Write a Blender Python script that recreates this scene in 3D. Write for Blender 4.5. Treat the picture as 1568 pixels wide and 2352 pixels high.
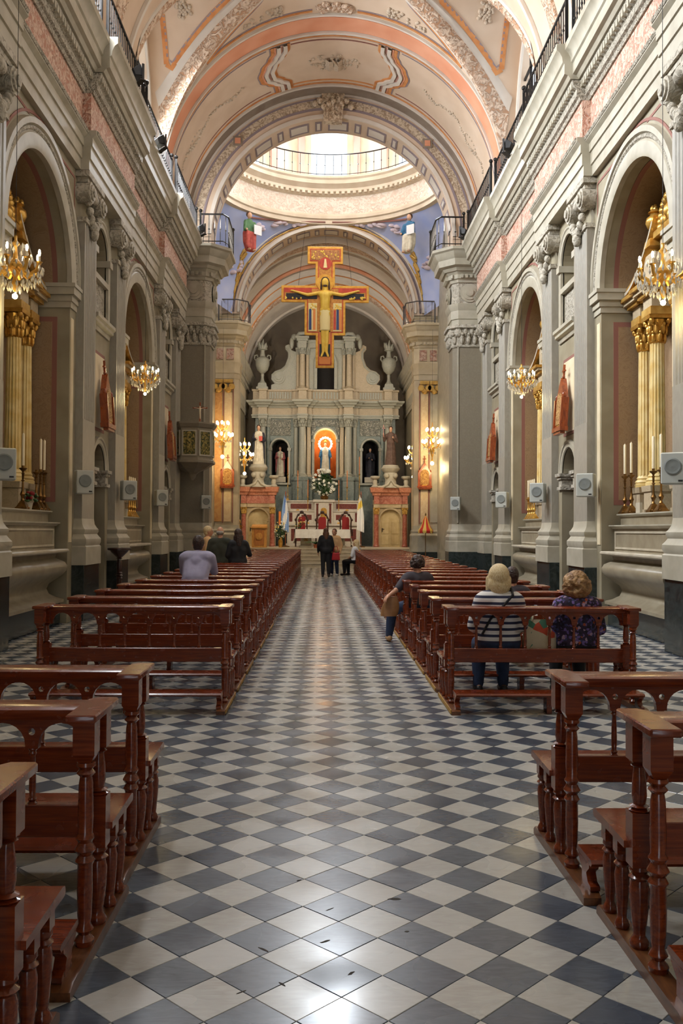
import bpy, bmesh, math, random
from mathutils import Vector, Matrix
PI = math.pi
random.seed(7)
SC = bpy.context.scene
COL = SC.collection
for _o in list(bpy.data.objects):
    bpy.data.objects.remove(_o)

# ------------------------------------------------------------------ camera
# church axis is x = 0, the nave runs along +y, the floor is z = 0; metres
CAMX, CAMH = -0.195, 1.5037
_pit, _yaw, _rol = 0.02103, 0.0193, 0.00514
def _cam_matrix():
    cy, sy, cp, sp, cr, sr = math.cos(_yaw), math.sin(_yaw), math.cos(_pit), math.sin(_pit), math.cos(_rol), math.sin(_rol)
    A = Matrix(((cy, -sy, 0), (0, 0, 1), (sy, cy, 0)))
    B = Matrix(((1, 0, 0), (0, cp, -sp), (0, sp, cp)))
    C = Matrix(((1, 0, 0), (0, -1, 0), (0, 0, 1)))
    D = Matrix(((cr, -sr, 0), (sr, cr, 0), (0, 0, 1)))
    M = D @ C @ B @ A
    R = Matrix((M[0], -M[1], -M[2])).transposed()
    m = R.to_4x4(); m.translation = (CAMX, 0, CAMH)
    return m
cd = bpy.data.cameras.new('camera'); cam = bpy.data.objects.new('camera', cd); COL.objects.link(cam)
cam.matrix_world = _cam_matrix()
cd.sensor_fit = 'VERTICAL'; cd.sensor_height = 36.0; cd.lens = 2074.0/2352.0*36.0
cd.clip_start = 0.05; cd.clip_end = 300
SC.camera = cam

# ------------------------------------------------------------------ world, daylight, exposure
SC.view_settings.view_transform = 'Standard'; SC.view_settings.look = 'None'
SC.view_settings.gamma = 1.0; SC.view_settings.use_curve_mapping = False
SC.view_settings.exposure = -0.6
SC.cycles.use_denoising = True
SC.cycles.max_bounces = 6; SC.cycles.diffuse_bounces = 3; SC.cycles.glossy_bounces = 2; SC.cycles.transmission_bounces = 3; SC.cycles.transparent_max_bounces = 4
SC.cycles.use_adaptive_sampling = True; SC.cycles.adaptive_threshold = 0.1; SC.cycles.adaptive_min_samples = 12
SC.cycles.caustics_reflective = False; SC.cycles.caustics_refractive = False
SC.cycles.sample_clamp_indirect = 6.0
W = bpy.data.worlds.new('world'); SC.world = W; W.use_nodes = True
_bg = W.node_tree.nodes['Background']; _bg.inputs[0].default_value = (0.80, 0.90, 1.0, 1); _bg.inputs[1].default_value = 3.0

def area(name, loc, target, sx, sy, power, col=(1, 1, 1), spread=PI):
    l = bpy.data.lights.new(name, 'AREA'); l.shape = 'RECTANGLE'; l.size = sx; l.size_y = sy
    l.energy = power; l.color = col; l.spread = spread
    o = bpy.data.objects.new(name, l); COL.objects.link(o); o.location = loc
    d = Vector(target) - Vector(loc); o.rotation_euler = d.to_track_quat('-Z', 'Y').to_euler()
    return o
DAY = (0.92, 0.96, 1.0)
CRX, CRY = 0.0, 31.15            # centre of the crossing, below the dome
# drum windows round the dome; the one opposite the nave is in view and takes the sun side
for k in range(8):
    a = PI/2 + k*PI/4
    area('daylight_drum_window', (CRX+4.12*math.cos(a), CRY+4.12*math.sin(a), 16.65), (CRX, CRY, 16.3), 1.36, 2.3, 1150 if k == 0 else 140, (.84, .92, 1.0))
# lunette windows over the side arches; the left ones face the bright side of the sky
for yc, pw_ in ((6.25, 800), (13.15, 1500), (20.03, 1500)):
    area('daylight_lunette_window', (-4.46, yc, 11.5), (0, yc, 8.0), 2.4, 2.4, pw_, DAY, 2.6)
    area('daylight_lunette_window', (4.46, yc, 11.5), (0, yc, 8.0), 2.0, 2.4, 10, DAY, 2.5)
area('daylight_side_window', (-4.0, 24.5, 10.35), (0, 24.6, 10.0), 1.5, 1.2, 110, DAY)
# unseen fill lights added to brighten the chancel vault, behind the chancel piers
for s_ in (-1, 1):
    area('chancel_fill_light', (s_*3.95-.12, 41.5, 10.4), (-.12, 43.0, 9.6), 1.8, 1.6, 170, DAY)
# the open street door and the choir window in the entrance wall
area('daylight_choir_window', (0, -4.6, 9.8), (0, 14, 3.0), 3.4, 4.4, 35, DAY)
area('daylight_street_door', (0, -4.6, 2.0), (0, 8, 0.6), 2.6, 3.9, 30, DAY)

# ------------------------------------------------------------------ mesh helpers
class MB:
    def __init__(self):
        self.v = []; self.f = []; self.m = []; self.cm = 0
    def add(self, vs, fs):
        b = len(self.v); self.v += [tuple(p) for p in vs]
        for q in fs:
            self.f.append(tuple(b+i for i in q)); self.m.append(self.cm)
        return self
    def box(self, x0, x1, y0, y1, z0, z1):
        if x0 > x1: x0, x1 = x1, x0
        if y0 > y1: y0, y1 = y1, y0
        if z0 > z1: z0, z1 = z1, z0
        return self.add([(x0,y0,z0),(x1,y0,z0),(x1,y1,z0),(x0,y1,z0),(x0,y0,z1),(x1,y0,z1),(x1,y1,z1),(x0,y1,z1)],
                        [(3,2,1,0),(4,5,6,7),(0,1,5,4),(1,2,6,5),(2,3,7,6),(3,0,4,7)])
    def frustum(self, cx, cy, z0, z1, w0, d0, w1, d1):
        v = []
        for z, w, d in ((z0,w0,d0),(z1,w1,d1)):
            v += [(cx-w,cy-d,z),(cx+w,cy-d,z),(cx+w,cy+d,z),(cx-w,cy+d,z)]
        return self.add(v, [(3,2,1,0),(4,5,6,7),(0,1,5,4),(1,2,6,5),(2,3,7,6),(3,0,4,7)])
    def lathe(self, prof, cx=0, cy=0, n=16, a0=0.0, a1=2*PI, zoff=0, sq=None, caps=True):
        full = abs(a1-a0) > 2*PI-1e-4
        k = n if full else n+1
        vs = []
        for r, z in prof:
            for i in range(k):
                a = a0+(a1-a0)*i/n
                vs.append((cx+r*math.cos(a), cy+r*math.sin(a)*(sq or 1), z+zoff))
        fs = []
        for j in range(len(prof)-1):
            for i in range(n):
                i2 = (i+1) % k
                fs.append((j*k+i, j*k+i2, (j+1)*k+i2, (j+1)*k+i))
        if full and caps:
            if prof[0][0] > 1e-4: fs.append(tuple(reversed(range(k))))
            if prof[-1][0] > 1e-4: fs.append(tuple((len(prof)-1)*k+i for i in range(k)))
        return self.add(vs, fs)
    def prism(self, poly, axis, a, b, caps=True):
        """poly in the two other axes, in (x,y),(x,z) or (y,z) order"""
        n = len(poly); vs = []
        for t in (a, b):
            for p, q in poly:
                vs.append((t,p,q) if axis == 'x' else (p,t,q) if axis == 'y' else (p,q,t))
        fs = [(i, (i+1) % n, n+(i+1) % n, n+i) for i in range(n)]
        if caps: fs += [tuple(reversed(range(n))), tuple(range(n, 2*n))]
        return self.add(vs, fs)
    def strip(self, rows, close=False):
        """rows: list of equal-length point lists -> quads"""
        n = len(rows[0]); vs = [p for r in rows for p in r]; fs = []
        for j in range(len(rows)-1):
            for i in range(n if close else n-1):
                i2 = (i+1) % n
                fs.append((j*n+i, j*n+i2, (j+1)*n+i2, (j+1)*n+i))
        return self.add(vs, fs)
    def tube(self, pts, r, n=8, cap=True):
        pts = [Vector(p) for p in pts]; rr = r if isinstance(r, (list, tuple)) else [r]*len(pts)
        rows = []; up = None
        for i, p in enumerate(pts):
            t = (pts[min(i+1, len(pts)-1)]-pts[max(i-1, 0)]).normalized()
            if up is None:
                up = Vector((0,0,1)) if abs(t.z) < .9 else Vector((1,0,0))
            u = t.cross(up).normalized(); w = u.cross(t).normalized(); up = w
            rows.append([p+rr[i]*(math.cos(2*PI*k/n)*u+math.sin(2*PI*k/n)*w) for k in range(n)])
        b = len(self.v); self.strip(rows, True)
        if cap:
            self.f.append(tuple(b+k for k in range(n))); self.m.append(self.cm)
            self.f.append(tuple(b+(len(rows)-1)*n+k for k in reversed(range(n)))); self.m.append(self.cm)
        return self
    def ell(self, c, r, n=12, m=8):
        if not isinstance(r, (list, tuple)): r = (r, r, r)
        rows = []
        for j in range(m+1):
            t = -PI/2+PI*j/m
            ct = max(math.cos(t), 1e-3)
            rows.append([(c[0]+r[0]*ct*math.cos(2*PI*i/n), c[1]+r[1]*ct*math.sin(2*PI*i/n), c[2]+r[2]*math.sin(t)) for i in range(n)])
        return self.strip(rows, True)
    def arc(self, prof, cx, cz, a0, a1, n, plane='xz', flip=1, close=True):
        """sweep profile [(radius, depth)] round (cx,cz); plane 'xz': depth is y; 'yz': depth is x"""
        rows = []
        for i in range(n+1):
            a = a0+(a1-a0)*i/n; c, s = math.cos(a), math.sin(a); row = []
            for r, d in prof:
                row.append((cx+r*c, d, cz+r*s) if plane == 'xz' else (d, cx+r*c, cz+r*s))
            rows.append(row)
        return self.strip(rows, close)
    def build(self, name, mats, parent=None, label=None, cat=None, group=None, kind=None, smooth=35, bevel=0, loc=None, recalc=True):
        me = bpy.data.meshes.new(name); me.from_pydata(self.v, [], self.f)
        mats = mats if isinstance(mats, (list, tuple)) else [mats]
        for m in mats: me.materials.append(MT[m] if isinstance(m, str) else m)
        if len(mats) > 1: me.polygons.foreach_set('material_index', self.m)
        bm = bmesh.new(); bm.from_mesh(me)
        if recalc: bmesh.ops.recalc_face_normals(bm, faces=bm.faces)
        if bevel:
            bmesh.ops.bevel(bm, geom=[e for e in bm.edges if len(e.link_faces) == 2 and e.calc_face_angle(0) > .6], offset=bevel, segments=1, affect='EDGES', clamp_overlap=True)
        bm.to_mesh(me); bm.free()
        if smooth:
            me.polygons.foreach_set('use_smooth', [True]*len(me.polygons))
            me.set_sharp_from_angle(angle=math.radians(smooth))
        o = bpy.data.objects.new(name, me); COL.objects.link(o)
        if parent: o.parent = parent
        if loc: o.location = loc
        tag(o, label, cat, group, kind)
        return o
def tag(o, label=None, cat=None, group=None, kind=None):
    if label: o['label'] = label
    if cat: o['category'] = cat
    if group: o['group'] = group
    if kind: o['kind'] = kind
    return o
def thing(name, label, cat, loc=(0,0,0), rz=0, group=None, kind=None):
    o = bpy.data.objects.new(name, None); COL.objects.link(o); o.location = loc; o.rotation_euler = (0,0,rz); o.empty_display_size = .1
    return tag(o, label, cat, group, kind)
def link_copy(o, parent):
    c = o.copy(); COL.objects.link(c); c.parent = parent; return c
def dup(root, loc=None, rz=None, label=None, group=None, scale=None):
    r = root.copy(); COL.objects.link(r)
    if loc is not None: r.location = loc
    if rz is not None: r.rotation_euler = (0,0,rz)
    if scale is not None: r.scale = scale
    if label: r['label'] = label
    if group: r['group'] = group
    for ch in list(root.children):
        c = link_copy(ch, r)
        for g in list(ch.children): link_copy(g, c)
    return r
def inst(src, parent, loc=(0,0,0), rz=0, scale=None):
    """another object on the same mesh"""
    o = bpy.data.objects.new(src.name.split('.')[0], src.data); COL.objects.link(o); o.parent = parent
    o.location = loc; o.rotation_euler = (0,0,rz)
    if scale: o.scale = scale
    return o
def arcpts(cx, cy, r, a0, a1, n, ry=None):
    return [(cx+r*math.cos(a0+(a1-a0)*i/n), cy+(ry or r)*math.sin(a0+(a1-a0)*i/n)) for i in range(n+1)]
def ordinal(n):
    return ['first','second','third','fourth','fifth','sixth','seventh','eighth','ninth','tenth','eleventh','twelfth','thirteenth','fourteenth','fifteenth','sixteenth','seventeenth','eighteenth','nineteenth','twentieth','twenty-first','twenty-second','twenty-third','twenty-fourth','twenty-fifth','twenty-sixth','twenty-seventh','twenty-eighth'][n-1]

# bodies: a union of tapered capsules and ellipsoids melted into one skin
MELT = []
def melt_all():
    """turn the voxel skins into plain meshes, all in one evaluation"""
    dg = bpy.context.evaluated_depsgraph_get()
    new = [(o, bpy.data.meshes.new_from_object(o.evaluated_get(dg))) for o in MELT]
    for o, me in new:
        o.modifiers.clear(); old = o.data; o.data = me; bpy.data.meshes.remove(old)
        me.polygons.foreach_set('use_smooth', [True]*len(me.polygons))
def body_mesh(name, prims, mats, voxel=0.014, parent=None, smooth_it=4, label=None, cat=None, **kw):
    b = MB()
    for p in prims:
        if p[0] == 'cap':
            _, p0, r0, p1, r1 = p
            p0, p1 = Vector(p0), Vector(p1); L = (p1-p0).length
            n = max(2, int(L/max(min(r0, r1), .004)/0.9)+1)
            n = min(n, 8)
            pts, rr = [], []
            d = (p1-p0).normalized() if L > 1e-6 else Vector((0,0,1))
            for t, q in ((-.98,.2),(-.8,.6),(-.45,.89)): pts.append(p0+d*r0*t); rr.append(r0*q)
            for i in range(n+1): pts.append(p0.lerp(p1, i/n)); rr.append(r0+(r1-r0)*i/n)
            for t, q in ((.45,.89),(.8,.6),(.98,.2)): pts.append(p1+d*r1*t); rr.append(r1*q)
            b.tube(pts, rr, 10)
        elif p[0] == 'ell':
            b.ell(p[1], p[2], 14, 10)
        elif p[0] == 'elr':
            e = MB(); e.ell((0,0,0), p[2], 14, 10); R = p[3].to_matrix() if hasattr(p[3], 'to_matrix') else p[3]
            b.add([Vector(p[1])+R @ Vector(q) for q in e.v], e.f)
        elif p[0] == 'box':
            b.box(*p[1])
        elif p[0] == 'loft':      # list of (centre, rx, ry, angle)
            rows = []
            for c, rx, ry in p[1]:
                rows.append([(c[0]+rx*math.cos(2*PI*i/16), c[1]+ry*math.sin(2*PI*i/16), c[2]) for i in range(16)])
            bb = len(b.v); b.strip(rows, True)
            b.f.append(tuple(bb+k for k in range(16))); b.m.append(0)
            b.f.append(tuple(bb+(len(rows)-1)*16+k for k in range(16))); b.m.append(0)
    o = b.build(name, mats, smooth=0)
    md = o.modifiers.new('r', 'REMESH'); md.mode = 'VOXEL'; md.voxel_size = voxel
    if smooth_it:
        ms = o.modifiers.new('s', 'SMOOTH'); ms.iterations = smooth_it; ms.factor = .5
    MELT.append(o)
    if parent: o.parent = parent
    tag(o, label, cat, **kw)
    return o
# ------------------------------------------------------------------ materials
MT = {}
def _nt(name):
    m = bpy.data.materials.new(name); m.use_nodes = True; MT[name] = m
    nt = m.node_tree; b = nt.nodes['Principled BSDF']
    return m, nt, b, nt.nodes.new, nt.links.new
def srgb(r, g, b):
    f = lambda c: (c/255/12.92 if c/255 <= .04045 else ((c/255+.055)/1.055)**2.4)
    return (f(r), f(g), f(b), 1)
def ramp(N, stops, interp='LINEAR'):
    r = N('ShaderNodeValToRGB'); r.color_ramp.interpolation = interp
    e = r.color_ramp.elements
    while len(e) < len(stops): e.new(.5)
    for x, (p, c) in zip(e, stops): x.position = p; x.color = c
    return r
def plain(name, c1, c2=None, scale=6, rough=.6, metal=0, bump=0, bscale=None, spec=.5, coat=0, detail=2, space='pos', lo=.35, hi=.65, stretch=None, sub=0):
    m, nt, b, N, L = _nt(name)
    b.inputs['Base Color'].default_value = c1; b.inputs['Roughness'].default_value = rough; b.inputs['Metallic'].default_value = metal
    b.inputs['Specular IOR Level'].default_value = spec; b.inputs['Coat Weight'].default_value = coat; b.inputs['Coat Roughness'].default_value = .15
    if c2 is None and not bump: return m
    if space == 'pos':
        g = N('ShaderNodeNewGeometry'); src = g.outputs['Position']
    else:
        g = N('ShaderNodeTexCoord'); src = g.outputs['Object']
    if stretch:
        mp = N('ShaderNodeMapping'); mp.inputs['Scale'].default_value = stretch; L(src, mp.inputs['Vector']); src = mp.outputs[0]
    if c2 is not None:
        n = N('ShaderNodeTexNoise'); n.inputs['Scale'].default_value = scale; n.inputs['Detail'].default_value = detail; L(src, n.inputs['Vector'])
        r = ramp(N, [(lo, c1), (hi, c2)]); L(n.outputs['Fac'], r.inputs[0]); L(r.outputs[0], b.inputs['Base Color'])
    if bump:
        n2 = N('ShaderNodeTexNoise'); n2.inputs['Scale'].default_value = bscale or scale*3; n2.inputs['Detail'].default_value = 1.5; L(src, n2.inputs['Vector'])
        bp = N('ShaderNodeBump'); bp.inputs['Strength'].default_value = bump; bp.inputs['Distance'].default_value = .02
        L(n2.outputs['Fac'], bp.inputs['Height']); L(bp.outputs[0], b.inputs['Normal'])
    return m
def marble(name, base, vein, mid=None, scale=1.6, rough=.4, dist=6.0, w=.06, spec=.5, stretch=None, coat=0):
    m, nt, b, N, L = _nt(name)
    vein = tuple(base[i]*.55+vein[i]*.45 for i in range(3))+(1,)
    g = N('ShaderNodeNewGeometry'); src = g.outputs['Position']
    if stretch:
        mp = N('ShaderNodeMapping'); mp.inputs['Scale'].default_value = stretch; L(src, mp.inputs['Vector']); src = mp.outputs[0]
    n = N('ShaderNodeTexNoise'); n.inputs['Scale'].default_value = scale; n.inputs['Detail'].default_value = 4; n.inputs['Distortion'].default_value = dist*.25; L(src, n.inputs['Vector'])
    r = ramp(N, [(.3, mid or base), (.5-w, base), (.5, vein), (.5+w, base), (.75, mid or base)]); L(n.outputs['Fac'], r.inputs[0])
    L(r.outputs[0], b.inputs['Base Color'])
    b.inputs['Roughness'].default_value = rough; b.inputs['Specular IOR Level'].default_value = spec; b.inputs['Coat Weight'].default_value = coat
    return m
def relief(name, base, high, scale=9, depth=.03, rough=.7, metal=0, stretch=None, strength=1.0):
    """carved foliage: swirling voronoi-like ridges with bump and a darker base colour in the hollows"""
    m, nt, b, N, L = _nt(name)
    g = N('ShaderNodeNewGeometry'); src = g.outputs['Position']
    if stretch:
        mp = N('ShaderNodeMapping'); mp.inputs['Scale'].default_value = stretch; L(src, mp.inputs['Vector']); src = mp.outputs[0]
    n = N('ShaderNodeTexNoise'); n.inputs['Scale'].default_value = scale; n.inputs['Detail'].default_value = 2.5; n.inputs['Distortion'].default_value = 1.6; L(src, n.inputs['Vector'])
    r = ramp(N, [(.38, base), (.56, high)]); L(n.outputs['Fac'], r.inputs[0]); L(r.outputs[0], b.inputs['Base Color'])
    bp = N('ShaderNodeBump'); bp.inputs['Strength'].default_value = strength; bp.inputs['Distance'].default_value = depth
    r2 = ramp(N, [(.4, (0,0,0,1)), (.58, (1,1,1,1))]); L(n.outputs['Fac'], r2.inputs[0]); L(r2.outputs[0], bp.inputs['Height']); L(bp.outputs[0], b.inputs['Normal'])
    b.inputs['Roughness'].default_value = rough; b.inputs['Metallic'].default_value = metal
    return m
def glow(name, col, strength):
    m, nt, b, N, L = _nt(name)
    b.inputs['Base Color'].default_value = col; b.inputs['Emission Color'].default_value = col; b.inputs['Emission Strength'].default_value = strength
    return m
def wood(name, c1, c2, rough=.28, coat=.5, stretch=(3, 22, 22), scale=2.2):
    m, nt, b, N, L = _nt(name)
    t = N('ShaderNodeTexCoord'); oi = N('ShaderNodeObjectInfo')
    mp = N('ShaderNodeMapping'); mp.inputs['Scale'].default_value = stretch; L(t.outputs['Object'], mp.inputs['Vector'])
    va = N('ShaderNodeVectorMath'); va.operation = 'ADD'
    L(mp.outputs[0], va.inputs[0])
    mu = N('ShaderNodeMath'); mu.operation = 'MULTIPLY'; mu.inputs[1].default_value = 37.0; L(oi.outputs['Random'], mu.inputs[0]); L(mu.outputs[0], va.inputs[1])
    n = N('ShaderNodeTexNoise'); n.inputs['Scale'].default_value = scale; n.inputs['Detail'].default_value = 3; n.inputs['Distortion'].default_value = .6; L(va.outputs[0], n.inputs['Vector'])
    r = ramp(N, [(.32, c1), (.68, c2)]); L(n.outputs['Fac'], r.inputs[0]); L(r.outputs[0], b.inputs['Base Color'])
    n3 = N('ShaderNodeTexNoise'); n3.inputs['Scale'].default_value = 14; L(t.outputs['Object'], n3.inputs['Vector'])
    r3 = ramp(N, [(.3, (rough-.03,)*3+(1,)), (.75, (rough+.06,)*3+(1,))]); L(n3.outputs['Fac'], r3.inputs[0]); L(r3.outputs[0], b.inputs['Roughness'])
    b.inputs['Coat Weight'].default_value = coat; b.inputs['Coat Roughness'].default_value = .12
    return m

plain('wall_stone', srgb(156,146,122), srgb(142,131,107), 2.5, .55, bump=.05, bscale=9)
plain('trim_stone', srgb(182,175,157), srgb(168,160,141), 4, .5, bump=.04)
marble('shaft_marble', srgb(158,152,139), srgb(140,133,120), srgb(150,143,130), 3.2, .42, w=.12, stretch=(1,1,.5))
marble('pier_marble', srgb(140,130,112), srgb(122,111,94), srgb(132,122,104), 7.0, .4, w=.15)
marble('plinth_marble', srgb(42,48,46), srgb(64,72,70), srgb(30,35,34), 3.5, .22)
plain('black_gap', srgb(14,13,12), rough=.9)
relief('frieze_pink', srgb(186,132,110), srgb(216,184,164), 9, .03, strength=.7)
relief('leaf_mould', srgb(128,120,104), srgb(186,178,162), 20, .02, strength=.6)
relief('capital_stone', srgb(150,142,126), srgb(188,180,164), 10, .02, strength=.5)
plain('pink_paint', srgb(206,160,146), rough=.7)
plain('rose_line', srgb(142,94,82), rough=.7)
plain('cream_panel', srgb(226,210,178), srgb(214,196,160), 3, .65)
marble('brown_marble_paint', srgb(158,130,98), srgb(118,88,60), srgb(146,116,84), 4.5, .6, w=.035)
marble('yellow_marble_paint', srgb(224,200,160), srgb(206,168,122), srgb(228,208,172), 2.4, .5)
marble('orange_marble_paint', srgb(198,146,88), srgb(168,112,62), srgb(206,160,104), 2.6, .5)
marble('red_marble', srgb(164,92,72), srgb(206,150,128), srgb(150,74,56), 4, .35)
plain('vault_cream', srgb(222,198,174), srgb(212,186,160), 1.4, .75)
plain('vault_white', srgb(226,216,204), srgb(216,204,190), 1.8, .75)
plain('salmon', srgb(236,170,136), srgb(226,152,116), 1.2, .75)
plain('ochre_paint', srgb(216,150,92), srgb(200,126,70), 5, .75)
plain('lilac_line', srgb(150,134,138), rough=.75)
relief('vault_ornament', srgb(196,150,116), srgb(232,206,182), 8, .03)
relief('arch_ornament', srgb(170,144,118), srgb(222,202,176), 9, .02, strength=.6)
plain('arch_dark', srgb(150,134,118), srgb(138,120,104), 3, .7)
plain('grisaille', srgb(192,172,150), srgb(210,192,170), 20, .75)
plain('sky_paint', srgb(178,194,244), srgb(208,214,246), 1.3, .7, lo=.3, hi=.7)
plain('cloud_paint', srgb(224,206,208), srgb(206,188,200), 6, .7)
plain('drum_cream', srgb(226,208,184), srgb(214,194,168), 2, .7)
relief('drum_relief', srgb(226,200,178), srgb(240,226,208), 6, .03, strength=.6)
plain('gold', srgb(226,180,92), srgb(196,142,60), 9, .32, metal=.6, bump=.1)
plain('gold_paint', srgb(226,186,104), srgb(200,150,70), 6, .35, metal=.35, bump=.08)
plain('old_brass', srgb(150,110,58), srgb(104,74,38), 12, .35, metal=.8)
plain('iron', srgb(34,31,30), rough=.5, metal=.4)
wood('pew_wood', srgb(98,36,14), srgb(132,56,22), .24, .3, (2.5, 40, 40))
wood('pew_runner', srgb(88,50,26), srgb(122,74,38), .35, .2, (22,3,22))
wood('dark_wood', srgb(44,24,16), srgb(66,36,24), .3, .4)
wood('frame_wood', srgb(120,52,26), srgb(170,84,40), .3, .4, (12,12,3))
wood('gold_wood', srgb(176,122,56), srgb(206,152,78), .4, .2, (12,12,3))
plain('altar_stone', srgb(154,143,121), srgb(140,128,106), 5, .4)
plain('slab_white', srgb(200,190,170), srgb(184,173,152), 5, .35)
plain('speaker_white', srgb(186,188,180), rough=.5)
plain('speaker_grill', srgb(130,134,130), rough=.6, bump=.3, bscale=300)
plain('black_plastic', srgb(22,22,23), rough=.5)
plain('wax', srgb(236,222,190), rough=.45)
plain('wax_orange', srgb(226,130,60), rough=.45)
glow('bulb_glow', (1, .80, .46, 1), 45)
glow('halo_bulb', (1, .84, .62, 1), 25)
plain('skin', srgb(206,154,124), srgb(196,142,112), 20, .5)
plain('white_cloth', srgb(240,238,234), srgb(230,227,222), 9, .8, bump=.1, bscale=30)
plain('red_velvet', srgb(140,22,24), rough=.7)
plain('leaf_green', srgb(44,78,38), srgb(70,104,54), 20, .5)
plain('flower_white', srgb(244,242,228), rough=.6)
plain('flower_yellow', srgb(236,214,130), rough=.6)
marble('retable_stone', srgb(176,174,158), srgb(140,142,128), srgb(166,162,144), 4, .45)
marble('retable_blue', srgb(132,142,134), srgb(104,114,108), srgb(146,150,140), 4, .45)
marble('retable_tan', srgb(196,178,148), srgb(160,142,112), srgb(186,166,136), 4, .45)
relief('retable_relief', srgb(126,128,118), srgb(196,192,176), 12, .04)
plain('chancel_back', srgb(118,106,90), srgb(104,92,78), 1.2, .8)
plain('door_cream', srgb(206,186,140), srgb(196,174,126), 5, .5)
m, nt, b, N, L = _nt('crystal'); b.inputs['Base Color'].default_value = (1, .96, .86, 1); b.inputs['Roughness'].default_value = .08; b.inputs['Transmission Weight'].default_value = .55; b.inputs['IOR'].default_value = 1.5

# floor tiles: each tile its own tone, picked by its cell in the diagonal lattice
def tile_mat(name, c1, c2, c3, rough):
    m, nt, b, N, L = _nt(name)
    g = N('ShaderNodeNewGeometry')
    mp = N('ShaderNodeMapping'); mp.vector_type = 'TEXTURE'
    mp.inputs['Location'].default_value = (TX0, TY0, 0); mp.inputs['Rotation'].default_value = (0, 0, PI/4); mp.inputs['Scale'].default_value = (.2, .2, 1)
    L(g.outputs['Position'], mp.inputs['Vector'])
    fl = N('ShaderNodeVectorMath'); fl.operation = 'FLOOR'; L(mp.outputs[0], fl.inputs[0])
    wn = N('ShaderNodeTexWhiteNoise'); wn.noise_dimensions = '2D'; L(fl.outputs[0], wn.inputs['Vector'])
    # grain turned and shifted per tile
    ad = N('ShaderNodeVectorMath'); ad.operation = 'MULTIPLY_ADD'; ad.inputs[1].default_value = (9, 9, 9); L(wn.outputs['Color'], ad.inputs[0]); L(g.outputs['Position'], ad.inputs[2])
    mq = N('ShaderNodeMapping'); mq.inputs['Scale'].default_value = (4, 14, 4); L(ad.outputs[0], mq.inputs['Vector'])
    n = N('ShaderNodeTexNoise'); n.inputs['Scale'].default_value = 2.4; n.inputs['Detail'].default_value = 4; n.inputs['Distortion'].default_value = 1.4; L(mq.outputs[0], n.inputs['Vector'])
    r = ramp(N, [(.3, c1), (.7, c2)]); L(n.outputs['Fac'], r.inputs[0])
    mx = N('ShaderNodeMix'); mx.data_type = 'RGBA'; mx.inputs[7].default_value = c3
    mm = N('ShaderNodeMath'); mm.operation = 'MULTIPLY'; mm.inputs[1].default_value = .6; L(wn.outputs['Value'], mm.inputs[0]); L(mm.outputs[0], mx.inputs[0])
    L(r.outputs[0], mx.inputs[6]); L(mx.outputs[2], b.inputs['Base Color'])
    n2 = N('ShaderNodeTexNoise'); n2.inputs['Scale'].default_value = 3.0; n2.inputs['Detail'].default_value = 1.5; L(g.outputs['Position'], n2.inputs['Vector'])
    r2 = ramp(N, [(.3, (rough-.06,)*3+(1,)), (.7, (rough+.08,)*3+(1,))]); L(n2.outputs['Fac'], r2.inputs[0]); L(r2.outputs[0], b.inputs['Roughness'])
    bp = N('ShaderNodeBump'); bp.inputs['Strength'].default_value = .08; bp.inputs['Distance'].default_value = .004; L(n2.outputs['Fac'], bp.inputs['Height']); L(bp.outputs[0], b.inputs['Normal'])
    b.inputs['Specular IOR Level'].default_value = .6
TX0, TY0 = 0.065+CAMX, 2.9445      # a lattice corner of the tiling
tile_mat('tile_light', srgb(182,179,171), srgb(166,161,151), srgb(192,189,183), .24)
tile_mat('tile_dark', srgb(70,77,87), srgb(92,99,108), srgb(58,66,80), .24)
plain('grout', srgb(52,44,38), rough=.8)
plain('teal_cloth', srgb(40,110,130), srgb(30,84,108), 5, .8)
plain('gold_col', srgb(238,216,158), srgb(222,190,118), 5, .45)
relief('station_relief', srgb(150,96,48), srgb(214,170,104), 22, .02, metal=.2)
relief('pulpit_relief', srgb(70,80,48), srgb(170,150,80), 12, .04)
plain('flood_glass', srgb(150,176,190), rough=.1)
plain('robe_white', srgb(228,218,196), srgb(206,194,168), 8, .7)
plain('robe_black', srgb(30,30,38), srgb(44,44,56), 8, .7)
plain('robe_brown', srgb(84,62,52), srgb(104,80,68), 8, .7)
plain('robe_blue', srgb(40,110,150), srgb(30,84,124), 8, .6)
plain('robe_green', srgb(90,128,84), srgb(70,108,68), 8, .7)
plain('robe_red', srgb(196,92,78), srgb(170,70,60), 8, .7)
plain('robe_rose', srgb(190,110,110), srgb(170,90,92), 8, .7)
plain('statue_skin', srgb(216,168,136), rough=.5)
plain('statue_hair', srgb(70,46,32), rough=.7)
plain('icon_gold', srgb(232,178,72), srgb(214,150,44), 8, .45, metal=.15)
plain('icon_red', srgb(206,74,44), srgb(184,56,36), 8, .5)
plain('icon_black', srgb(28,24,26), rough=.5)
plain('icon_flesh', srgb(238,200,84), srgb(226,182,66), 6, .5)
plain('icon_cream', srgb(236,214,150), rough=.5)
plain('icon_blue', srgb(44,64,110), rough=.5)
plain('icon_orange', srgb(230,140,66), rough=.5)
plain('icon_green', srgb(90,130,80), rough=.5)
plain('flag_blue', srgb(132,166,220), rough=.8)
plain('flag_yellow', srgb(236,206,90), rough=.8)
plain('flag_white', srgb(236,236,236), rough=.8)
plain('umbrella_red', srgb(206,48,40), rough=.6)
plain('umbrella_yellow', srgb(232,196,96), rough=.6)
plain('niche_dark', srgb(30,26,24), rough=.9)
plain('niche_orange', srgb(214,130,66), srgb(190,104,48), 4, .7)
marble('altar_white', srgb(214,206,192), srgb(178,168,152), srgb(206,196,180), 4, .35)
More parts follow.
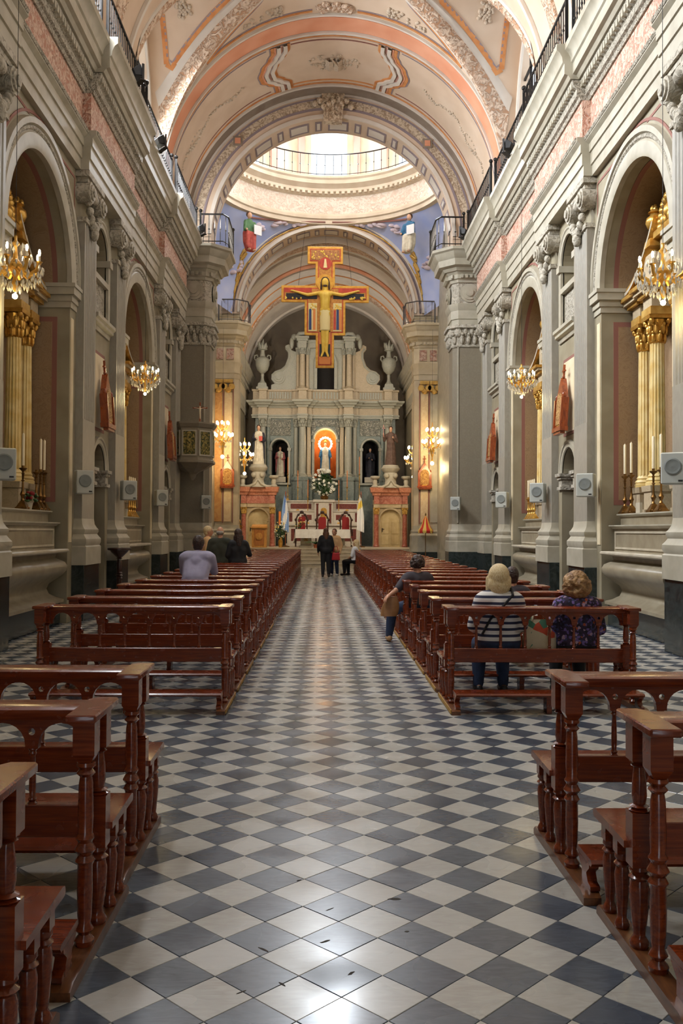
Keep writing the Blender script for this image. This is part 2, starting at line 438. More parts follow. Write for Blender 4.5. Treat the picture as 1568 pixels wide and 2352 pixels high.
marble('altar_red', srgb(112,52,44), srgb(160,100,84), srgb(96,42,36), 9, .3)
plain('door_surround', srgb(190,172,138), srgb(176,156,120), 5, .6)
marble('red_marble2', srgb(186,120,92), srgb(214,164,138), srgb(170,104,78), 4, .35)
wood('frame_wood2', srgb(150,92,42), srgb(176,114,54), .4, .2, (12,12,3))
plain('hair_blonde', srgb(236,216,172), srgb(208,174,118), 34, .5, bump=.4, bscale=60, space='obj', stretch=(6,6,1))
plain('hair_curly', srgb(176,136,88), srgb(120,84,50), 24, .6, bump=.8, bscale=45, space='obj')
plain('hair_dark', srgb(46,30,24), srgb(64,42,32), 24, .55, bump=.7, bscale=50, space='obj')
plain('hair_brown', srgb(110,66,40), srgb(84,50,32), 24, .55, bump=.4, bscale=50, space='obj')
plain('hair_grey', srgb(176,168,156), srgb(150,140,128), 24, .6, bump=.3, bscale=50, space='obj')
plain('cloth_lavender', srgb(168,164,190), srgb(154,150,178), 8, .8, bump=.15, bscale=14)
plain('cloth_black', srgb(20,19,22), srgb(30,28,32), 8, .75, bump=.15, bscale=14)
plain('cloth_green_grey', srgb(56,58,46), srgb(66,66,54), 8, .85, bump=.15, bscale=14)
plain('cloth_peach', srgb(214,170,120), rough=.8)
plain('denim', srgb(36,48,74), srgb(46,60,90), 14, .85, bump=.1, bscale=40)
plain('trouser_dark', srgb(28,27,30), rough=.8)
plain('cloth_charcoal', srgb(62,56,62), srgb(72,64,70), 8, .85, bump=.15, bscale=14)
plain('shoe_dark', srgb(36,30,28), rough=.4)
plain('shoe_tan', srgb(176,136,92), rough=.6)
plain('shoe_white', srgb(226,224,220), rough=.5)
plain('bag_tan', srgb(166,120,78), srgb(148,104,64), 10, .5)
plain('bag_red', srgb(184,24,30), rough=.35)
plain('eye_dark', srgb(30,22,18), rough=.2)
plain('lip', srgb(166,90,80), rough=.5)
def striped(name):
    m, nt, b, N, L = _nt(name); t = N('ShaderNodeTexCoord'); s_ = N('ShaderNodeSeparateXYZ'); L(t.outputs['Object'], s_.inputs[0])
    mu = N('ShaderNodeMath'); mu.operation = 'MULTIPLY'; mu.inputs[1].default_value = 17.5; L(s_.outputs['Z'], mu.inputs[0])
    fr = N('ShaderNodeMath'); fr.operation = 'FRACT'; L(mu.outputs[0], fr.inputs[0])
    r = ramp(N, [(0, srgb(50,52,76)), (.4, srgb(50,52,76)), (.43, srgb(226,220,214)), (1, srgb(226,220,214))], 'LINEAR'); L(fr.outputs[0], r.inputs[0]); L(r.outputs[0], b.inputs['Base Color']); b.inputs['Roughness'].default_value = .85
striped('cloth_striped')
def floral(name, stops, scale):
    m, nt, b, N, L = _nt(name); t = N('ShaderNodeTexCoord'); v = N('ShaderNodeTexVoronoi'); v.inputs['Scale'].default_value = scale; L(t.outputs['Object'], v.inputs['Vector'])
    s_ = N('ShaderNodeSeparateColor'); L(v.outputs['Color'], s_.inputs[0]); r = ramp(N, stops, 'CONSTANT'); L(s_.outputs[0], r.inputs[0]); L(r.outputs[0], b.inputs['Base Color']); b.inputs['Roughness'].default_value = .85
floral('cloth_floral', [(0, srgb(58,44,66)), (.35, srgb(40,34,48)), (.55, srgb(120,98,160)), (.75, srgb(70,70,110)), (.85, srgb(180,150,170)), (.94, srgb(180,90,60))], 46)
floral('bag_print', [(0, srgb(216,196,160)), (.5, srgb(90,140,110)), (.62, srgb(220,200,166)), (.8, srgb(206,84,54)), (.88, srgb(222,204,172))], 16)
plain('icon_ochre', srgb(214,150,60), srgb(190,118,44), 14, .5)
plain('icon_red2', srgb(150,84,50), srgb(200,140,70), 20, .5)
for _m in ('bulb_glow', 'halo_bulb'): MT[_m].cycles.emission_sampling = 'NONE'      # the lamps beside the bulbs carry their light
plain('edge_yellow', srgb(190,146,60), srgb(150,106,44), 12, .6)
plain('rail_grey', srgb(92,88,88), rough=.5, metal=.3)
glow('lit_pane', (.94, .97, 1, 1), 5)
plain('pier_cream', srgb(214,199,170), srgb(202,185,152), 3, .5)
# ------------------------------------------------------------------ floor of diagonal marble tiles
fb = MB(); fb.box(-7.2, 7.2, -5.0, 37.3, -.2, -.012)
floor = fb.build('floor', 'grout', kind='structure', label='grey and cream diagonal chequered marble floor of the nave')
def _tile_mesh(side, mat_):
    t = MB(); h = side/2*math.sqrt(2); h2 = h-.0022
    t.add([(h,0,-.012),(0,h,-.012),(-h,0,-.012),(0,-h,-.012),(h,0,-.0016),(0,h,-.0016),(-h,0,-.0016),(0,-h,-.0016),(h2,0,0),(0,h2,0),(-h2,0,0),(0,-h2,0)],
          [(0,1,5,4),(1,2,6,5),(2,3,7,6),(3,0,4,7),(4,5,9,8),(5,6,10,9),(6,7,11,10),(7,4,8,11),(8,9,10,11)])
    return t
HD = .2*math.sqrt(2)/2
_view = cam.matrix_world.inverted()
def px(p):
    q = _view @ Vector(p)
    return 784+2074*q.x/-q.z, 1176-2074*q.y/-q.z
cells = []
for i in range(-62, 64):
    for j in range(-50, 250):
        if (i+j) % 2 == 0: continue
        x, y = TX0+i*HD, TY0+j*HD
        if abs(x) > 7.1 or y < -4.8 or y > 37.2: continue
        if abs(x) > 4.45: continue
        cells.append((x, y, i % 2 != 0))
vis = []
for c in cells:
    if .8 < c[1] < 12:
        a, b_ = px((c[0], c[1], 0))
        if -40 < a < 1608 and b_ < 2400 and -.66 < c[0] < .98 + CAMX + .1: vis.append(c)
vis.sort(key=lambda c: c[1]); single = set((c[0], c[1]) for c in vis[:298])
srcs = []
for nm in ('tile_light', 'tile_dark'):
    t = _tile_mesh(.1984, nm); srcs.append(t)
protos = [None, None]
rt = random.Random(3)
stuff = MB()
for x, y, light in cells:
    k = 0 if light else 1
    dz = rt.uniform(-.0006, .0004); tx, ty = rt.gauss(0, .0014), rt.gauss(0, .0014)
    if (x, y) in single:
        if protos[k] is None:
            o = srcs[k].build('floor_tile', 'tile_light' if light else 'tile_dark', floor, smooth=0); protos[k] = o
        else:
            o = bpy.data.objects.new('floor_tile', protos[k].data); COL.objects.link(o); o.parent = floor
        o.location = (x, y, dz); o.rotation_euler = (tx, ty, 0)
    else:
        stuff.cm = k
        stuff.add([(x+p[0], y+p[1], p[2]+dz+tx*p[1]-ty*p[0]) for p in srcs[k].v], srcs[k].f)
stuff.build('floor_tiles', ['tile_light', 'tile_dark'], floor, kind='stuff', smooth=0, recalc=False)
# chipped corners and dark scars in the near tiles
sc_ = MB()
for (a, b_, r1, r2, rot) in ((.012,3.34,.022,.006,.6),(.10,3.10,.018,.007,.9),(-.21,3.28,.03,.005,-.75),(-.13,3.03,.02,.004,-.8),(.30,3.72,.03,.012,.1),(.03,3.62,.024,.004,.75),(-.26,2.98,.02,.004,.7),(.32,3.42,.01,.006,0),(-.1,3.92,.012,.004,.6)):
    pts = []
    for q in range(10):
        an = 2*PI*q/10; rr = rt.uniform(.7, 1.15)
        dx, dy = r1*rr*math.cos(an), r2*rr*math.sin(an)
        pts.append((a+CAMX+dx*math.cos(rot)-dy*math.sin(rot), b_+dx*math.sin(rot)+dy*math.cos(rot)))
    sc_.prism(pts, 'z', -.002, .0006)
sc_.build('tile_chips', 'grout', floor, kind='stuff', smooth=0)

# ------------------------------------------------------------------ the nave walls
UW, UP, US = 4.33, 4.125, 4.2           # wall plane, plinth face, pilaster shaft face (distance from the axis)
PIL = [1.1, 3.45, 8.0, 10.4, 14.9, 17.25, 21.8, 24.2]      # near edge of each plinth, width 1.0
ARCH = [13.15, 20.03]; DOORB = [16.55, 23.5]
ZA, ZF, ZC, ZT = 7.45, 8.1, 8.72, 9.65    # architrave, frieze, cornice, top
def sx(s, pts): return [(s*u, z) for u, z in pts]
def wprism(b, s, prof, y0, y1): return b.prism(sx(s, prof), 'y', y0, y1)
def wbox(b, s, u0, u1, y0, y1, z0, z1): return b.box(s*u0, s*u1, y0, y1, z0, z1)

def fluted_face(y0, y1, uf, uw, nf, depth):
    """plan of a fluted pilaster as (u,y)"""
    w = y1-y0; m = w*.09; fw = (w-2*m)/nf; pts = [(uw, y0), (uf, y0)]
    for k in range(nf):
        a = y0+m+k*fw+fw*.16; c = y0+m+(k+1)*fw-fw*.16
        pts += [(uf, a), (uf+depth, a+(c-a)*.28), (uf+depth, a+(c-a)*.72), (uf, c)]
    pts += [(uf, y1), (uw, y1)]
    return pts
def shaft(b, s, y0, y1, uf, uw, z0, z1, nf=6, depth=.022):
    p = [(s*u, y) for u, y in fluted_face(y0, y1, uf, uw, nf, depth)]
    b.prism(p, 'z', z0, z1)
BASEP = [(.0,.92),(.105,.92),(.105,1.22),(.085,1.24),(.105,1.29),(.105,1.35),(.075,1.39),(.05,1.43),(.07,1.47),(.07,1.51),(.045,1.54),(.015,1.6),(.0,1.72)]
def pilaster(parent, s, y0):
    yc = y0+.5
    p = MB(); wbox(p, s, UP, UW+.1, y0, y0+1.0, 0, .92)
    root = p.build('pilaster', 'plinth_marble', parent, bevel=.008)
    b = MB()       # base mouldings go round three faces
    hw = .39
    rows = []
    for d, z in BASEP:
        rows.append([(s*(UW+.02), yc-hw-d, z), (s*(US-d), yc-hw-d, z), (s*(US-d), yc+hw+d, z), (s*(UW+.02), yc+hw+d, z)])
    b.strip(rows); b.build('base', 'trim_stone', root, smooth=30)
    sh = MB(); shaft(sh, s, yc-hw, yc+hw, US, UW+.02, 3.35, 6.66); sh.box(s*(US-.004), s*(UW+.02), yc-hw-.004, yc+hw+.004, 1.6, 3.35)
    sh.build('shaft', 'shaft_marble', root, smooth=20)
    c = MB()       # ionic capital with hanging swag
    wbox(c, s, US-.10, UW, yc-.52, yc+.52, 7.35, 7.45); wbox(c, s, US-.06, UW, yc-.46, yc+.46, 7.27, 7.35)
    wbox(c, s, US-.03, UW, yc-.41, yc+.41, 6.63, 6.71)
    for k in (-1, 1):
        for r_, w_ in ((.17, .17), (.125, .2), (.07, .23)):
            c.add(*(lambda q: (q.v, q.f))(MB().prism([(yc+k*.37+r_*math.cos(t*PI/8), 7.12+r_*math.sin(t*PI/8)) for t in range(16)], 'x', s*(US-w_+.06), s*UW)))
    c.ell((s*(US-.03), yc, 7.15), (.09, .2, .1), 10, 8)
    c.build('capital', 'capital_stone', root, smooth=40)
    g = MB()
    for k in range(9):
        t = k/8; yy = yc-.36+.72*t; zz = 6.97-.33*math.sin(PI*t)
        g.ell((s*(US-.05), yy, zz), (.07, .062, .066+.03*math.sin(PI*t)), 8, 6)
    g.ell((s*(US-.06), yc, 6.55), (.08, .1, .13), 8, 6)
    g.build('garland', 'capital_stone', root, smooth=60)
    return root

ENT = [(UW+.2,ZA),(4.24,ZA),(4.24,ZA+.17),(4.215,ZA+.18),(4.215,ZA+.38),(4.19,ZA+.39),(4.19,ZA+.53),(4.13,ZA+.58),(4.13,ZA+.65),(UW+.2,ZA+.65)]
FRZ = [(UW+.2,ZF),(4.22,ZF),(4.22,ZC),(UW+.2,ZC)]
BED = [(UW+.2,ZC),(4.19,ZC),(4.17,ZC+.06),(4.13,ZC+.08),(4.13,ZC+.2),(4.08,ZC+.24),(4.05,ZC+.34),(UW+.2,ZC+.34)]
COR = [(UW+.2,ZC+.34),(4.02,ZC+.36),(3.98,ZC+.42),(3.92,ZC+.44),(3.92,ZC+.62),(3.89,ZC+.64),(3.88,ZC+.72),(3.84,ZC+.80),(3.79,ZC+.84),(3.79,ZC+.95),(UW+.2,ZC+.95)]
ZONES = [(-5,8.0,0),(8.0,11.4,.14),(11.4,14.9,0),(14.9,18.25,.14),(18.25,21.8,0),(21.8,25.2,.14),(25.2,26.0,0)]
def entablature(parent, s):
    a, f, d, c = MB(), MB(), MB(), MB()
    for y0, y1, o in ZONES:
        e = .0 if not o else .1
        for m_, prof in ((a, ENT), (f, FRZ), (d, BED), (c, COR)):
            wprism(m_, s, [((u-o) if i not in (0, len(prof)-1) else u, z) for i, (u, z) in enumerate(prof)], y0-e*.4, y1+e*.4)
    a.build('architrave', 'trim_stone', parent, smooth=25)
    f.build('frieze', 'frieze_pink', parent, smooth=0)
    d.build('bed_mould', 'leaf_mould', parent, smooth=25)
    c.build('cornice', 'trim_stone', parent, smooth=25)
    dn = MB()
    for y0, y1, o in ZONES:
        if y1 < 9: continue
        n = int((y1-y0)/.12)
        for k in range(n):
            ya = y0+(k+.5)*(y1-y0)/n
            wbox(dn, s, 4.055-o, 4.16-o, ya-.032, ya+.032, ZC+.22, ZC+.33)
    dn.build('dentils', 'trim_stone', parent, kind='stuff', smooth=0)
    ln = MB()      # thin leaf string under the frieze
    for y0, y1, o in ZONES:
        wprism(ln, s, [(UW,ZA+.57),(4.12-o,ZA+.60),(4.10-o,ZA+.64),(4.12-o,ZA+.655),(UW,ZA+.655)], y0, y1)
    ln.build('leaf_string', 'leaf_mould', parent, smooth=0)

ZS = 5.45; RA = 1.5           # spring and radius of the side arches
for s, side, nm in ((-1, 'left', 'shaded left nave wall with paired pilasters and altar arches'), (1, 'right', 'bright right nave wall with paired pilasters and altar arches')):
    w = MB()
    # bays with an arch
    for yc in ARCH:
        y0, y1 = yc-1.75, yc+1.75
        poly = [(y0,0),(y0,ZA),(y1,ZA),(y1,0),(yc+RA,0),(yc+RA,ZS)]+arcpts(yc, ZS, RA, 0, PI, 36)[1:-1]+[(yc-RA,ZS),(yc-RA,0)]
        w.prism(poly, 'x', s*UW, s*(UW+.9))
    # bays with a small door and an upper niche
    for yc in DOORB:
        y0, y1 = yc-1.65, yc+1.65
        poly = [(y0,0),(y0,5.3),(y1,5.3),(y1,0),(yc+.46,0),(yc+.46,2.6)]+arcpts(yc, 2.6, .46, 0, PI, 14)[1:-1]+[(yc-.46,2.6),(yc-.46,0)]
        w.prism(poly, 'x', s*UW, s*(UW+.5))
        poly = [(y0,5.3),(y0,ZA),(y1,ZA),(y1,5.3),(yc+.46,5.3),(yc+.46,6.55)]+arcpts(yc, 6.55, .46, 0, PI, 14)[1:-1]+[(yc-.46,6.55),(yc-.46,5.3)]
        w.prism(poly, 'x', s*UW, s*(UW+.5))
    wbox(w, s, UW, UW+.5, -5, 11.4, 0, ZA); wbox(w, s, UW, UW+.5, 25.15, 26.0, 0, ZA)
    wbox(w, s, UW+.15, UW+.6, -5, 26.0, ZA, ZT+.2)
    wall = w.build('wall_'+side, 'wall_stone', label=nm, kind='structure', smooth=0)
    for y0 in PIL:
        if y0 > 10: pilaster(wall, s, y0)
    entablature(wall, s)
    for ai, yc in enumerate(ARCH):
        # archivolt: mouldings proud of the wall
        a = MB()
        prof = [(RA-.008, UW+.05), (RA-.008, UW-.03), (RA+.05, UW-.05), (RA+.2, UW-.05), (RA+.22, UW-.03), (RA+.30, UW-.03), (RA+.32, UW-.075), (RA+.40, UW-.075), (RA+.42, UW+.01)]
        a.arc([(r, s*u) for r, u in prof], yc, ZS, 0, PI, 36, 'yz')
        av = a.build('archivolt', 'trim_stone', wall, smooth=25)
        bd = MB(); bd.arc([(RA+.225, s*(UW-.03)), (RA+.25, s*(UW-.055)), (RA+.285, s*(UW-.055)), (RA+.30, s*(UW-.03))], yc, ZS, 0, PI, 36, 'yz')
        bd.build('leaf_band', 'leaf_mould', av, smooth=25)
        pk = MB(); pk.arc([(RA+.46, s*(UW-.012)), (RA+.50, s*(UW-.012)), (RA+.50, s*(UW+.02)), (RA+.46, s*(UW+.02))], yc, ZS, .35, PI-.35, 30, 'yz')
        for k in (-1, 1):      # spandrel line frames painted on the wall
            for (ya, yb, za, zb) in ((1.66,1.69,6.0,7.3),(.62,1.66,7.28,7.32)):
                wbox(pk, s, UW-.008, UW+.02, yc+k*ya, yc+k*yb, za, zb)
        pk.build('painted_line', 'rose_line', av, kind='stuff', smooth=0)
        # jamb piers with imposts
        for k in (-1, 1):
            im = MB()
            ya, yb = yc+k*(RA-.09), yc+k*(RA+.42)
            for i_, (z0, z1, d) in enumerate(((5.1,5.2,.02),(5.2,5.3,.045),(5.3,5.42,.09),(5.42,5.48,.11))):
                im.box(s*(UW-d), s*(UW+.9), yc+k*(RA-d), yc+k*(RA+.35), z0, z1)
            jp = im.build('impost', 'trim_stone', wall, smooth=0)
            pn = MB()          # marbled panel with rose border let into the reveal
            yf = yc+k*(RA-.006)
            pn.box(s*(UW+.2), s*(UW+.86), yf, yc+k*(RA+.02), 1.95, 4.95); pn.cm = 1
            pn.box(s*(UW+.28), s*(UW+.86), yf-k*.004, yc+k*(RA+.02), 2.03, 4.87)
            pn.build('reveal_panel', ['rose_line', 'brown_marble_paint'], jp, smooth=0)
            fr = MB()
            fr.box(s*(UW-.012), s*(UW+.01), yc+k*(RA+.04), yc+k*(RA+.20), 1.3, 4.95)
            fr.build('jamb_strip', 'cream_panel', jp, smooth=0)
        so = MB()              # marbled soffit under the arch
        so.arc([(RA-.004, s*(UW+.28)), (RA-.004, s*(UW+.86)), (RA-.012, s*(UW+.86)), (RA-.012, s*(UW+.28))], yc, ZS, 0, PI, 36, 'yz')
        so.build('soffit_panel', 'brown_marble_paint', wall, smooth=30)
        s2 = MB()
        s2.arc([(RA-.003, s*(UW+.2)), (RA-.003, s*(UW+.28)), (RA-.010, s*(UW+.28)), (RA-.010, s*(UW+.2))], yc, ZS, 0, PI, 36, 'yz')
        s2.build('soffit_border', 'rose_line', wall, smooth=30)
        nb = MB()              # niche behind the retable
        nb.box(s*(UW+1.75), s*(UW+1.85), yc-2.0, yc+2.0, 0, 8.0)
        for k in (-1, 1): nb.box(s*(UW+.9), s*(UW+1.8), yc+k*1.95, yc+k*2.05, 0, 8.0)
        nb.box(s*(UW+.9), s*(UW+1.8), yc-2.0, yc+2.0, 7.3, 7.4)
        nb.build('niche', 'brown_marble_paint', wall, smooth=0)
    for yc in DOORB:
        a = MB()
        a.arc([(.46, s*(UW-.02)), (.48, s*(UW-.04)), (.54, s*(UW-.04)), (.56, s*(UW-.06)), (.60, s*(UW-.06)), (.61, s*(UW+.01))], yc, 2.6, 0, PI, 20, 'yz')
        da = a.build('door_arch', 'trim_stone', wall, smooth=25)
        for k in (-1, 1):
            j = MB()
            wbox(j, s, UW-.04, UW+.4, yc+k*.40, yc+k*.58, 0, 2.3); j.build('door_jamb', 'wall_stone', da, smooth=0)
            c = MB()
            for z0, z1, d in ((2.3,2.36,.03),(2.36,2.5,.0),(2.5,2.55,.03),(2.55,2.61,.06)):
                wbox(c, s, UW-.05-d, UW+.4, yc+k*(.39-d), yc+k*(.59+d), z0, z1)
            c.build('jamb_capital', 'capital_stone', da, smooth=0)
        dk = MB(); wbox(dk, s, UW+.42, UW+.5, yc-.6, yc+.6, 0, 3.2)
        wbox(dk, s, UW+.38, UW+.43, yc-.38, yc-.02, .05, 2.5); wbox(dk, s, UW+.38, UW+.43, yc+.02, yc+.38, .05, 2.5)
        dk.build('door_leaf', 'dark_wood', da, smooth=0)
        # ledge, upper niche
        ld = MB()
        wprism(ld, s, [(UW+.05,5.1),(UW-.03,5.1),(UW-.05,5.17),(UW-.11,5.2),(UW-.11,5.25),(UW-.15,5.28),(UW-.15,5.34),(UW+.05,5.34)], yc-.66, yc+.66)
        ldo = ld.build('ledge', 'trim_stone', wall, smooth=25)
        u = MB()
        u.arc([(.46, s*(UW-.02)), (.47, s*(UW-.05)), (.55, s*(UW-.05)), (.57, s*(UW-.07)), (.60, s*(UW-.07)), (.61, s*(UW+.01))], yc, 6.55, 0, PI, 20, 'yz')
        for k in (-1, 1):
            wbox(u, s, UW-.05, UW+.02, yc+k*.46, yc+k*.6, 5.34, 6.44)
            wbox(u, s, UW-.09, UW+.3, yc+k*.43, yc+k*.63, 6.44, 6.56)
        u.build('niche_surround', 'trim_stone', ldo, smooth=25)
        bk = MB(); wbox(bk, s, UW+.34, UW+.5, yc-.6, yc+.6, 5.3, 7.2); bk.build('niche_back', 'wall_stone', ldo, smooth=0)
        gr = MB()
        wbox(gr, s, UW+.0, UW+.08, yc-.46, yc+.46, 5.34, 5.42); wbox(gr, s, UW-.05, UW+.1, yc-.46, yc+.46, 6.02, 6.12)
        gr.build('niche_parapet', 'trim_stone', ldo, smooth=0)
        g2 = MB(); wbox(g2, s, UW+.03, UW+.06, yc-.46, yc+.46, 5.42, 6.02); g2.build('grille_relief', 'leaf_mould', ldo, smooth=0)
        # cream painted panel round the station of the cross
        pp = MB(); wbox(pp, s, UW-.006, UW+.02, yc-.42, yc+.42, 3.3, 4.75); pp.cm = 1; wbox(pp, s, UW-.01, UW+.02, yc-.37, yc+.37, 3.36, 4.69)
        pp.build('painted_panel', ['rose_line', 'cream_panel'], wall, smooth=0)

# ------------------------------------------------------------------ nave vault: barrel crossed by window vaults
VR, VZ = 4.2, 10.0
LUN = [-.6, 6.25, 13.15, 20.03]
LA, LB, LZ = 1.8, 3.3, 10.6            # half width, rise and springing of the cross vaults
def vault_z(u, y):
    u = abs(u)
    z = VZ+math.sqrt(max(VR*VR-u*u, 0.0)) if u < VR else VZ
    for yc in LUN:
        d = abs(y-yc)
        if d < LA: z = max(z, LZ+LB*math.sqrt(1-(d/LA)**2))
    return z
def groin_d(u):
    """distance from the bay centre of the arris at |x| = u"""
    zb = VZ+math.sqrt(max(VR*VR-u*u, 0)); q = (zb-LZ)/LB
    return LA*math.sqrt(max(0, 1-q*q)) if 0 < q < 1 else (0 if q >= 1 else LA)
us = [VR*math.sin(PI/2*i/34) for i in range(35)]+[4.36, 4.5, 4.7]
ys = sorted(set([round(-5+.5*i, 3) for i in range(63)]+[round(yc+LA*math.sin(PI/2*k/22), 3) for yc in LUN for k in range(-22, 23)]+[26.0]))
ys = [y for y in ys if y <= 26.0]
v = MB(); rows = []
full = [-u for u in reversed(us)]+us[1:]
for y in ys: rows.append([(u, y, vault_z(u, y)) for u in full])
v.strip(rows)
vault = v.build('ceiling', 'vault_cream', label='painted groin and barrel vault over the nave with window lunettes', kind='structure', smooth=40)
WA, WB = 1.6, 2.85                     # window arch half width and rise
for s in (-1, 1):
    edges = [-5]+[q for yc in LUN for q in (yc-WA, yc+WA)]+[26.0]
    at = MB()
    for a_, b_ in zip(edges[0::2], edges[1::2]): wbox(at, s, 4.45, 4.7, a_, b_, ZT, 14.2)
    for yc in LUN:
        wbox(at, s, 4.45, 4.7, yc-WA, yc+WA, ZT, 10.1)
        poly = [(yc-WA, 14.2), (yc-WA, 10.5)]+list(reversed(arcpts(yc, 10.5, WA, 0, PI, 24, WB)))[1:-1]+[(yc+WA, 10.5), (yc+WA, 14.2)]
        at.prism(poly, 'x', s*4.45, s*4.7)
    at.build('attic_wall', 'vault_cream', vault, smooth=0)
wi = 0
for s in (-1, 1):
    for yc in (13.15, 20.03):
        wi += 1
        f = MB()
        for yy in (-.62, 0, .62): wbox(f, s, 4.52, 4.57, yc+yy-.025, yc+yy+.025, 10.1, 13.0 if yy == 0 else 12.7)
        for zz in (10.15, 10.9, 11.65, 12.3): wbox(f, s, 4.52, 4.57, yc-WA*.95, yc+WA*.95, zz-.025, zz+.025)
        f.build('window_%d' % wi, 'iron', kind='structure', label='arched lunette window above the %s altar arch' % (('near ' if yc < 15 else 'far ')+('left' if s < 0 else 'right')), smooth=0)
        f = MB(); rw = []
        for i in range(25):
            a_ = PI*i/24; rw.append([(s*q, yc+(WA+e)*math.cos(a_), 10.5+(WB+e)*math.sin(a_)) for q, e in ((4.46, 0), (4.40, .02), (4.40, .16), (4.46, .2))])
        f.strip(rw); f.build('window_arch', 'vault_white', vault, smooth=30)
# the low window in the last bay before the crossing, left side
f = MB(); f.box(-4.16, -4.06, 23.45, 25.6, 9.66, 10.95); w5 = f.build('window_5', 'vault_white', kind='structure', label='bright low window behind the left balustrade next to the crossing', smooth=0)
for k in range(4):
    f = MB(); f.box(-4.065, -4.045, 23.52+.52*k, 23.98+.52*k, 9.72, 10.88); f.build('pane', 'lit_pane', w5, smooth=0)
# painted bands across the barrel
def band(name, mt_, y0, y1, t0=0.0, t1=PI, dr=.012, n=48, parent=vault, kind=None):
    b = MB(); r = VR-dr
    b.arc([(VR-.002, y0), (r, y0), (r, y1), (VR-.002, y1)], 0, VZ, t0, t1, n, 'xz')
    return b.build(name, mt_, parent, kind=kind, smooth=30)
for nm, mt_, a_, b_, dr in (('moulding','vault_white',21.86,21.93,.06),('painted_line','ochre_paint',21.93,21.98,.03),('salmon_band','salmon',22.02,22.62,.02),('moulding','vault_white',22.64,22.70,.07),('moulding','vault_white',22.74,22.78,.04),
                            ('painted_line','ochre_paint',22.84,22.89,.02),('painted_line','lilac_line',22.89,22.92,.015),
                            ('painted_line','ochre_paint',25.26,25.31,.02),('moulding','vault_white',25.34,25.40,.06),('moulding','vault_white',25.44,25.47,.04),('painted_band','arch_dark',25.5,26.0,.02),
                            ('painted_band','vault_ornament',16.4,16.8,.05),('moulding','vault_white',17.55,17.65,.07),('moulding','vault_white',15.5,15.6,.07)):
    band(nm, mt_, a_, b_, dr=dr)
def surf(u, y, dr):
    e = .02; nx = -(vault_z(u+e, y)-vault_z(u-e, y))/(2*e) if abs(u) < VR-.03 else (-6 if u > 0 else 6); ny = -(vault_z(u, y+e)-vault_z(u, y-e))/(2*e)
    n = Vector((nx, ny, 1)).normalized()
    return Vector((u, y, vault_z(u, y)))-n*dr
def plan_ribbon(name, mt_, path, w, dr=.03, parent=vault):
    """raised ribbon on the vault; path in plan (x, y)"""
    b = MB(); rows = []
    for i, (u, y) in enumerate(path):
        p2, p1 = path[min(i+1, len(path)-1)], path[max(i-1, 0)]
        A = surf(u, y, dr); T = surf(p2[0], p2[1], dr)-surf(p1[0], p1[1], dr); T.normalize()
        e = .02; nz = surf(u, y, 0)-surf(u, y, .1); nz.normalize(); sd = T.cross(nz).normalized()*w/2
        up = nz*dr
        rows.append([tuple(A+sd+up), tuple(A+sd), tuple(A-sd), tuple(A-sd+up)])
    b.strip(rows, True)
    return b.build(name, mt_, parent, smooth=40)
def seg(p, q, n=14, bend=0): return [(p[0]+(q[0]-p[0])*i/n, p[1]+(q[1]-p[1])*i/n+bend*math.sin(PI*i/n)) for i in range(n+1)]
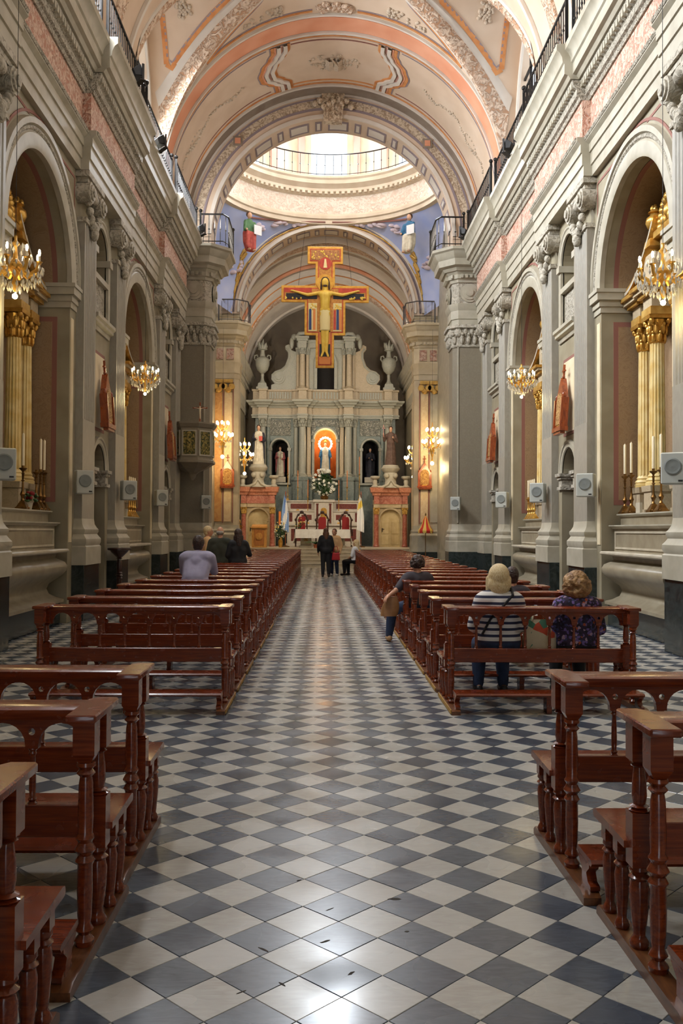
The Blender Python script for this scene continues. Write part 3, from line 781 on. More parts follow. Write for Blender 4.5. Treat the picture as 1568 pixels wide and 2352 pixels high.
for yc in (20.03, 13.15):
    for s in (-1, 1):
        for dd in (1, -1):
            if yc < 15 and dd < 0: continue
            # ornament rib riding the arris
            b1, b2 = MB(), MB(); r1, r2, r3 = [], [], []
            for i in range(31):
                u = .15+3.98*math.sin(PI/2*i/30); d = groin_d(u); y = yc+dd*d
                z = vault_z(u, y); w1 = .17; w2 = .27
                c = Vector((s*u, y, z-.10))
                def P(du, dy, dz): 
                    uu, yy = u+du, yc+dd*(d+dy); return (s*uu, yy, vault_z(min(uu, 4.19), yy)-dz)
                r1.append([P(-w1*.7, w1*.7, .0), P(-w1*.7, w1*.7, .09), tuple(c), P(w1*.7, -w1*.7, .09), P(w1*.7, -w1*.7, .0)])
                r2.append([P(-w2*.7, w2*.7, .0), P(-w2*.7, w2*.7, .05), P(-w1*.7, w1*.7, .05), P(-w1*.7, w1*.7, 0)])
                r3.append([P(w2*.7, -w2*.7, .0), P(w2*.7, -w2*.7, .05), P(w1*.7, -w1*.7, .05), P(w1*.7, -w1*.7, 0)])
            b1.strip(r1); b1.build('groin_rib', 'vault_ornament', vault, smooth=50)
            b2.strip(r2); b2.strip(r3); b2.build('rib_fillet', 'vault_white', vault, smooth=50)
            # triangular painted field on the window side of the arris
            A_ = (4.02, groin_d(4.02)*.80); B_ = (4.05, .30); C_ = (2.35, .30)
            tri = seg(A_, B_)+seg(B_, C_)[1:]+[(u, groin_d(u)-.42+.16*((u-2.35)/1.7)) for u in [2.35+1.67*i/14 for i in range(1, 14)]]+[A_]
            for off, w_, mt_ in ((0, .12, 'ochre_paint'), (1, .04, 'lilac_line')):
                k_ = 1-.07*off; cx_, cy_ = 3.55, .75
                plan_ribbon('painted_line', mt_, [(s*(cx_+(u-cx_)*k_), yc+dd*(cy_+(d-cy_)*k_)) for u, d in tri], w_, .02)
            rg = random.Random(11); g = MB()
            for i in range(30):
                a_ = rg.uniform(0, 2*PI); r_ = rg.uniform(.05, .3)
                g.ell(surf(s*(3.5+.6*r_*math.cos(a_)), yc+dd*(.72+r_*math.sin(a_)), .01), (.05, .05, .05), 6, 4)
            g.build('painted_spray', 'grisaille', vault, kind='stuff', smooth=60)
            # long triangular field between the arris and the salmon arch
            if yc > 15 and dd > 0:
                L1 = [(.55+2.55*i/16, 21.74) for i in range(17)]; L2 = [(u, yc+groin_d(u)+.36) for u in [3.1-2.1*i/14 for i in range(15)]]
                L2 = [p for p in L2 if p[1] < 21.72]
                tri = L1+L2+[L1[0]]
                plan_ribbon('painted_line', 'ochre_paint', [(s*u, y) for u, y in L1], .07, .02); plan_ribbon('painted_line', 'ochre_paint', [(s*u, y) for u, y in L2], .07, .02)
                plan_ribbon('painted_line', 'lilac_line', [(s*u, y-.07) for u, y in L1], .03, .015); plan_ribbon('painted_line', 'lilac_line', [(s*u, y+.08) for u, y in L2], .03, .015)
                g = MB()
                for i in range(30): g.ell(surf(s*rg.uniform(1.2, 2.2), 21.45+rg.uniform(-.18, .14), .01), (.05, .05, .04), 6, 4)
                g.build('painted_spray', 'grisaille', vault, kind='stuff', smooth=60)
rg = random.Random(21); g = MB()
for i in range(26): g.ell(surf(rg.uniform(-.4, .4), 21.62+rg.uniform(-.16, .16), .02), (.09, .09, .06), 7, 5)
g.build('stucco_rose', 'vault_ornament', vault, kind='stuff', smooth=60)
# book panel frame: scalloped ends
def on_vault(t, y, dr=.0): return ((VR-dr)*math.cos(t), y, VZ+(VR-dr)*math.sin(t))
def vault_ribbon(name, mt_, path, w, dr=.03, parent=vault, kind=None):
    """path: list of (angle, y); a raised ribbon lying on the barrel"""
    b = MB(); rows = []
    for i, (t, y) in enumerate(path):
        t2, y2 = path[min(i+1, len(path)-1)]; t1, y1 = path[max(i-1, 0)]
        dt, dy = (t2-t1)*VR, y2-y1; L_ = math.hypot(dt, dy) or 1
        nt, ny = -dy/L_/VR, dt/L_
        rows.append([on_vault(t+nt*w/2, y+ny*w/2, 0), on_vault(t+nt*w/2, y+ny*w/2, dr), on_vault(t-nt*w/2, y-ny*w/2, dr), on_vault(t-nt*w/2, y-ny*w/2, 0)])
    b.strip(rows, True)
    return b.build(name, mt_, parent, kind=kind, smooth=40)
KEY = [(0,.285),(.12,.285),(.22,.31),(.35,.36),(.5,.385),(.64,.375),(.76,.33),(.86,.285),(1,.28)]
def scallop(sg, off):
    pts = []; ya, yb = 22.95, 25.24
    for i in range(41):
        f = i/40
        for (f0, q0), (f1, q1) in zip(KEY[:-1], KEY[1:]):
            if f0 <= f <= f1: t_ = (f-f0)/(f1-f0); t_ = t_*t_*(3-2*t_); q = q0+(q1-q0)*t_; break
        pts.append((PI/2+sg*(q+off), ya+(yb-ya)*f))
    return pts
for sg in (-1, 1):
    for off, w_, mt_, d_ in ((0,.07,'ochre_paint',.02),(.022,.10,'vault_white',.07),(.045,.06,'pink_paint',.02),(.066,.10,'vault_white',.07),(.088,.05,'salmon',.03),(.106,.09,'ochre_paint',.02),(.122,.03,'lilac_line',.015)):
        vault_ribbon('frame_moulding', mt_, scallop(sg, off), w_, d_)
    a_, b_ = PI/2+sg*.43, PI/2+sg*1.45
    vault_ribbon('painted_line', 'lilac_line', [(a_+(b_-a_)*i/20, 23.0) for i in range(21)], .03, .012)
    vault_ribbon('painted_line', 'rose_line', [(a_+(b_-a_)*i/20, 25.12) for i in range(21)], .03, .012)
    rg = random.Random(5+sg); g = MB()
    for i in range(60):
        f = i/59; t = PI/2+sg*(.62+.72*f); y = 24.1+.14*math.sin(f*13)+rg.uniform(-.06, .06)
        g.ell(on_vault(t, y, .005), (rg.uniform(.02,.05), rg.uniform(.02,.06), rg.uniform(.02,.04)), 6, 4)
    for q in range(16):
        an = q/16*2*PI; g.ell(on_vault(PI/2+sg*1.08+math.cos(an)*.075, 24.1+math.sin(an)*.2, .005), (.03, .03, .03), 6, 4)
    g.build('painted_spray', 'grisaille', vault, kind='stuff', smooth=60)
vault_ribbon('painted_line', 'rose_line', [(PI/2-.27+.54*i/20, 23.05) for i in range(21)], .04, .014)
vault_ribbon('painted_line', 'ochre_paint', [(PI/2-.27+.54*i/20, 25.12) for i in range(21)], .05, .014)
# open book emblem with leaves and a quill
bk = MB(); rg = random.Random(9)
for sg in (-1, 1):
    bk.strip([[on_vault(PI/2-sg*.002, 23.95, .10), on_vault(PI/2-sg*.03, 23.95, .13), on_vault(PI/2-sg*.055, 23.95, .05)],
              [on_vault(PI/2-sg*.002, 24.45, .10), on_vault(PI/2-sg*.03, 24.45, .13), on_vault(PI/2-sg*.055, 24.45, .05)]])
bo = bk.build('book_emblem', 'grisaille', vault, smooth=0)
g = MB()
for i in range(90):
    an = rg.uniform(0, 2*PI); rr = rg.uniform(.3, 1.0)
    p = on_vault(PI/2+math.cos(an)*.17*rr, 24.2+math.sin(an)*.4*rr, .008)
    g.ell(p, (rg.uniform(.02,.06), rg.uniform(.02,.06), .03), 6, 4)
g.tube([on_vault(PI/2-.03, 24.2, .12), on_vault(PI/2+.02, 23.7, .16)], .02, 6)
g.build('emblem_leaves', 'grisaille', bo, kind='stuff', smooth=60)
# ------------------------------------------------------------------ entrance wall behind the photographer
e = MB()
e.box(-4.8, -1.35, -5.2, -4.8, 0, 14.4); e.box(1.35, 4.8, -5.2, -4.8, 0, 14.4); e.box(-1.35, 1.35, -5.2, -4.8, 4.0, 7.6); e.box(-1.75, 1.75, -5.2, -4.8, 12.1, 14.4)
e.build('wall_back', 'wall_stone', kind='structure', label='entrance wall with street door and choir window', smooth=0)
# ------------------------------------------------------------------ crossing, dome, chancel
XF = -0.12                                # the far end of the church sits a hand to the left
def ring_sweep(b, path, prof, sgn=1, close_prof=True):
    """sweep profile [(outward offset, z)] along a plan polyline with mitred corners"""
    P = [Vector((p[0], p[1])) for p in path]; rows = []
    for i, p in enumerate(P):
        ns = []
        for a_, c_ in ((i-1, i), (i, i+1)):
            if 0 <= a_ and c_ < len(P):
                d = (P[c_]-P[a_]).normalized(); ns.append(Vector((d.y, -d.x))*sgn)
        if len(ns) == 2:
            m_ = (ns[0]+ns[1]).normalized(); m_ = m_/max(m_.dot(ns[0]), .35)
        else: m_ = ns[0]
        rows.append([(p.x+m_.x*d, p.y+m_.y*d, z) for d, z in prof])
    b.strip(rows, close_prof)
    if close_prof:
        n = len(prof); base = len(b.v)-len(rows)*n
        b.f.append(tuple(base+k for k in range(n))); b.m.append(b.cm)
        b.f.append(tuple(base+(len(rows)-1)*n+k for k in range(n))); b.m.append(b.cm)
    return b
PENT_A = [(-.3,ZA+.6),(.03,ZA+.6),(.03,ZA+.72),(.06,ZA+.74),(.06,ZA+.9),(.12,ZA+.96),(.12,ZA+1.0),(-.3,ZA+1.0)]
E_ARC = [(-.3,ZA),(.02,ZA),(.02,ZA+.2),(.05,ZA+.22),(.05,ZA+.46),(.10,ZA+.55),(.12,ZA+.65),(-.3,ZA+.65)]
E_FRZ = [(-.3,ZF),(.02,ZF),(.02,ZC),(-.3,ZC)]
E_BED = [(-.3,ZC),(.06,ZC),(.08,ZC+.08),(.13,ZC+.1),(.13,ZC+.22),(.2,ZC+.3),(-.3,ZC+.32)]
E_COR = [(-.3,ZC+.3),(.24,ZC+.3),(.3,ZC+.38),(.42,ZC+.42),(.44,ZC+.6),(.5,ZC+.66),(.56,ZC+.78),(.62,ZC+.82),(.62,ZC+.9),(-.3,ZC+.9)]
def full_entab(parent, path, sgn, frieze='frieze_pink', trim='trim_stone', dent=True, scale=1.0):
    for nm, pr, mt_ in (('architrave', E_ARC, trim), ('frieze', E_FRZ, frieze), ('bed_mould', E_BED, trim), ('cornice', E_COR, trim)):
        b = MB(); ring_sweep(b, path, [(d*scale if d > 0 else d, z) for d, z in pr], sgn); b.build(nm, mt_, parent, smooth=25)
    if dent:
        b = MB()
        for p, q in zip(path[:-1], path[1:]):
            P, Q = Vector((p[0], p[1])), Vector((q[0], q[1])); L_ = (Q-P).length; d = (Q-P)/max(L_, 1e-6); nn = Vector((d.y, -d.x))*sgn
            n = int(L_/.13)
            for k in range(n):
                c = P+d*(k+.5)*L_/n+nn*.15*scale
                e1 = d*.035; e2 = nn*.05
                vs = []
                for z in (ZC+.11, ZC+.21):
                    for a_, c_ in ((-1,-1),(1,-1),(1,1),(-1,1)):
                        w_ = c+e1*a_+e2*c_; vs.append((w_.x, w_.y, z))
                b.add(vs, [(3,2,1,0),(4,5,6,7),(0,1,5,4),(1,2,6,5),(2,3,7,6),(3,0,4,7)])
        if b.v: b.build('dentils', trim, parent, kind='stuff', smooth=0)

def leafy_capital(parent, path, sgn, z0, z1, mt_='capital_stone', proud=.1):
    b = MB()
    ring_sweep(b, path, [(-.2,z0),(.03,z0),(.05,z0+.04),(.03,z0+.08),(.03,z1-.28),(.1,z1-.16),(.06,z1-.14),(.06,z1-.1),(.16,z1-.08),(.16,z1),(-.2,z1)], sgn)
    # two tiers of leaves and a volute at each corner
    for p, q in zip(path[:-1], path[1:]):
        P, Q = Vector((p[0], p[1])), Vector((q[0], q[1])); L_ = (Q-P).length; d = (Q-P)/max(L_, 1e-6); nn = Vector((d.y, -d.x))*sgn
        n = max(1, int(L_/.17))
        for tier, (za, hh) in enumerate(((z0+.08, .3), (z0+.3, .32))):
            for k in range(n+(tier % 2)):
                c = P+d*(k+.5*(1-tier % 2))*L_/n
                c2 = c+nn*.05
                b.ell((c2.x, c2.y, za+hh*.5), (.07+abs(nn.x)*.0, .07, hh*.55), 8, 6)
                c3 = c+nn*.12; b.ell((c3.x, c3.y, za+hh*.92), (.05, .05, .05), 8, 5)
    for p in path[1:-1]:
        b.ell((p[0], p[1], z1-.22), (.14, .14, .13), 10, 8)
    return b.build('capital', mt_, parent, smooth=50)

# ---- the two nave-side piers
for s, side in ((-1, 'left'), (1, 'right')):
    path = [(s*4.6,26.0),(s*3.68,26.0),(s*3.52,26.16),(s*3.52,26.84),(s*3.68,27.0),(s*4.6,27.0)]
    sg = -s
    b = MB(); b.prism(path, 'z', .9, ZT); 
    pier = b.build('wall_pier_'+side, 'pier_marble', kind='structure', label='grey marbled crossing pier at the '+side+' end of the nave', smooth=0)
    pl = MB(); ring_sweep(pl, path, [(-.2,0),(.1,0),(.1,.92),(-.2,.92)], sg); pl.build('plinth', 'plinth_marble', pier, smooth=0)
    bs = MB(); ring_sweep(bs, path, [(-.2,.92)]+[(d*.9, z) for d, z in BASEP[1:]]+[(-.2,1.72)], sg); bs.build('base', 'trim_stone', pier, smooth=30)
    st = MB()
    for u0, u1 in ((3.64,3.675),): st.box(s*u0, s*u1, 25.975, 26.05, 1.75, 6.85)
    st.build('corner_strip', 'trim_stone', pier, smooth=0)
    leafy_capital(pier, path, sg, 6.85, 7.47)
    full_entab(pier, path, sg, frieze='capital_stone', scale=1.0)
    rs = MB()
    for cx, cy, ax in ((s*3.98, 25.96, 'y'), (s*3.47, 26.5, 'x')):
        for r_, d_ in ((.27,.03),(.2,.06),(.11,.1)):
            pts = [(r_*math.cos(t*PI/10), 8.42+r_*math.sin(t*PI/10)) for t in range(20)]
            if ax == 'y': rs.prism([(cx+p, q) for p, q in pts], 'y', cy, cy-d_+.02)
            else: rs.prism([(cy+p, q) for p, q in pts], 'x', cx, cx-s*d_)
    rs.build('rosette', 'trim_stone', pier, smooth=0)
    im = MB(); im.box(s*3.5, s*4.6, 26.03, 27.0, 9.55, 10.02); im.build('impost', 'vault_cream', pier, smooth=0)

# ---- crossing arch
def big_arch(name, label, y0, y1, R, Rout, cx, face='arch_ornament'):
    b = MB(); b.arc([(R, y0), (Rout+.35, y0), (Rout+.35, y1), (R, y1)], cx, VZ, 0, PI, 64, 'xz')
    o = b.build(name, 'vault_cream', kind='structure', label=label, smooth=30)
    f = MB(); f.arc([(R+.3, y0), (R+.3, y0-.015), (Rout-.12, y0-.015), (Rout-.12, y0)], cx, VZ, .12, PI-.12, 64, 'xz'); f.build('ornament_band', face, o, smooth=30)
    for r0, r1, d, mt_ in ((R-.005, R+.1, .05, 'vault_white'), (R+.24, R+.3, .03, 'lilac_line'), (Rout-.12, Rout-.07, .03, 'lilac_line'), (Rout-.02, Rout+.08, .07, 'vault_white')):
        m_ = MB(); m_.arc([(r0, y0), (r0, y0-d), (r1, y0-d), (r1, y0)], cx, VZ, 0.02, PI-.02, 64, 'xz'); m_.build('moulding', mt_, o, smooth=30)
    t = .10; k = 0
    while t < PI-.1:
        w = (.17, .055)[k % 2]
        if t+w > PI-.08: break
        q = MB(); q.arc([(R, y0+.2*(y1-y0)), (R-.012, y0+.2*(y1-y0)), (R-.012, y1-.2*(y1-y0)), (R, y1-.2*(y1-y0))], cx, VZ, t, t+w, 8, 'xz')
        po = q.build('coffer_panel', 'lilac_line' , o, smooth=30)
        q = MB(); q.arc([(R-.01, y0+.3*(y1-y0)), (R-.02, y0+.3*(y1-y0)), (R-.02, y1-.3*(y1-y0)), (R-.01, y1-.3*(y1-y0))], cx, VZ, t+.014, t+w-.014, 8, 'xz')
        q.build('coffer_field', 'vault_white', po, smooth=30)
        t += w+.055; k += 1
    return o
ca = big_arch('trim_crossing_arch', 'great painted arch between nave and dome', 26.0, 27.0, 3.5, 4.15, 0)
for t in (PI/2-.78, PI/2+.78):      # red diamonds in the band
    c = Vector((3.91*math.cos(t), 25.97, VZ+3.91*math.sin(t))); e1 = Vector((math.cos(t),0,math.sin(t)))*.19; e2 = Vector((-math.sin(t),0,math.cos(t)))*.19
    d = MB(); d.prism([((c+e1).x,(c+e1).z),((c+e2).x,(c+e2).z),((c-e1).x,(c-e1).z),((c-e2).x,(c-e2).z)], 'y', 25.95, 26.0); do = d.build('diamond_frame', 'arch_dark', ca, smooth=0)
    d = MB(); d.prism([((c+e1*.6).x,(c+e1*.6).z),((c+e2*.6).x,(c+e2*.6).z),((c-e1*.6).x,(c-e1*.6).z),((c-e2*.6).x,(c-e2*.6).z)], 'y', 25.935, 26.0); d.build('diamond_field', 'salmon', do, smooth=0)
ks = MB(); ks.prism([(-.26,13.35),(-.34,14.2),(.34,14.2),(.26,13.35)], 'y', 25.88, 26.1)
for k in (-1, 0, 1): ks.box(k*.17-.035, k*.17+.035, 25.84, 25.9, 13.5, 14.1)
for k in range(9): ks.ell(((k-4)*.13, 25.86, 13.86+.1*math.sin(k*2.1)), (.09, .06, .1), 8, 6)
ks.build('keystone', 'arch_ornament', ca, smooth=40)

# ---- side walls of the crossing
for s, side in ((-1, 'left'), (1, 'right')):
    b = MB(); b.box(s*4.35+XF, s*4.7+XF, 27.0, 35.3, 0, 14.2)
    cw = b.build('wall_transept_'+side, 'trim_stone', kind='structure', label='painted '+side+' side wall of the crossing', smooth=0)

# ---- chancel arch and pendentives
YCH = 35.3
ch = big_arch('trim_chancel_arch', 'round painted arch opening to the chancel', YCH, YCH+1.0, 3.42, 3.75, XF, face='grisaille')
HA = 4.15
def ringp(a, r, z): return Vector((XF*.6+r*math.cos(a), CRY+r*math.sin(a), z))
for qd, (sx_, sy_) in enumerate(((1,1),(-1,1),(1,-1),(-1,-1))):
    rows = []; NT, NS = 40, 12
    for i in range(NT+1):
        t = i/NT; row = []
        ph = t*PI/2                      # 0: on the x arch apex direction ... 90: y arch apex
        top = ringp(math.atan2(sy_*math.sin(ph), sx_*math.cos(ph)), 4.08, 13.62)
        if t >= .5:
            al = (t-.5)/.5*PI/2          # spring -> apex of the arch across the nave
            low = Vector((XF*.6+sx_*3.77*math.cos(al), CRY+sy_*HA, VZ+3.6*math.sin(al)))
        else:
            al = (.5-t)/.5*PI/2
            low = Vector((XF*.6+sx_*4.3, CRY+sy_*3.7*math.cos(al), VZ+3.6*math.sin(al)))
        for j in range(NS+1):
            f = j/NS; p = top.lerp(low, f)
            hz = Vector((p.x-XF*.6, p.y-CRY)); L_ = hz.length
            bulge = .30*math.sin(PI*f)*(1-abs(2*t-1))
            p.x += hz.x/L_*bulge; p.y += hz.y/L_*bulge
            row.append(tuple(p))
        rows.append(row)
    b = MB(); b.strip(rows)
    pend = b.build('ceiling_pendentive', 'sky_paint', kind='structure', label='sky-blue painted pendentive under the dome, '+('far ' if sy_ > 0 else 'near ')+('right' if sx_ > 0 else 'left'), smooth=60)
    if sy_ > 0:
        rg = random.Random(20+qd)
        def pp(t, f, out=.05):
            i = t*NT; i0 = min(int(i), NT-1); fr = i-i0; j = f*NS; j0 = min(int(j), NS-1); fj = j-j0
            A = Vector(rows[i0][j0]).lerp(Vector(rows[i0+1][j0]), fr); B_ = Vector(rows[i0][j0+1]).lerp(Vector(rows[i0+1][j0+1]), fr)
            p = A.lerp(B_, fj); inward = Vector((XF-p.x, CRY-p.y, 0)).normalized(); return p+inward*out
        cl = MB()
        for (t0, f0, n_, sp) in ((.72,.12,7,.05),(.84,.18,5,.03),(.60,.16,6,.03),(.5,.55,8,.05)):
            for k in range(n_):
                cl.ell(pp(min(.98, max(.02, t0+rg.uniform(-sp, sp))), min(.95, f0+rg.uniform(-.04,.05)), .0), (rg.uniform(.1,.2), .06, rg.uniform(.06,.12)), 8, 6)
        cl.build('painted_cloud', 'cloud_paint', pend, kind='stuff', smooth=60)
        sc2 = MB()         # gilt scrollwork along the arch line
        sc2.tube([pp(.53+.40*k/60, .93-.07*abs(math.sin(k*.42)), .03) for k in range(61)], .035, 6)
        sc2.tube([pp(.53+.40*k/60, .90+.05*math.sin(k*.9), .04) for k in range(61)], .025, 6)
        sc2.tube([pp(.55+.035*math.sin(k*.55), .34+.56*k/50, .03) for k in range(51)], .04, 6)
        sc2.tube([pp(.55-.03*math.sin(k*.8), .30+.5*k/50, .03) for k in range(51)], .028, 6)
        sc2.build('gilt_scroll', 'gold_paint', pend, kind='stuff', smooth=60)
        rb = MB()          # dark rib following the ring
        rb.tube([pp(.5+.48*k/20, .06, .03) for k in range(21)], .035, 6); rb.build('rope_line', 'rose_line', pend, smooth=60)

# ---- drum and dome
b = MB()
b.lathe([(4.2,13.5),(4.06,13.55),(4.06,13.7),(4.0,13.74),(4.0,13.85),(4.04,13.9),(4.1,13.95)], 0, 0, 72, caps=False)
b.lathe([(4.1,14.62),(4.02,14.66),(3.98,14.74),(3.9,14.78),(3.9,14.88),(3.82,14.95),(3.72,15.02),(3.72,15.16),(3.66,15.22),(3.66,15.3),(4.3,15.3)], 0, 0, 72, caps=False)
drum = b.build('ceiling_drum', 'drum_cream', kind='structure', label='cream ring cornice under the dome', smooth=25, loc=(XF*.6, CRY, 0))
b = MB(); b.lathe([(4.1,13.95),(4.1,14.62)], 0, 0, 72, caps=False); b.build('drum_frieze', 'drum_relief', drum, smooth=30)
b = MB()
for k in range(110):
    a = 2*PI*k/110; b.add(*(lambda q: ([(3.93*math.cos(a)+x*math.cos(a)-y*math.sin(a), 3.93*math.sin(a)+x*math.sin(a)+y*math.cos(a), z) for x, y, z in q.v], q.f))(MB().box(-.06, .06, -.06, .06, 14.68, 14.78)))
b.build('dentils', 'drum_cream', drum, kind='stuff', smooth=0)
b = MB(); hw = .165
for k in range(8):
    a = PI/2+k*PI/4
    b.lathe([(4.3,15.3),(4.3,18.6)], 0, 0, 10, a+hw, a+PI/4-hw)
    for e_ in (a+hw, a-hw): b.add([(4.3*math.cos(e_),4.3*math.sin(e_),15.3),(4.7*math.cos(e_),4.7*math.sin(e_),15.3),(4.7*math.cos(e_),4.7*math.sin(e_),18.6),(4.3*math.cos(e_),4.3*math.sin(e_),18.6)], [(0,1,2,3)])
    b.lathe([(4.3,17.9),(4.3,18.6)], 0, 0, 6, a-hw, a+hw)
b.build('drum_wall', 'drum_cream', drum, smooth=30, recalc=False)
b = MB(); b.lathe([(4.35*math.cos(t*PI/24), 18.55+4.35*math.sin(t*PI/24)) for t in range(12)]+[(.02, 22.9)], 0, 0, 48, caps=False); b.build('dome_shell', 'drum_cream', drum, smooth=40)
for k in range(8):        # coloured pilasters between the drum windows
    for e_ in (-.26, .26):
        a = PI/2+k*PI/4+e_; q = MB(); q.box(-.13, .13, -.06, .05, 15.3, 17.9); 
        o = q.build('drum_pilaster', 'pink_paint', drum, smooth=0); o.location = (4.27*math.cos(a), 4.27*math.sin(a), 0); o.rotation_euler = (0,0,a-PI/2)

# ---- the far piers beside the chancel arch (yellow marbling)
for s, side in ((-1, 'left'), (1, 'right')):
    X = lambda u: XF+s*u
    path = [(X(4.6),YCH),(X(3.62),YCH),(X(3.45),YCH+.17),(X(3.45),YCH+.83),(X(3.62),YCH+1.0),(X(4.3),YCH+1.0)]
    b = MB(); b.prism(path, 'z', .9, ZT)
    pier = b.build('wall_chancel_pier_'+side, 'pier_cream', kind='structure', label='yellow marbled pier '+side+' of the chancel arch', smooth=0)
    pl = MB(); ring_sweep(pl, path, [(-.2,0),(.1,0),(.1,.7),(-.2,.7)], -s); pl.build('plinth', 'plinth_marble', pier, smooth=0)
    bs = MB(); ring_sweep(bs, path, [(-.2,.7),(.1,.7),(.1,1.0)]+[(d*.9, z) for d, z in BASEP[3:]]+[(-.2,1.72)], -s); bs.build('base', 'trim_stone', pier, smooth=30)
    for u0, u1, mt_ in ((4.08,4.36,'orange_marble_paint' if s < 0 else 'trim_stone'),(3.70,3.98,'yellow_marble_paint')):
        pn = MB(); pn.box(X(u0), X(u1), YCH-.05, YCH+.02, 1.85, 6.9); po = pn.build('marble_panel', mt_, pier, smooth=0)
        cp = MB()
        cp.box(X(u0-.04), X(u1+.04), YCH-.12, YCH+.02, 7.26, 7.4)
        for k in (u0+.0, u1-.0):
            cp.add(*(lambda q: (q.v, q.f))(MB().prism([(X(k)+.12*math.cos(t*PI/7), 7.12+.12*math.sin(t*PI/7)) for t in range(14)], 'y', YCH-.16, YCH)))
        cp.ell((X((u0+u1)/2), YCH-.06, 7.0), (.13, .08, .12), 8, 6)
        cp.build('ionic_capital', 'gold_paint', po, smooth=40)
    st = MB()
    for u0, u1 in ((4.0,4.05),(3.63,3.67)): st.box(X(u0), X(u1), YCH-.035, YCH+.02, 1.8, 7.3)
    st.build('rose_edge', 'rose_line', pier, smooth=0)
    full_entab(pier, path, -s, frieze="cream_panel", trim="pier_cream", scale=.72)
    for cx, hw_ in ((X(4.18), .13), (X(3.78), .14)):
        og = MB(); og.box(cx-hw_, cx+hw_, YCH-.05, YCH+.02, ZF+.1, ZC-.1); og.build('frieze_ornament', 'frieze_pink', pier, smooth=0)
    im = MB(); im.box(X(3.44), X(4.6), YCH+.12, YCH+1.0, 9.55, 10.03); im.box(X(3.40), X(4.6), YCH+.08, YCH+1.0, 9.9, 10.0); im.build('impost', 'pier_cream', pier, smooth=0)

for s in (-1, 1):       # masonry above the chancel piers, behind the pendentives
    b = MB(); b.box(XF+s*4.02, XF+s*5.0, YCH+.35, YCH+1.0, 9.5, 14.4); b.box(XF+s*3.3, XF+s*5.0, YCH+.6, YCH+1.0, 12.4, 14.4)
    b.build('wall_spandrel', 'vault_cream', kind='structure', label='masonry above the %s chancel pier' % ('left' if s < 0 else 'right'), smooth=0)
    b = MB(); b.box(s*4.05, s*5.0, 26.2, 27.0, 9.5, 14.6); b.build('wall_spandrel', 'vault_cream', kind='structure', label='masonry above the %s nave pier' % ('left' if s < 0 else 'right'), smooth=0)
# ---- chancel: steps, floor, walls, vault, back wall
ch_root = MB(); ch_root.box(XF-4.4, XF+4.4, 39.1, 48.3, -.2, .75)
cfloor = ch_root.build('floor_chancel', 'slab_white', kind='structure', label='raised pale stone floor of the chancel', smooth=0)
for k in range(5):
    b = MB(); b.box(XF-3.5, XF+3.5, 37.4+.36*k, 39.2, .15*k, .15*(k+1)-.03); b.box(XF-3.5, XF+3.5, 37.4+.36*k-.03, 39.2, .15*(k+1)-.03, .15*(k+1))
    b.build('step', 'slab_white', cfloor, smooth=0)
b = MB(); b.box(XF-4.5, XF+4.5, 37.0, 39.3, -.2, -.001); b.build('floor_base', 'slab_white', cfloor, smooth=0)
CR = 4.12; CZ = 9.38
for s, side in ((-1, 'left'), (1, 'right')):
    X = lambda u: XF+s*u
    b = MB(); b.box(X(4.2), X(4.5), YCH+.9, 48.3, 0, 10.0)
    cw = b.build('wall_chancel_'+side, 'wall_stone', kind='structure', label=side+' side wall of the chancel', smooth=0)
    full_entab(cw, [(X(4.25), YCH+1.0), (X(4.15), YCH+1.05), (X(4.15), 47.9)], -s, frieze='cream_panel', scale=.6)
    for y0 in (38.5, 41.6):
        p = MB(); p.box(X(4.22), X(4.02), y0, y0+.7, .75, 7.55); p.build('pilaster', 'yellow_marble_paint', cw, smooth=0)
b = MB(); b.arc([(CR, YCH+1.0), (CR, 48.0), (CR+.1, 48.0), (CR+.1, YCH+1.0)], XF, CZ, 0, PI, 48, 'xz')
cv = b.build('ceiling_chancel', 'vault_white', kind='structure', label='painted barrel vault over the chancel', smooth=30)
b = MB(); b.arc([(3.45, YCH+1.0), (CR+.2, YCH+1.0), (CR+.2, YCH+1.05), (3.45, YCH+1.05)], XF, VZ-.3, 0, PI, 48, 'xz'); b.build('arch_return', 'vault_white', cv, smooth=30)
for y0, w, mt_, d in ((37.3,.5,'vault_ornament',.08),(37.9,.1,'ochre_paint',.03),(40.2,.45,'salmon',.05),(40.75,.12,'vault_white',.09),(43.4,.12,'ochre_paint',.04),(43.7,.5,'vault_ornament',.08),(46.9,.3,'vault_white',.1),(38.4,.12,'vault_white',.09),(42.0,.1,'ochre_paint',.03)):
    b = MB(); b.arc([(CR-.002, y0), (CR-d, y0), (CR-d, y0+w), (CR-.002, y0+w)], XF, CZ, 0.05, PI-.05, 48, 'xz'); b.build('painted_band', mt_, cv, smooth=30)
b = MB(); b.box(XF-4.5, XF+4.5, 47.9, 48.3, 0, 14.0)
b.build('wall_chancel_back', 'chancel_back', kind='structure', label='dim brown end wall of the chancel behind the high altar', smooth=0)

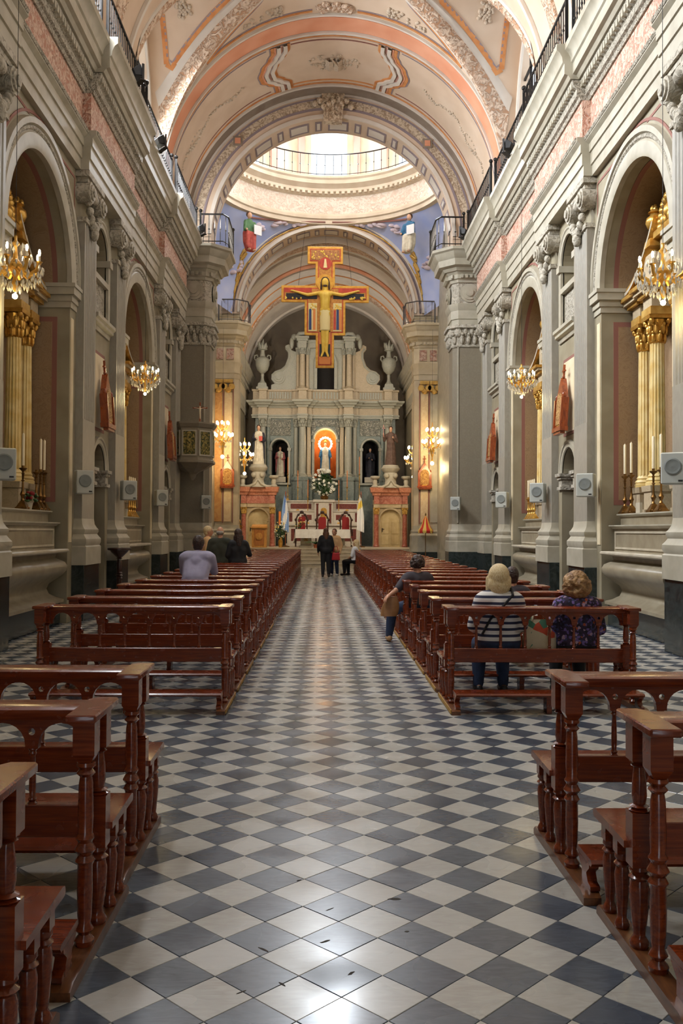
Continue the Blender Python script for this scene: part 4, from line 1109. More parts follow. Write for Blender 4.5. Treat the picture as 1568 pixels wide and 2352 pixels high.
# ------------------------------------------------------------------ iron balcony railings
def railing(path, z, h, label, sp=.14, group='iron balcony railings', posts=True, r=.011, mt_='iron'):
    t = thing('balcony_railing', label, 'railing', (path[0][0], path[0][1], z), group=group)
    o = Vector((path[0][0], path[0][1], z)); P = [Vector((p[0], p[1], z))-o for p in path]
    b = MB(); b.tube([p+Vector((0,0,h)) for p in P], .024, 6); b.build('handrail', mt_, t, smooth=50)
    b = MB(); b.tube([p+Vector((0,0,.08)) for p in P], .014, 6); b.build('bottom_rail', mt_, t, smooth=50)
    bars = MB(); 
    for p, q in zip(P[:-1], P[1:]):
        L_ = (q-p).length; n = max(1, int(L_/sp))
        for k in range(n):
            c = p.lerp(q, (k+.5)/n)
            bars.box(c.x-r*.8, c.x+r*.8, c.y-r*.8, c.y+r*.8, 0, h)
            bars.ell((c.x, c.y, h*.5), (r*2.2, r*2.2, r*2.6), 6, 4)
    bars.build('bars', mt_, t, kind='stuff', smooth=0)
    if posts:
        for p in (P[0], P[-1]):
            b = MB(); b.box(p.x-.025, p.x+.025, p.y-.025, p.y+.025, 0, h+.05); b.ell((p.x, p.y, h+.1), .05, 8, 6); b.build('post', mt_, t, smooth=40)
    return t
for s, side in ((-1, 'left'), (1, 'right')):
    cuts = [9.2, 14.9, 18.25, 21.8, 25.4]
    for k in range(4):
        u_ = 3.93 if k % 2 == 0 else 3.84
        railing([(s*u_, cuts[k]+.05), (s*u_, cuts[k+1]-.05)], ZT+.005, .82, 'black iron balustrade on the %s nave cornice, %s section from the near end' % (side, ordinal(k+1)))
    railing([(s*3.74, 25.50), (s*3.10, 25.5), (s*2.98, 25.75), (s*2.98, 27.1)], ZC+.9, .85, 'black iron railing round the balcony of the %s nave pier' % side)
    railing([(XF+s*4.2, YCH-.36), (XF+s*3.5, YCH-.36), (XF+s*3.1, YCH-.02), (XF+s*3.1, YCH+1.0)], ZC+.9, .85, 'thin grey railing round the balcony of the %s chancel pier' % side, r=.008, sp=.2, mt_='rail_grey')
railing([(XF*.6+3.72*math.cos(a*PI/36), CRY+3.72*math.sin(a*PI/36)) for a in range(4, 33)], 15.3, .85, 'curved iron railing round the foot of the dome', sp=.3)
# ------------------------------------------------------------------ pews
def turned(b, cx, cy, z0, z1, r, n=10, style=0):
    h = z1-z0
    if style == 0:      # slender baluster
        pr = [(0,r*1.25),(.03,r*1.4),(.06,r*.9),(.1,r*1.3),(.14,r*.8),(.3,r*1.0),(.6,r*.92),(.86,r*.7),(.9,r*1.15),(.94,r*.8),(.97,r*1.3),(1,r*1.2)]
    elif style == 1:    # long post
        pr = [(0,r*1.1),(.03,r*1.25),(.06,r*.7),(.085,r*1.15),(.12,r*.75),(.16,r*.9),(.30,r*1.0),(.44,r*.95),(.46,r*1.25),(.49,r*.85),(.52,r*1.35),(.56,r*.85),(.585,r*1.2),(.61,r*.9),(.7,r*1.0),(.88,r*.9),(.92,r*.75),(.94,r*1.2),(.96,r*.8),(.98,r*1.25),(1,r*1.15)]
    else:               # fat leg
        pr = [(0,r*1.05),(.05,r*1.2),(.1,r*.95),(.14,r*.7),(.2,r*.78),(.5,r*1.1),(.72,r*1.2),(.82,r*.95),(.86,r*1.3),(.9,r*.85),(.95,r*1.2),(1,r*1.1)]
    b.lathe([(q, z0+h*t) for t, q in pr], cx, cy, n)
def arcade(x0, x1, nb, z0, z1, y0, y1):
    b = MB(); w = (x1-x0)/nb; r = w*.39; hr = .013; zh = z1-.052
    for k in range(nb):
        a, c = x0+k*w, x0+(k+1)*w; m_ = (a+c)/2; zs = z0+.012
        poly = [(a, z1), (c, z1)]
        if k < nb-1: poly += [(c, zh+hr)]+[(c-hr*math.sin(PI*t/6), zh+hr*math.cos(PI*t/6)) for t in range(1, 6)]+[(c, zh-hr)]
        poly += [(c, z0), (m_+r, z0), (m_+r, zs)]+[(m_+r*math.cos(PI*t/10), zs+r*math.sin(PI*t/10)) for t in range(1, 10)]+[(m_-r, zs), (m_-r, z0), (a, z0)]
        if k > 0: poly += [(a, zh-hr)]+[(a+hr*math.sin(PI*t/6), zh-hr*math.cos(PI*t/6)) for t in range(1, 6)]+[(a, zh+hr)]
        b.prism(poly, 'y', y0, y1)
    return b
def make_pew():
    t = thing('pew', 'x', 'pew'); Wd = 'pew_wood'; H = .78
    b = MB(); b.prism([(.05,.80),(.04,.815),(.042,.838),(.06,.846),(.185,.85),(.205,.84),(.205,.825),(.19,.80)], 'x', -H+.02, H-.02); b.build('top_rail', Wd, t, smooth=40)
    c = MB(); c.prism([(-.058,-.165),(.046,-.165),(.05,-.158),(.05,.185),(.042,.195),(-.03,.195),(-.06,.15),(-.06,-.05),(-.058,-.06)], 'z', .832, .86)
    cap = c.build('end_cap', Wd, t, bevel=.005); cap.location = (H, 0, 0)
    inst(cap, t, (-H, 0, 0), 0, (-1, 1, 1))
    arcade(-H+.03, H-.03, 7, .69, .805, .068, .102).build('arcade_board', Wd, t, smooth=30)
    w = (2*H-.06)/7
    b = MB(); turned(b, 0, 0, .48, .692, .0135, 10, 0); bl = b.build('baluster', Wd, t, smooth=50); bl.location = (-H+.03+w, .085, 0)
    for k in range(2, 7): inst(bl, t, (-H+.03+k*w, .085, 0))
    b = MB(); b.box(-H+.02, H-.02, .062, .108, .365, .485); b.build('lower_rail', Wd, t, bevel=.004)
    b = MB(); b.box(-.038, .038, -.038, .038, .715, .835); b.frustum(0, 0, .685, .715, .022, .022, .038, .038); turned(b, 0, 0, .045, .685, .028, 12, 1)
    fp = b.build('elbow_post', Wd, t, smooth=45); fp.location = (H, -.095, 0); inst(fp, t, (-H, -.095, 0))
    b = MB(); b.box(-.036, .036, -.036, .036, .70, .835); turned(b, 0, 0, .52, .70, .027, 12, 0); b.box(-.036, .036, -.036, .036, .33, .52); turned(b, 0, 0, .045, .33, .03, 12, 2)
    bp = b.build('back_post', Wd, t, smooth=45); bp.location = (H, .085, 0); inst(bp, t, (-H, .085, 0))
    b = MB(); b.prism([(.1,.385),(.1,.41),(.44,.42),(.462,.414),(.468,.402),(.462,.385)], 'x', -H-.05, H+.05); b.build('seat', Wd, t, smooth=40)
    b = MB(); b.box(-H, H, .40, .425, .33, .385); b.build('seat_apron', Wd, t)
    b = MB(); b.box(-.026, .026, -.026, .026, .32, .385); turned(b, 0, 0, .045, .32, .024, 10, 2); lg = b.build('seat_leg', Wd, t, smooth=45); lg.location = (H+.01, .24, 0)
    for x, y in ((-H-.01, .24), (H+.01, .38), (-H-.01, .38)): inst(lg, t, (x, y, 0))
    b = MB(); b.prism([(-.40,0),(-.40,.03),(-.36,.045),(.44,.045),(.47,.025),(.47,0)], 'x', -.036, .036); rn = b.build('runner', 'pew_runner', t, smooth=30); rn.location = (H, 0, 0); inst(rn, t, (-H, 0, 0))
    b = MB(); b.prism([(-.375,.145),(-.388,.16),(-.375,.172),(-.185,.172),(-.172,.16),(-.185,.145)], 'x', -H-.0, H+.0); b.build('kneeler', Wd, t, smooth=40)
    b = MB(); b.prism([(-.37,.045),(-.37,.062),(-.33,.07),(-.31,.1),(-.35,.13),(-.35,.147),(-.2,.147),(-.2,.13),(-.25,.1),(-.25,.045)], 'x', -.02, .02); kb = b.build('kneeler_bracket', Wd, t, smooth=40); kb.location = (H-.02, 0, 0); inst(kb, t, (-H+.02, 0, 0))
    b = MB(); b.box(-.022, .022, -.34, -.22, 0, .147); b.build('kneeler_foot', Wd, t, bevel=.004)
    return t
pew0 = make_pew()
PEWS = []
XL, XR = -1.81, 1.675   # block centres, left and right of the aisle
rows_y = [7.80+1.03*k for k in range(24)]
first = True
def put_pew(x, y, label, group):
    global first
    if first: pew0.location = (x, y, 0); pew0['label'] = label; pew0['group'] = group; first = False; return pew0
    return dup(pew0, (x, y, 0), 0, label, group)
for side, x in (('left', XL), ('right', XR)):
    for k, y in enumerate(rows_y):
        put_pew(x, y, 'wooden pew in the far block %s of the aisle, %s row from its near end' % (side, ordinal(k+1)), 'pews of the far block')
put_pew(XL-.03, 4.22, 'wooden pew left of the aisle across the open floor, farthest of the three near ones', 'near pews')
put_pew(XL, 3.32, 'wooden pew at the left edge, middle one of the three near ones', 'near pews')
put_pew(XL, 2.34, 'wooden pew cut off at the lower left corner, closest to the photographer', 'near pews')
put_pew(XR, 4.05, 'wooden pew right of the aisle across the open floor, farther of the two near ones', 'near pews')
put_pew(XR+.03, 3.11, 'wooden pew at the right edge, nearer of the two near ones', 'near pews')
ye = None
for o in [o for o in COL.objects if o.name.split('.')[0] == 'pew' and 7 < o.location.y < 15]:      # yellow line along the aisle edge of the runners
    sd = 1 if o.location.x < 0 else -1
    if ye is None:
        b = MB(); b.box(-.004, .004, -.38, .45, .008, .04); ye = b.build('yellow_edge', 'edge_yellow', o, smooth=0); ye.location = (sd*.82, 0, 0)
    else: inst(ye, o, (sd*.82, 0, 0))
# ------------------------------------------------------------------ fluted columns and corinthian capitals
def fluted_column(b, cx, cy, z0, z1, r0, r1, nf=14):
    rows = []
    for j in range(6):
        t = j/5; r = r0+(r1-r0)*t; row = []
        for i in range(nf*4):
            a = 2*PI*i/(nf*4); q = r*(1 if i % 4 < 2 else .86); row.append((cx+q*math.cos(a), cy+q*math.sin(a), z0+(z1-z0)*t))
        rows.append(row)
    b.strip(rows, True)
def corinthian(b, cx, cy, z0, z1, r):
    h = z1-z0
    b.lathe([(r*.9,z0),(r*1.08,z0+h*.04),(r*.9,z0+h*.08),(r*.95,z0+h*.5),(r*1.25,z0+h*.85)], cx, cy, 14)
    b.frustum(cx, cy, z0+h*.87, z1, r*1.5, r*1.5, r*1.62, r*1.62)
    for tier, (zz, n, rr) in enumerate(((.2,8,1.02),(.5,8,1.12))):
        for k in range(n):
            a = 2*PI*(k+.5*tier)/n; c, s_ = math.cos(a), math.sin(a)
            b.ell((cx+r*rr*c, cy+r*rr*s_, z0+h*zz), (r*.3, r*.3, h*.2), 6, 5)
            b.ell((cx+r*(rr+.22)*c, cy+r*(rr+.22)*s_, z0+h*(zz+.17)), (r*.2, r*.2, h*.07), 6, 4)
    for k in range(4):
        a = PI/4+k*PI/2; b.ell((cx+r*1.6*math.cos(a), cy+r*1.6*math.sin(a), z0+h*.8), (r*.36, r*.36, h*.14), 8, 6)
def attic_base(b, cx, cy, z0, r):
    b.lathe([(r*1.45,z0),(r*1.45,z0+.05),(r*1.3,z0+.06),(r*1.4,z0+.085),(r*1.3,z0+.11),(r*1.1,z0+.125),(r*1.2,z0+.145),(r*1.1,z0+.165),(r*.98,z0+.19)], cx, cy, 16)
def vase(b, cx, cy, z0, h, r, n=12, flame=True):
    pr = [(.0,.55),(.04,.6),(.07,.35),(.14,.25),(.2,.4),(.26,.3),(.34,.75),(.5,1.0),(.62,.9),(.7,.55),(.74,.5),(.77,.75),(.8,.7)]
    b.lathe([(r*q, z0+h*t) for t, q in pr], cx, cy, n)
    if flame:
        for k, (dx, dy, t) in enumerate(((0,0,1.0),(.35,.1,.93),(-.3,-.15,.95),(.1,.35,.9),(-.1,-.35,.91))):
            b.ell((cx+dx*r, cy+dy*r, z0+h*(.78+(t-.78)/2)), (r*.28, r*.28, h*(t-.76)/2+.01), 6, 6)

# ------------------------------------------------------------------ side altars
ALT = {}
def side_altar(s, yc, where):
    t = thing('side_altar', 'pale stone side altar with swelling front below the %s altarpiece' % where, 'altar', (s*4.6, yc, 0), group='side altars')
    def B(b, u0, u1, y0, y1, z0, z1): return b.box(s*(u0-4.6), s*(u1-4.6), y0, y1, z0, z1)
    def path(u, hy, ub=5.3): return [(s*(ub-4.6), -hy), (s*(u-4.6), -hy), (s*(u-4.6), hy), (s*(ub-4.6), hy)]
    sg = -1 if s > 0 else 1
    # outward normal must point to the nave on the long face
    sg = 1 if s < 0 else -1
    def RS(b, pth, pr): return ring_sweep(b, pth, pr, sgA)
    P0 = path(4.29, 1.3); d = Vector((P0[2][0]-P0[1][0], P0[2][1]-P0[1][1])).normalized(); nrm = Vector((d.y, -d.x)); sgA = 1 if nrm.x*s < 0 else -1
    b = MB(); B(b, 4.42, 5.4, -1.46, 1.46, 0, .36); b.build('plinth', 'plinth_marble', t, bevel=.01)
    b = MB(); RS(b, path(4.30, 1.28), [(-.4,1.14),(-.1,1.13),(-.12,1.06),(-.05,1.02),(.0,.99),(.03,.93),(.02,.86),(-.02,.8),(-.1,.73),(-.19,.66),(-.22,.58),(-.19,.5),(-.1,.44),(-.01,.405),(-.01,.36),(-.4,.36)]); b.build('bombe_front', 'altar_stone', t, smooth=50)
    b = MB(); RS(b, path(4.27, 1.40), [(-.9,1.14),(-.02,1.14),(0,1.16),(0,1.185),(-.02,1.2),(-.9,1.2)]); b.build('mensa_slab', 'slab_white', t, smooth=30)
    b = MB(); B(b, 4.5, 5.3, -1.38, 1.38, 1.2, 1.56); bd = b.build('predella', 'altar_stone', t, smooth=0)
    b = MB()
    for y0, y1, z0, z1 in ((-1.3,1.3,1.24,1.27),(-1.3,1.3,1.49,1.52),(-1.3,-1.27,1.27,1.49),(1.27,1.3,1.27,1.49)): B(b, 4.485, 4.52, y0, y1, z0, z1)
    b.build('panel_frame', 'slab_white', bd, smooth=0)
    b = MB(); RS(b, path(4.46, 1.42), [(-.6,1.56),(-.02,1.56),(.0,1.585),(.03,1.6),(.03,1.62),(-.6,1.62)]); b.build('ledge', 'trim_stone', t, smooth=30)
    b = MB(); B(b, 4.58, 5.3, -1.3, 1.3, 1.62, 1.75); b.build('gradine', 'altar_stone', t, smooth=0)
    b = MB(); RS(b, path(4.55, 1.34), [(-.6,1.75),(-.02,1.75),(.0,1.77),(.02,1.78),(.02,1.80),(-.6,1.80)]); b.build('ledge', 'trim_stone', t, smooth=30)
    # ---- altarpiece standing on it
    a = thing('altarpiece', 'gilded column altarpiece with broken curved pediment in the %s arch' % where, 'altarpiece', (s*5.1, yc, 1.8), group='side altarpieces')
    def A(b, u0, u1, y0, y1, z0, z1): return b.box(s*(u0-5.1), s*(u1-5.1), y0, y1, z0-1.8, z1-1.8)
    b = MB(); A(b, 5.2, 5.7, -1.42, 1.42, 1.8, 5.0); bk = b.build('backboard', 'brown_marble_paint', a, smooth=0)
    b = MB(); b.prism([(-.34,.2),(.34,.2),(.34,2.2)]+arcpts(0, 2.2, .34, 0, PI, 14)[1:-1]+[(-.34,2.2)], 'x', s*.08, s*.12); b.build('niche_cloth', 'teal_cloth', bk, smooth=0)
    b = MB(); b.arc([(.34, s*.12), (.34, s*.04), (.41, s*.04), (.41, s*.12)], 0, 2.2, 0, PI, 18, 'yz')
    for k in (-1, 1): b.box(s*.12, s*.04, k*.34, k*.41, .15, 2.2)
    b.build('niche_frame', 'gold_paint', bk, smooth=30)
    for k in (-1, 1):
        for (u, dy) in ((4.95, 1.2), (4.9, .56)):
            x, y = s*(u-5.1), k*dy
            b = MB(); b.frustum(x, y, 0, .06, .165, .18, .165, .18); b.frustum(x, y, .06, .33, .15, .16, .15, .16); b.frustum(x, y, .33, .42, .17, .19, .18, .2)
            pd = b.build('pedestal', 'retable_tan', a, smooth=0)
            b = MB(); attic_base(b, x, y, .42, .12); fluted_column(b, x, y, .6, 2.6, .125, .105); b.build('column', 'gold_col', a, smooth=30)
            b = MB(); corinthian(b, x, y, 2.6, 3.02, .115); b.build('column_capital', 'gold', a, smooth=50)
        # entablature block over the pair, stepping forward
        for nm, z0, z1, ex, mt_ in (('architrave',3.02,3.14,.0,'gold_paint'),('frieze',3.14,3.32,-.02,'retable_tan'),('cornice',3.32,3.38,.05,'gold'),('cornice',3.38,3.44,.1,'retable_tan'),('cornice',3.44,3.5,.15,'gold')):
            b = MB()
            for u0, ya, yb in ((4.9, .36, .76), (4.95, 1.0, 1.38), (5.0, .7, 1.05)):
                b.box(s*(u0-.17-ex-5.1), s*.45, k*(ya-ex*.6), k*(yb+ex), z0, z1)
            b.build(nm, mt_, a, smooth=0)
        # curved half pediment
        b = MB(); rows = []
        for i in range(15):
            f = i/14; y = k*(1.42-.95*f); z = 3.5+.9*f**1.9+.05*math.sin(PI*f)
            rows.append([(s*(-.36+.12*f), y, z), (s*(-.42+.12*f), y, z+.05), (s*(-.40+.12*f), y, z+.16), (s*(.2), y, z+.16), (s*.2, y, z)])
        b.strip(rows, True); b.f.append(tuple(range(5))); b.m.append(0); b.f.append(tuple(70+q for q in range(5))); b.m.append(0)
        po = b.build('pediment', 'gold', a, smooth=40)
        b = MB(); rows = []
        for i in range(15):
            f = i/14; y = k*(1.38-.9*f); z = 3.55+.9*f**1.9+.05*math.sin(PI*f); rows.append([(s*(-.425+.12*f), y, z-.005), (s*(-.43+.12*f), y, z+.04)])
        b.strip(rows); b.build('white_fillet', 'slab_white', po, smooth=40)
        b = MB(); b.box(s*(-.3), s*.15, k*.45, k*.85, 3.5, 4.0); b.build('tympanum', 'retable_tan', po, smooth=0)
        b = MB(); b.frustum(s*-.2, k*.62, 4.1, 4.22, .14, .14, .12, .12); vase(b, s*-.2, k*.62, 4.22, .55, .15); b.build('finial_vase', 'gold', a, smooth=50)
    b = MB(); b.box(s*-.2, s*.3, -.42, .42, 3.45, 4.2); b.build('attic_block', 'retable_tan', a, smooth=0)
    b = MB(); b.box(s*-.28, s*.3, -.5, .5, 4.2, 4.3)
    for k in range(17):
        an = PI*k/16; b.ell((s*-.15, .42*math.cos(an), 4.35+.42*math.sin(an)), (.1, .085, .085), 8, 6)
    for k in range(5): b.ell((s*-.16, (k-2)*.14, 4.42+.1*(k % 2)), (.1, .1, .12), 8, 6)
    b.ell((s*-.15, 0, 4.95), (.08, .09, .16), 8, 6)
    b.build('gilt_crest', 'gold', a, smooth=50)
    return t
for s, side in ((-1, 'left'), (1, 'right')):
    for yc, nf_ in zip(ARCH, ('near', 'far')): side_altar(s, yc, nf_+' '+side)

# ------------------------------------------------------------------ candlesticks
def make_candlestick(h, ch, label, loc, group, mt_='old_brass', wax='wax', tilt=0):
    t = thing('candlestick', label, 'candlestick', loc, group=group)
    b = MB(); b.frustum(0, 0, 0, .03, .085, .085, .085, .085); b.frustum(0, 0, .03, .12, .075, .075, .03, .03)
    for k in range(3): a = 2*PI*k/3; b.ell((.07*math.cos(a), .07*math.sin(a), .02), (.03, .03, .025), 6, 5)
    b.build('foot', mt_, t, smooth=40)
    b = MB(); z = .1
    pr = [(.018,.1),(.03,.13),(.015,.16),(.04,.22),(.02,.27),(.016,.34)]
    q = h-.06
    pr += [(.014, .34+(q-.34)*.3), (.03, .34+(q-.34)*.36), (.014, .34+(q-.34)*.42), (.018, .34+(q-.34)*.8), (.03, .34+(q-.34)*.86), (.013, q-.03), (.02, q)]
    b.lathe(pr, 0, 0, 12); b.build('stem', mt_, t, smooth=40)
    b = MB(); b.lathe([(.02,h-.06),(.055,h-.03),(.06,h-.02),(.055,h-.015),(.02,h-.01),(.022,h+.02)], 0, 0, 14); b.build('drip_pan', mt_, t, smooth=40)
    if ch:
        b = MB(); b.lathe([(.02,h),(.02,h+ch*.96),(.012,h+ch*.985),(.003,h+ch)], 0, 0, 12); b.tube([(0,0,h+ch-.005),(.002,0,h+ch+.018)], .002, 5); b.build('candle', wax, t, smooth=40)
    return t
for s, side in ((-1, 'left'), (1, 'right')):
    spots = [(1.20,.62,.5),(.9,.62,.5),(-.05,.62,.5),(-.35,.62,.5)] if s > 0 else [(1.18,.62,.5),(1.0,.62,.5),(.8,.6,0),(.18,.62,.5)]
    for k, (dy, h, ch) in enumerate(spots):
        nm = ['closest to the far jamb', 'second from the far jamb', 'third from the far jamb', 'fourth from the far jamb'][k]
        make_candlestick(h, ch, 'brass candlestick %s on the near %s altar, %s' % ('with tall white candle' if ch else 'without a candle', side, nm), (s*4.615, ARCH[0]+dy, 1.8), 'altar candlesticks')
    for k, dy in enumerate((1.15, .95, .75, .55)):
        make_candlestick(.5, .42, 'gilt candlestick with white candle on the far %s altar, %s' % (side, ['closest to the far jamb', 'second from the far jamb', 'third from the far jamb', 'fourth from the far jamb'][k]), (s*4.615, ARCH[1]+dy, 1.8), 'altar candlesticks', 'gold')
# little things on the altars
b = MB(); b.box(-.02, .02, -.09, .09, 0, .16); b.build('altar_card', 'slab_white', label='small white card standing between candlesticks on the near right altar', cat='card', loc=(4.62, 13.72, 1.8))
b = MB(); b.box(-.03, .03, -.05, .05, 0, .17); b.build('altar_card', 'slab_white', label='small white card standing on the far left altar', cat='card', loc=(-4.62, 20.25, 1.8))
t = thing('flower_pot', 'small pot of red and white flowers on the near left altar', 'flowers', (-4.66, 13.72, 1.8))
b = MB(); b.lathe([(.05,0),(.07,.1),(.075,.11)], 0, 0, 12); b.build('pot', 'slab_white', t)
b = MB(); rg = random.Random(2)
for k in range(16): b.ell((rg.uniform(-.09,.09), rg.uniform(-.12,.12), .13+rg.uniform(0,.14)), (.035, .04, .02), 6, 4)
b.build('leaves', 'leaf_green', t, kind='stuff')
b = MB()
for k in range(7): b.ell((rg.uniform(-.08,.08), rg.uniform(-.12,.12), .16+rg.uniform(0,.1)), .03, 7, 5)
b.build('blossoms', 'red_velvet', t, kind='stuff')

# ------------------------------------------------------------------ loudspeakers on the pilasters
def make_speaker(loc, rz, label):
    t = thing('loudspeaker', label, 'speaker', loc, rz, 'wall loudspeakers')
    b = MB(); b.box(-.14, .14, -.1, .12, -.19, .19); b.build('cabinet', 'speaker_white', t, bevel=.015)
    b = MB()
    b.lathe([(.0,.0),(.1,.0),(.1,.012),(.085,.018),(.06,.012),(.0,.02)], 0, 0, 20); g = b.build('grille', 'speaker_grill', t); g.rotation_euler = (PI/2,0,0); g.location = (0,-.1,.02)
    b = MB(); b.box(-.03, .03, .12, .2, -.1, .1); b.box(-.05, .05, .2, .23, -.14, .14); b.build('wall_bracket', 'black_plastic', t)
    b = MB(); b.box(.06, .11, -.104, -.098, -.16, -.14); b.build('badge', 'black_plastic', t, smooth=0)
for s, side in ((-1, 'left'), (1, 'right')):
    for u, y, nm in ((3.99,10.72,'nearest pilaster'),(4.08,14.66,'pilaster before the near door'),(3.99,17.6,'pilaster after the near door'),(4.08,21.6,'pilaster before the far door')):
        make_speaker((s*u, y, 2.27), -s*.5, 'white box loudspeaker on the %s of the %s wall' % (nm, side))
    make_speaker((s*3.55, 25.66, 2.3), -s*.3, 'white box loudspeaker on the %s crossing pier' % side)

# ------------------------------------------------------------------ stations of the cross
def make_station(loc, rz, label, tilt=.1):
    t = thing('station_frame', label, 'plaque', loc, rz, 'stations of the cross')
    t.rotation_euler = (tilt, 0, rz)
    out = [(-.26,0),(.26,0),(.26,.55),(.2,.62),(.09,.83),(0,.95),(-.09,.83),(-.2,.62),(-.26,.55)]
    b = MB(); b.prism(out, 'y', -.05, .05); b.build('frame', 'frame_wood', t, smooth=0)
    inn = [(-.17,.08),(.17,.08),(.17,.5)]+arcpts(0, .5, .17, 0, PI, 10)[1:-1]+[(-.17,.5)]
    b = MB(); b.prism(inn, 'y', -.062, 0); b.build('relief_picture', 'station_relief', t, smooth=0)
    b = MB()
    for x in (-.235, .235): b.box(x-.03, x+.03, -.085, .055, .03, .56); b.ell((x, -.03, .6), (.03, .04, .06), 8, 6)
    b.box(-.29, .29, -.09, .06, -.05, .03); b.box(-.24, .24, -.07, .02, -.1, -.05); b.build('pillars', 'frame_wood', t)
    b = MB(); b.box(-.015, .015, -.02, .02, .95, 1.2); b.box(-.07, .07, -.02, .02, 1.07, 1.1); b.ell((0,0,.97), (.03,.03,.03), 8, 6); b.build('cross', 'frame_wood', t)
    b = MB(); b.box(-.1, .1, -.055, -.03, .04, .08); b.build('nameplate', 'gold', t)
for s, side in ((-1, 'left'), (1, 'right')):
    for yc, nf_ in zip(DOORB, ('near', 'far')):
        make_station((s*4.16, yc, 3.4), -s*PI/2, 'gabled wooden station of the cross above the %s small door, %s wall' % (nf_, side), tilt=-.06)
    make_station((XF+s*3.84, YCH-.12, 3.25), 0, 'small gabled station of the cross on the %s yellow chancel pier' % side, tilt=0)

# ------------------------------------------------------------------ pulpit
t = thing('pulpit', 'grey octagonal wall pulpit with carved gilt panels on the left crossing pier', 'pulpit', (-3.86, 25.1, 3.05))
def octo(r, n=8, ph=PI/8): return [(r*math.cos(ph+2*PI*k/n), r*math.sin(ph+2*PI*k/n)) for k in range(n)]
b = MB(); b.lathe([(.0,.0),(.12,.0),(.2,.06),(.42,.16),(.58,.26),(.66,.3),(.66,.36),(.62,.38),(.6,.42),(.6,1.24),(.64,1.27),(.68,1.33),(.7,1.36),(.7,1.4),(.5,1.4)], 0, 0, 8, PI/8, PI/8+2*PI); b.build('body', 'pier_marble', t, smooth=0)
for k in (4, 5, 6, 7):
    a = PI/8+2*PI*k/8+PI/8; r = .6*math.cos(PI/8)
    b = MB(); b.box(-.18, .18, -.02, .02, .52, 1.14); o = b.build('carved_panel', 'pulpit_relief', t, smooth=0); o.location = (r*math.cos(a), r*math.sin(a), 0); o.rotation_euler = (0,0,a+PI/2)
    b = MB()
    for x0, x1, z0, z1 in ((-.2,.2,.48,.52),(-.2,.2,1.14,1.18),(-.2,-.16,.52,1.14),(.16,.2,.52,1.14)): b.box(x0, x1, -.03, .01, z0, z1)
    f = b.build('panel_frame', 'trim_stone', o, smooth=0)
b = MB(); b.lathe([(.03,-.16),(.1,-.08),(.12,0)], 0, 0, 12); b.build('drop', 'pier_marble', t)
t = thing('crucifix', 'small dark wooden crucifix standing on the pulpit rim', 'crucifix', (-3.60, 24.72, 4.45))
b = MB(); b.box(-.02, .02, -.02, .02, 0, .55); b.box(-.2, .2, -.02, .02, .38, .42); b.build('cross', 'frame_wood', t)
body_mesh('figure', [('cap',(0,-.035,.3),.022,(0,-.035,.38),.03),('cap',(0,-.035,.3),.02,(0.005,-.035,.1),.012),('cap',(-.03,-.035,.38),.012,(-.17,-.03,.41),.008),('cap',(.03,-.035,.38),.012,(.17,-.03,.41),.008),('ell',(0,-.04,.43),(.02,.02,.026))], 'wax', .008, t)
# floodlights standing on the cornices
def flood(loc, rz, label):
    t = thing('floodlight', label, 'lamp', loc, rz, 'floodlights on the cornice')
    b = MB(); b.frustum(0, 0, 0, .16, .16, .11, .13, .06); o = b.build('housing', 'black_plastic', t, bevel=.01); o.rotation_euler = (1.95,0,0); o.location = (0,0,.2)
    b = MB(); b.box(-.14, .14, -.09, .09, -.012, -.002); g = b.build('glass', 'flood_glass', o, smooth=0)
    b = MB(); b.box(-.19, -.17, -.02, .02, 0, .3); b.box(.17, .19, -.02, .02, 0, .3); b.box(-.19, .19, -.05, .05, 0, .015); b.build('yoke', 'iron', t)
for s, side in ((-1, 'left'), (1, 'right')):
    flood((s*3.72, 19.3, 9.65), -s*2.2+PI, 'black floodlight on the %s cornice above the far arch' % side)
    flood((s*3.62, 24.9, 9.65), -s*2.2+PI, 'black floodlight on the %s cornice beside the crossing pier' % side)
flood((-3.62, 16.4, 9.65), 2.2+PI, 'black floodlight on the left cornice above the near pilaster pair')
# two unseen floodlights added behind the chancel piers to brighten the retable
for s, side in ((-1, 'left'), (1, 'right')):
    flood((XF+s*3.98, YCH+1.45, 7.0), PI, 'unseen floodlight added behind the %s chancel pier' % side)
    l = bpy.data.lights.new('floodlight_lamp', 'SPOT'); l.energy = 1100; l.color = (1, .88, .70); l.spot_size = 2.3; l.spot_blend = .9; l.shadow_soft_size = .15
    o = bpy.data.objects.new('floodlight_lamp', l); COL.objects.link(o); o.location = (XF+s*3.9, YCH+1.75, 7.3)
    o.rotation_euler = (Vector((XF-s*.8, 45.5, 5.0))-o.location).to_track_quat('-Z', 'Y').to_euler()
    # the cornice floodlight beside the crossing pier is turned on the crucifix
    l = bpy.data.lights.new('floodlight_lamp', 'SPOT'); l.energy = 700; l.color = (1, .93, .8); l.spot_size = .55; l.spot_blend = .6; l.shadow_soft_size = .1
    o = bpy.data.objects.new('floodlight_lamp', l); COL.objects.link(o); o.location = (s*3.4, 25.05, 10.2)
    o.rotation_euler = (Vector((-.2, 33.5, 9.9))-o.location).to_track_quat('-Z', 'Y').to_euler()
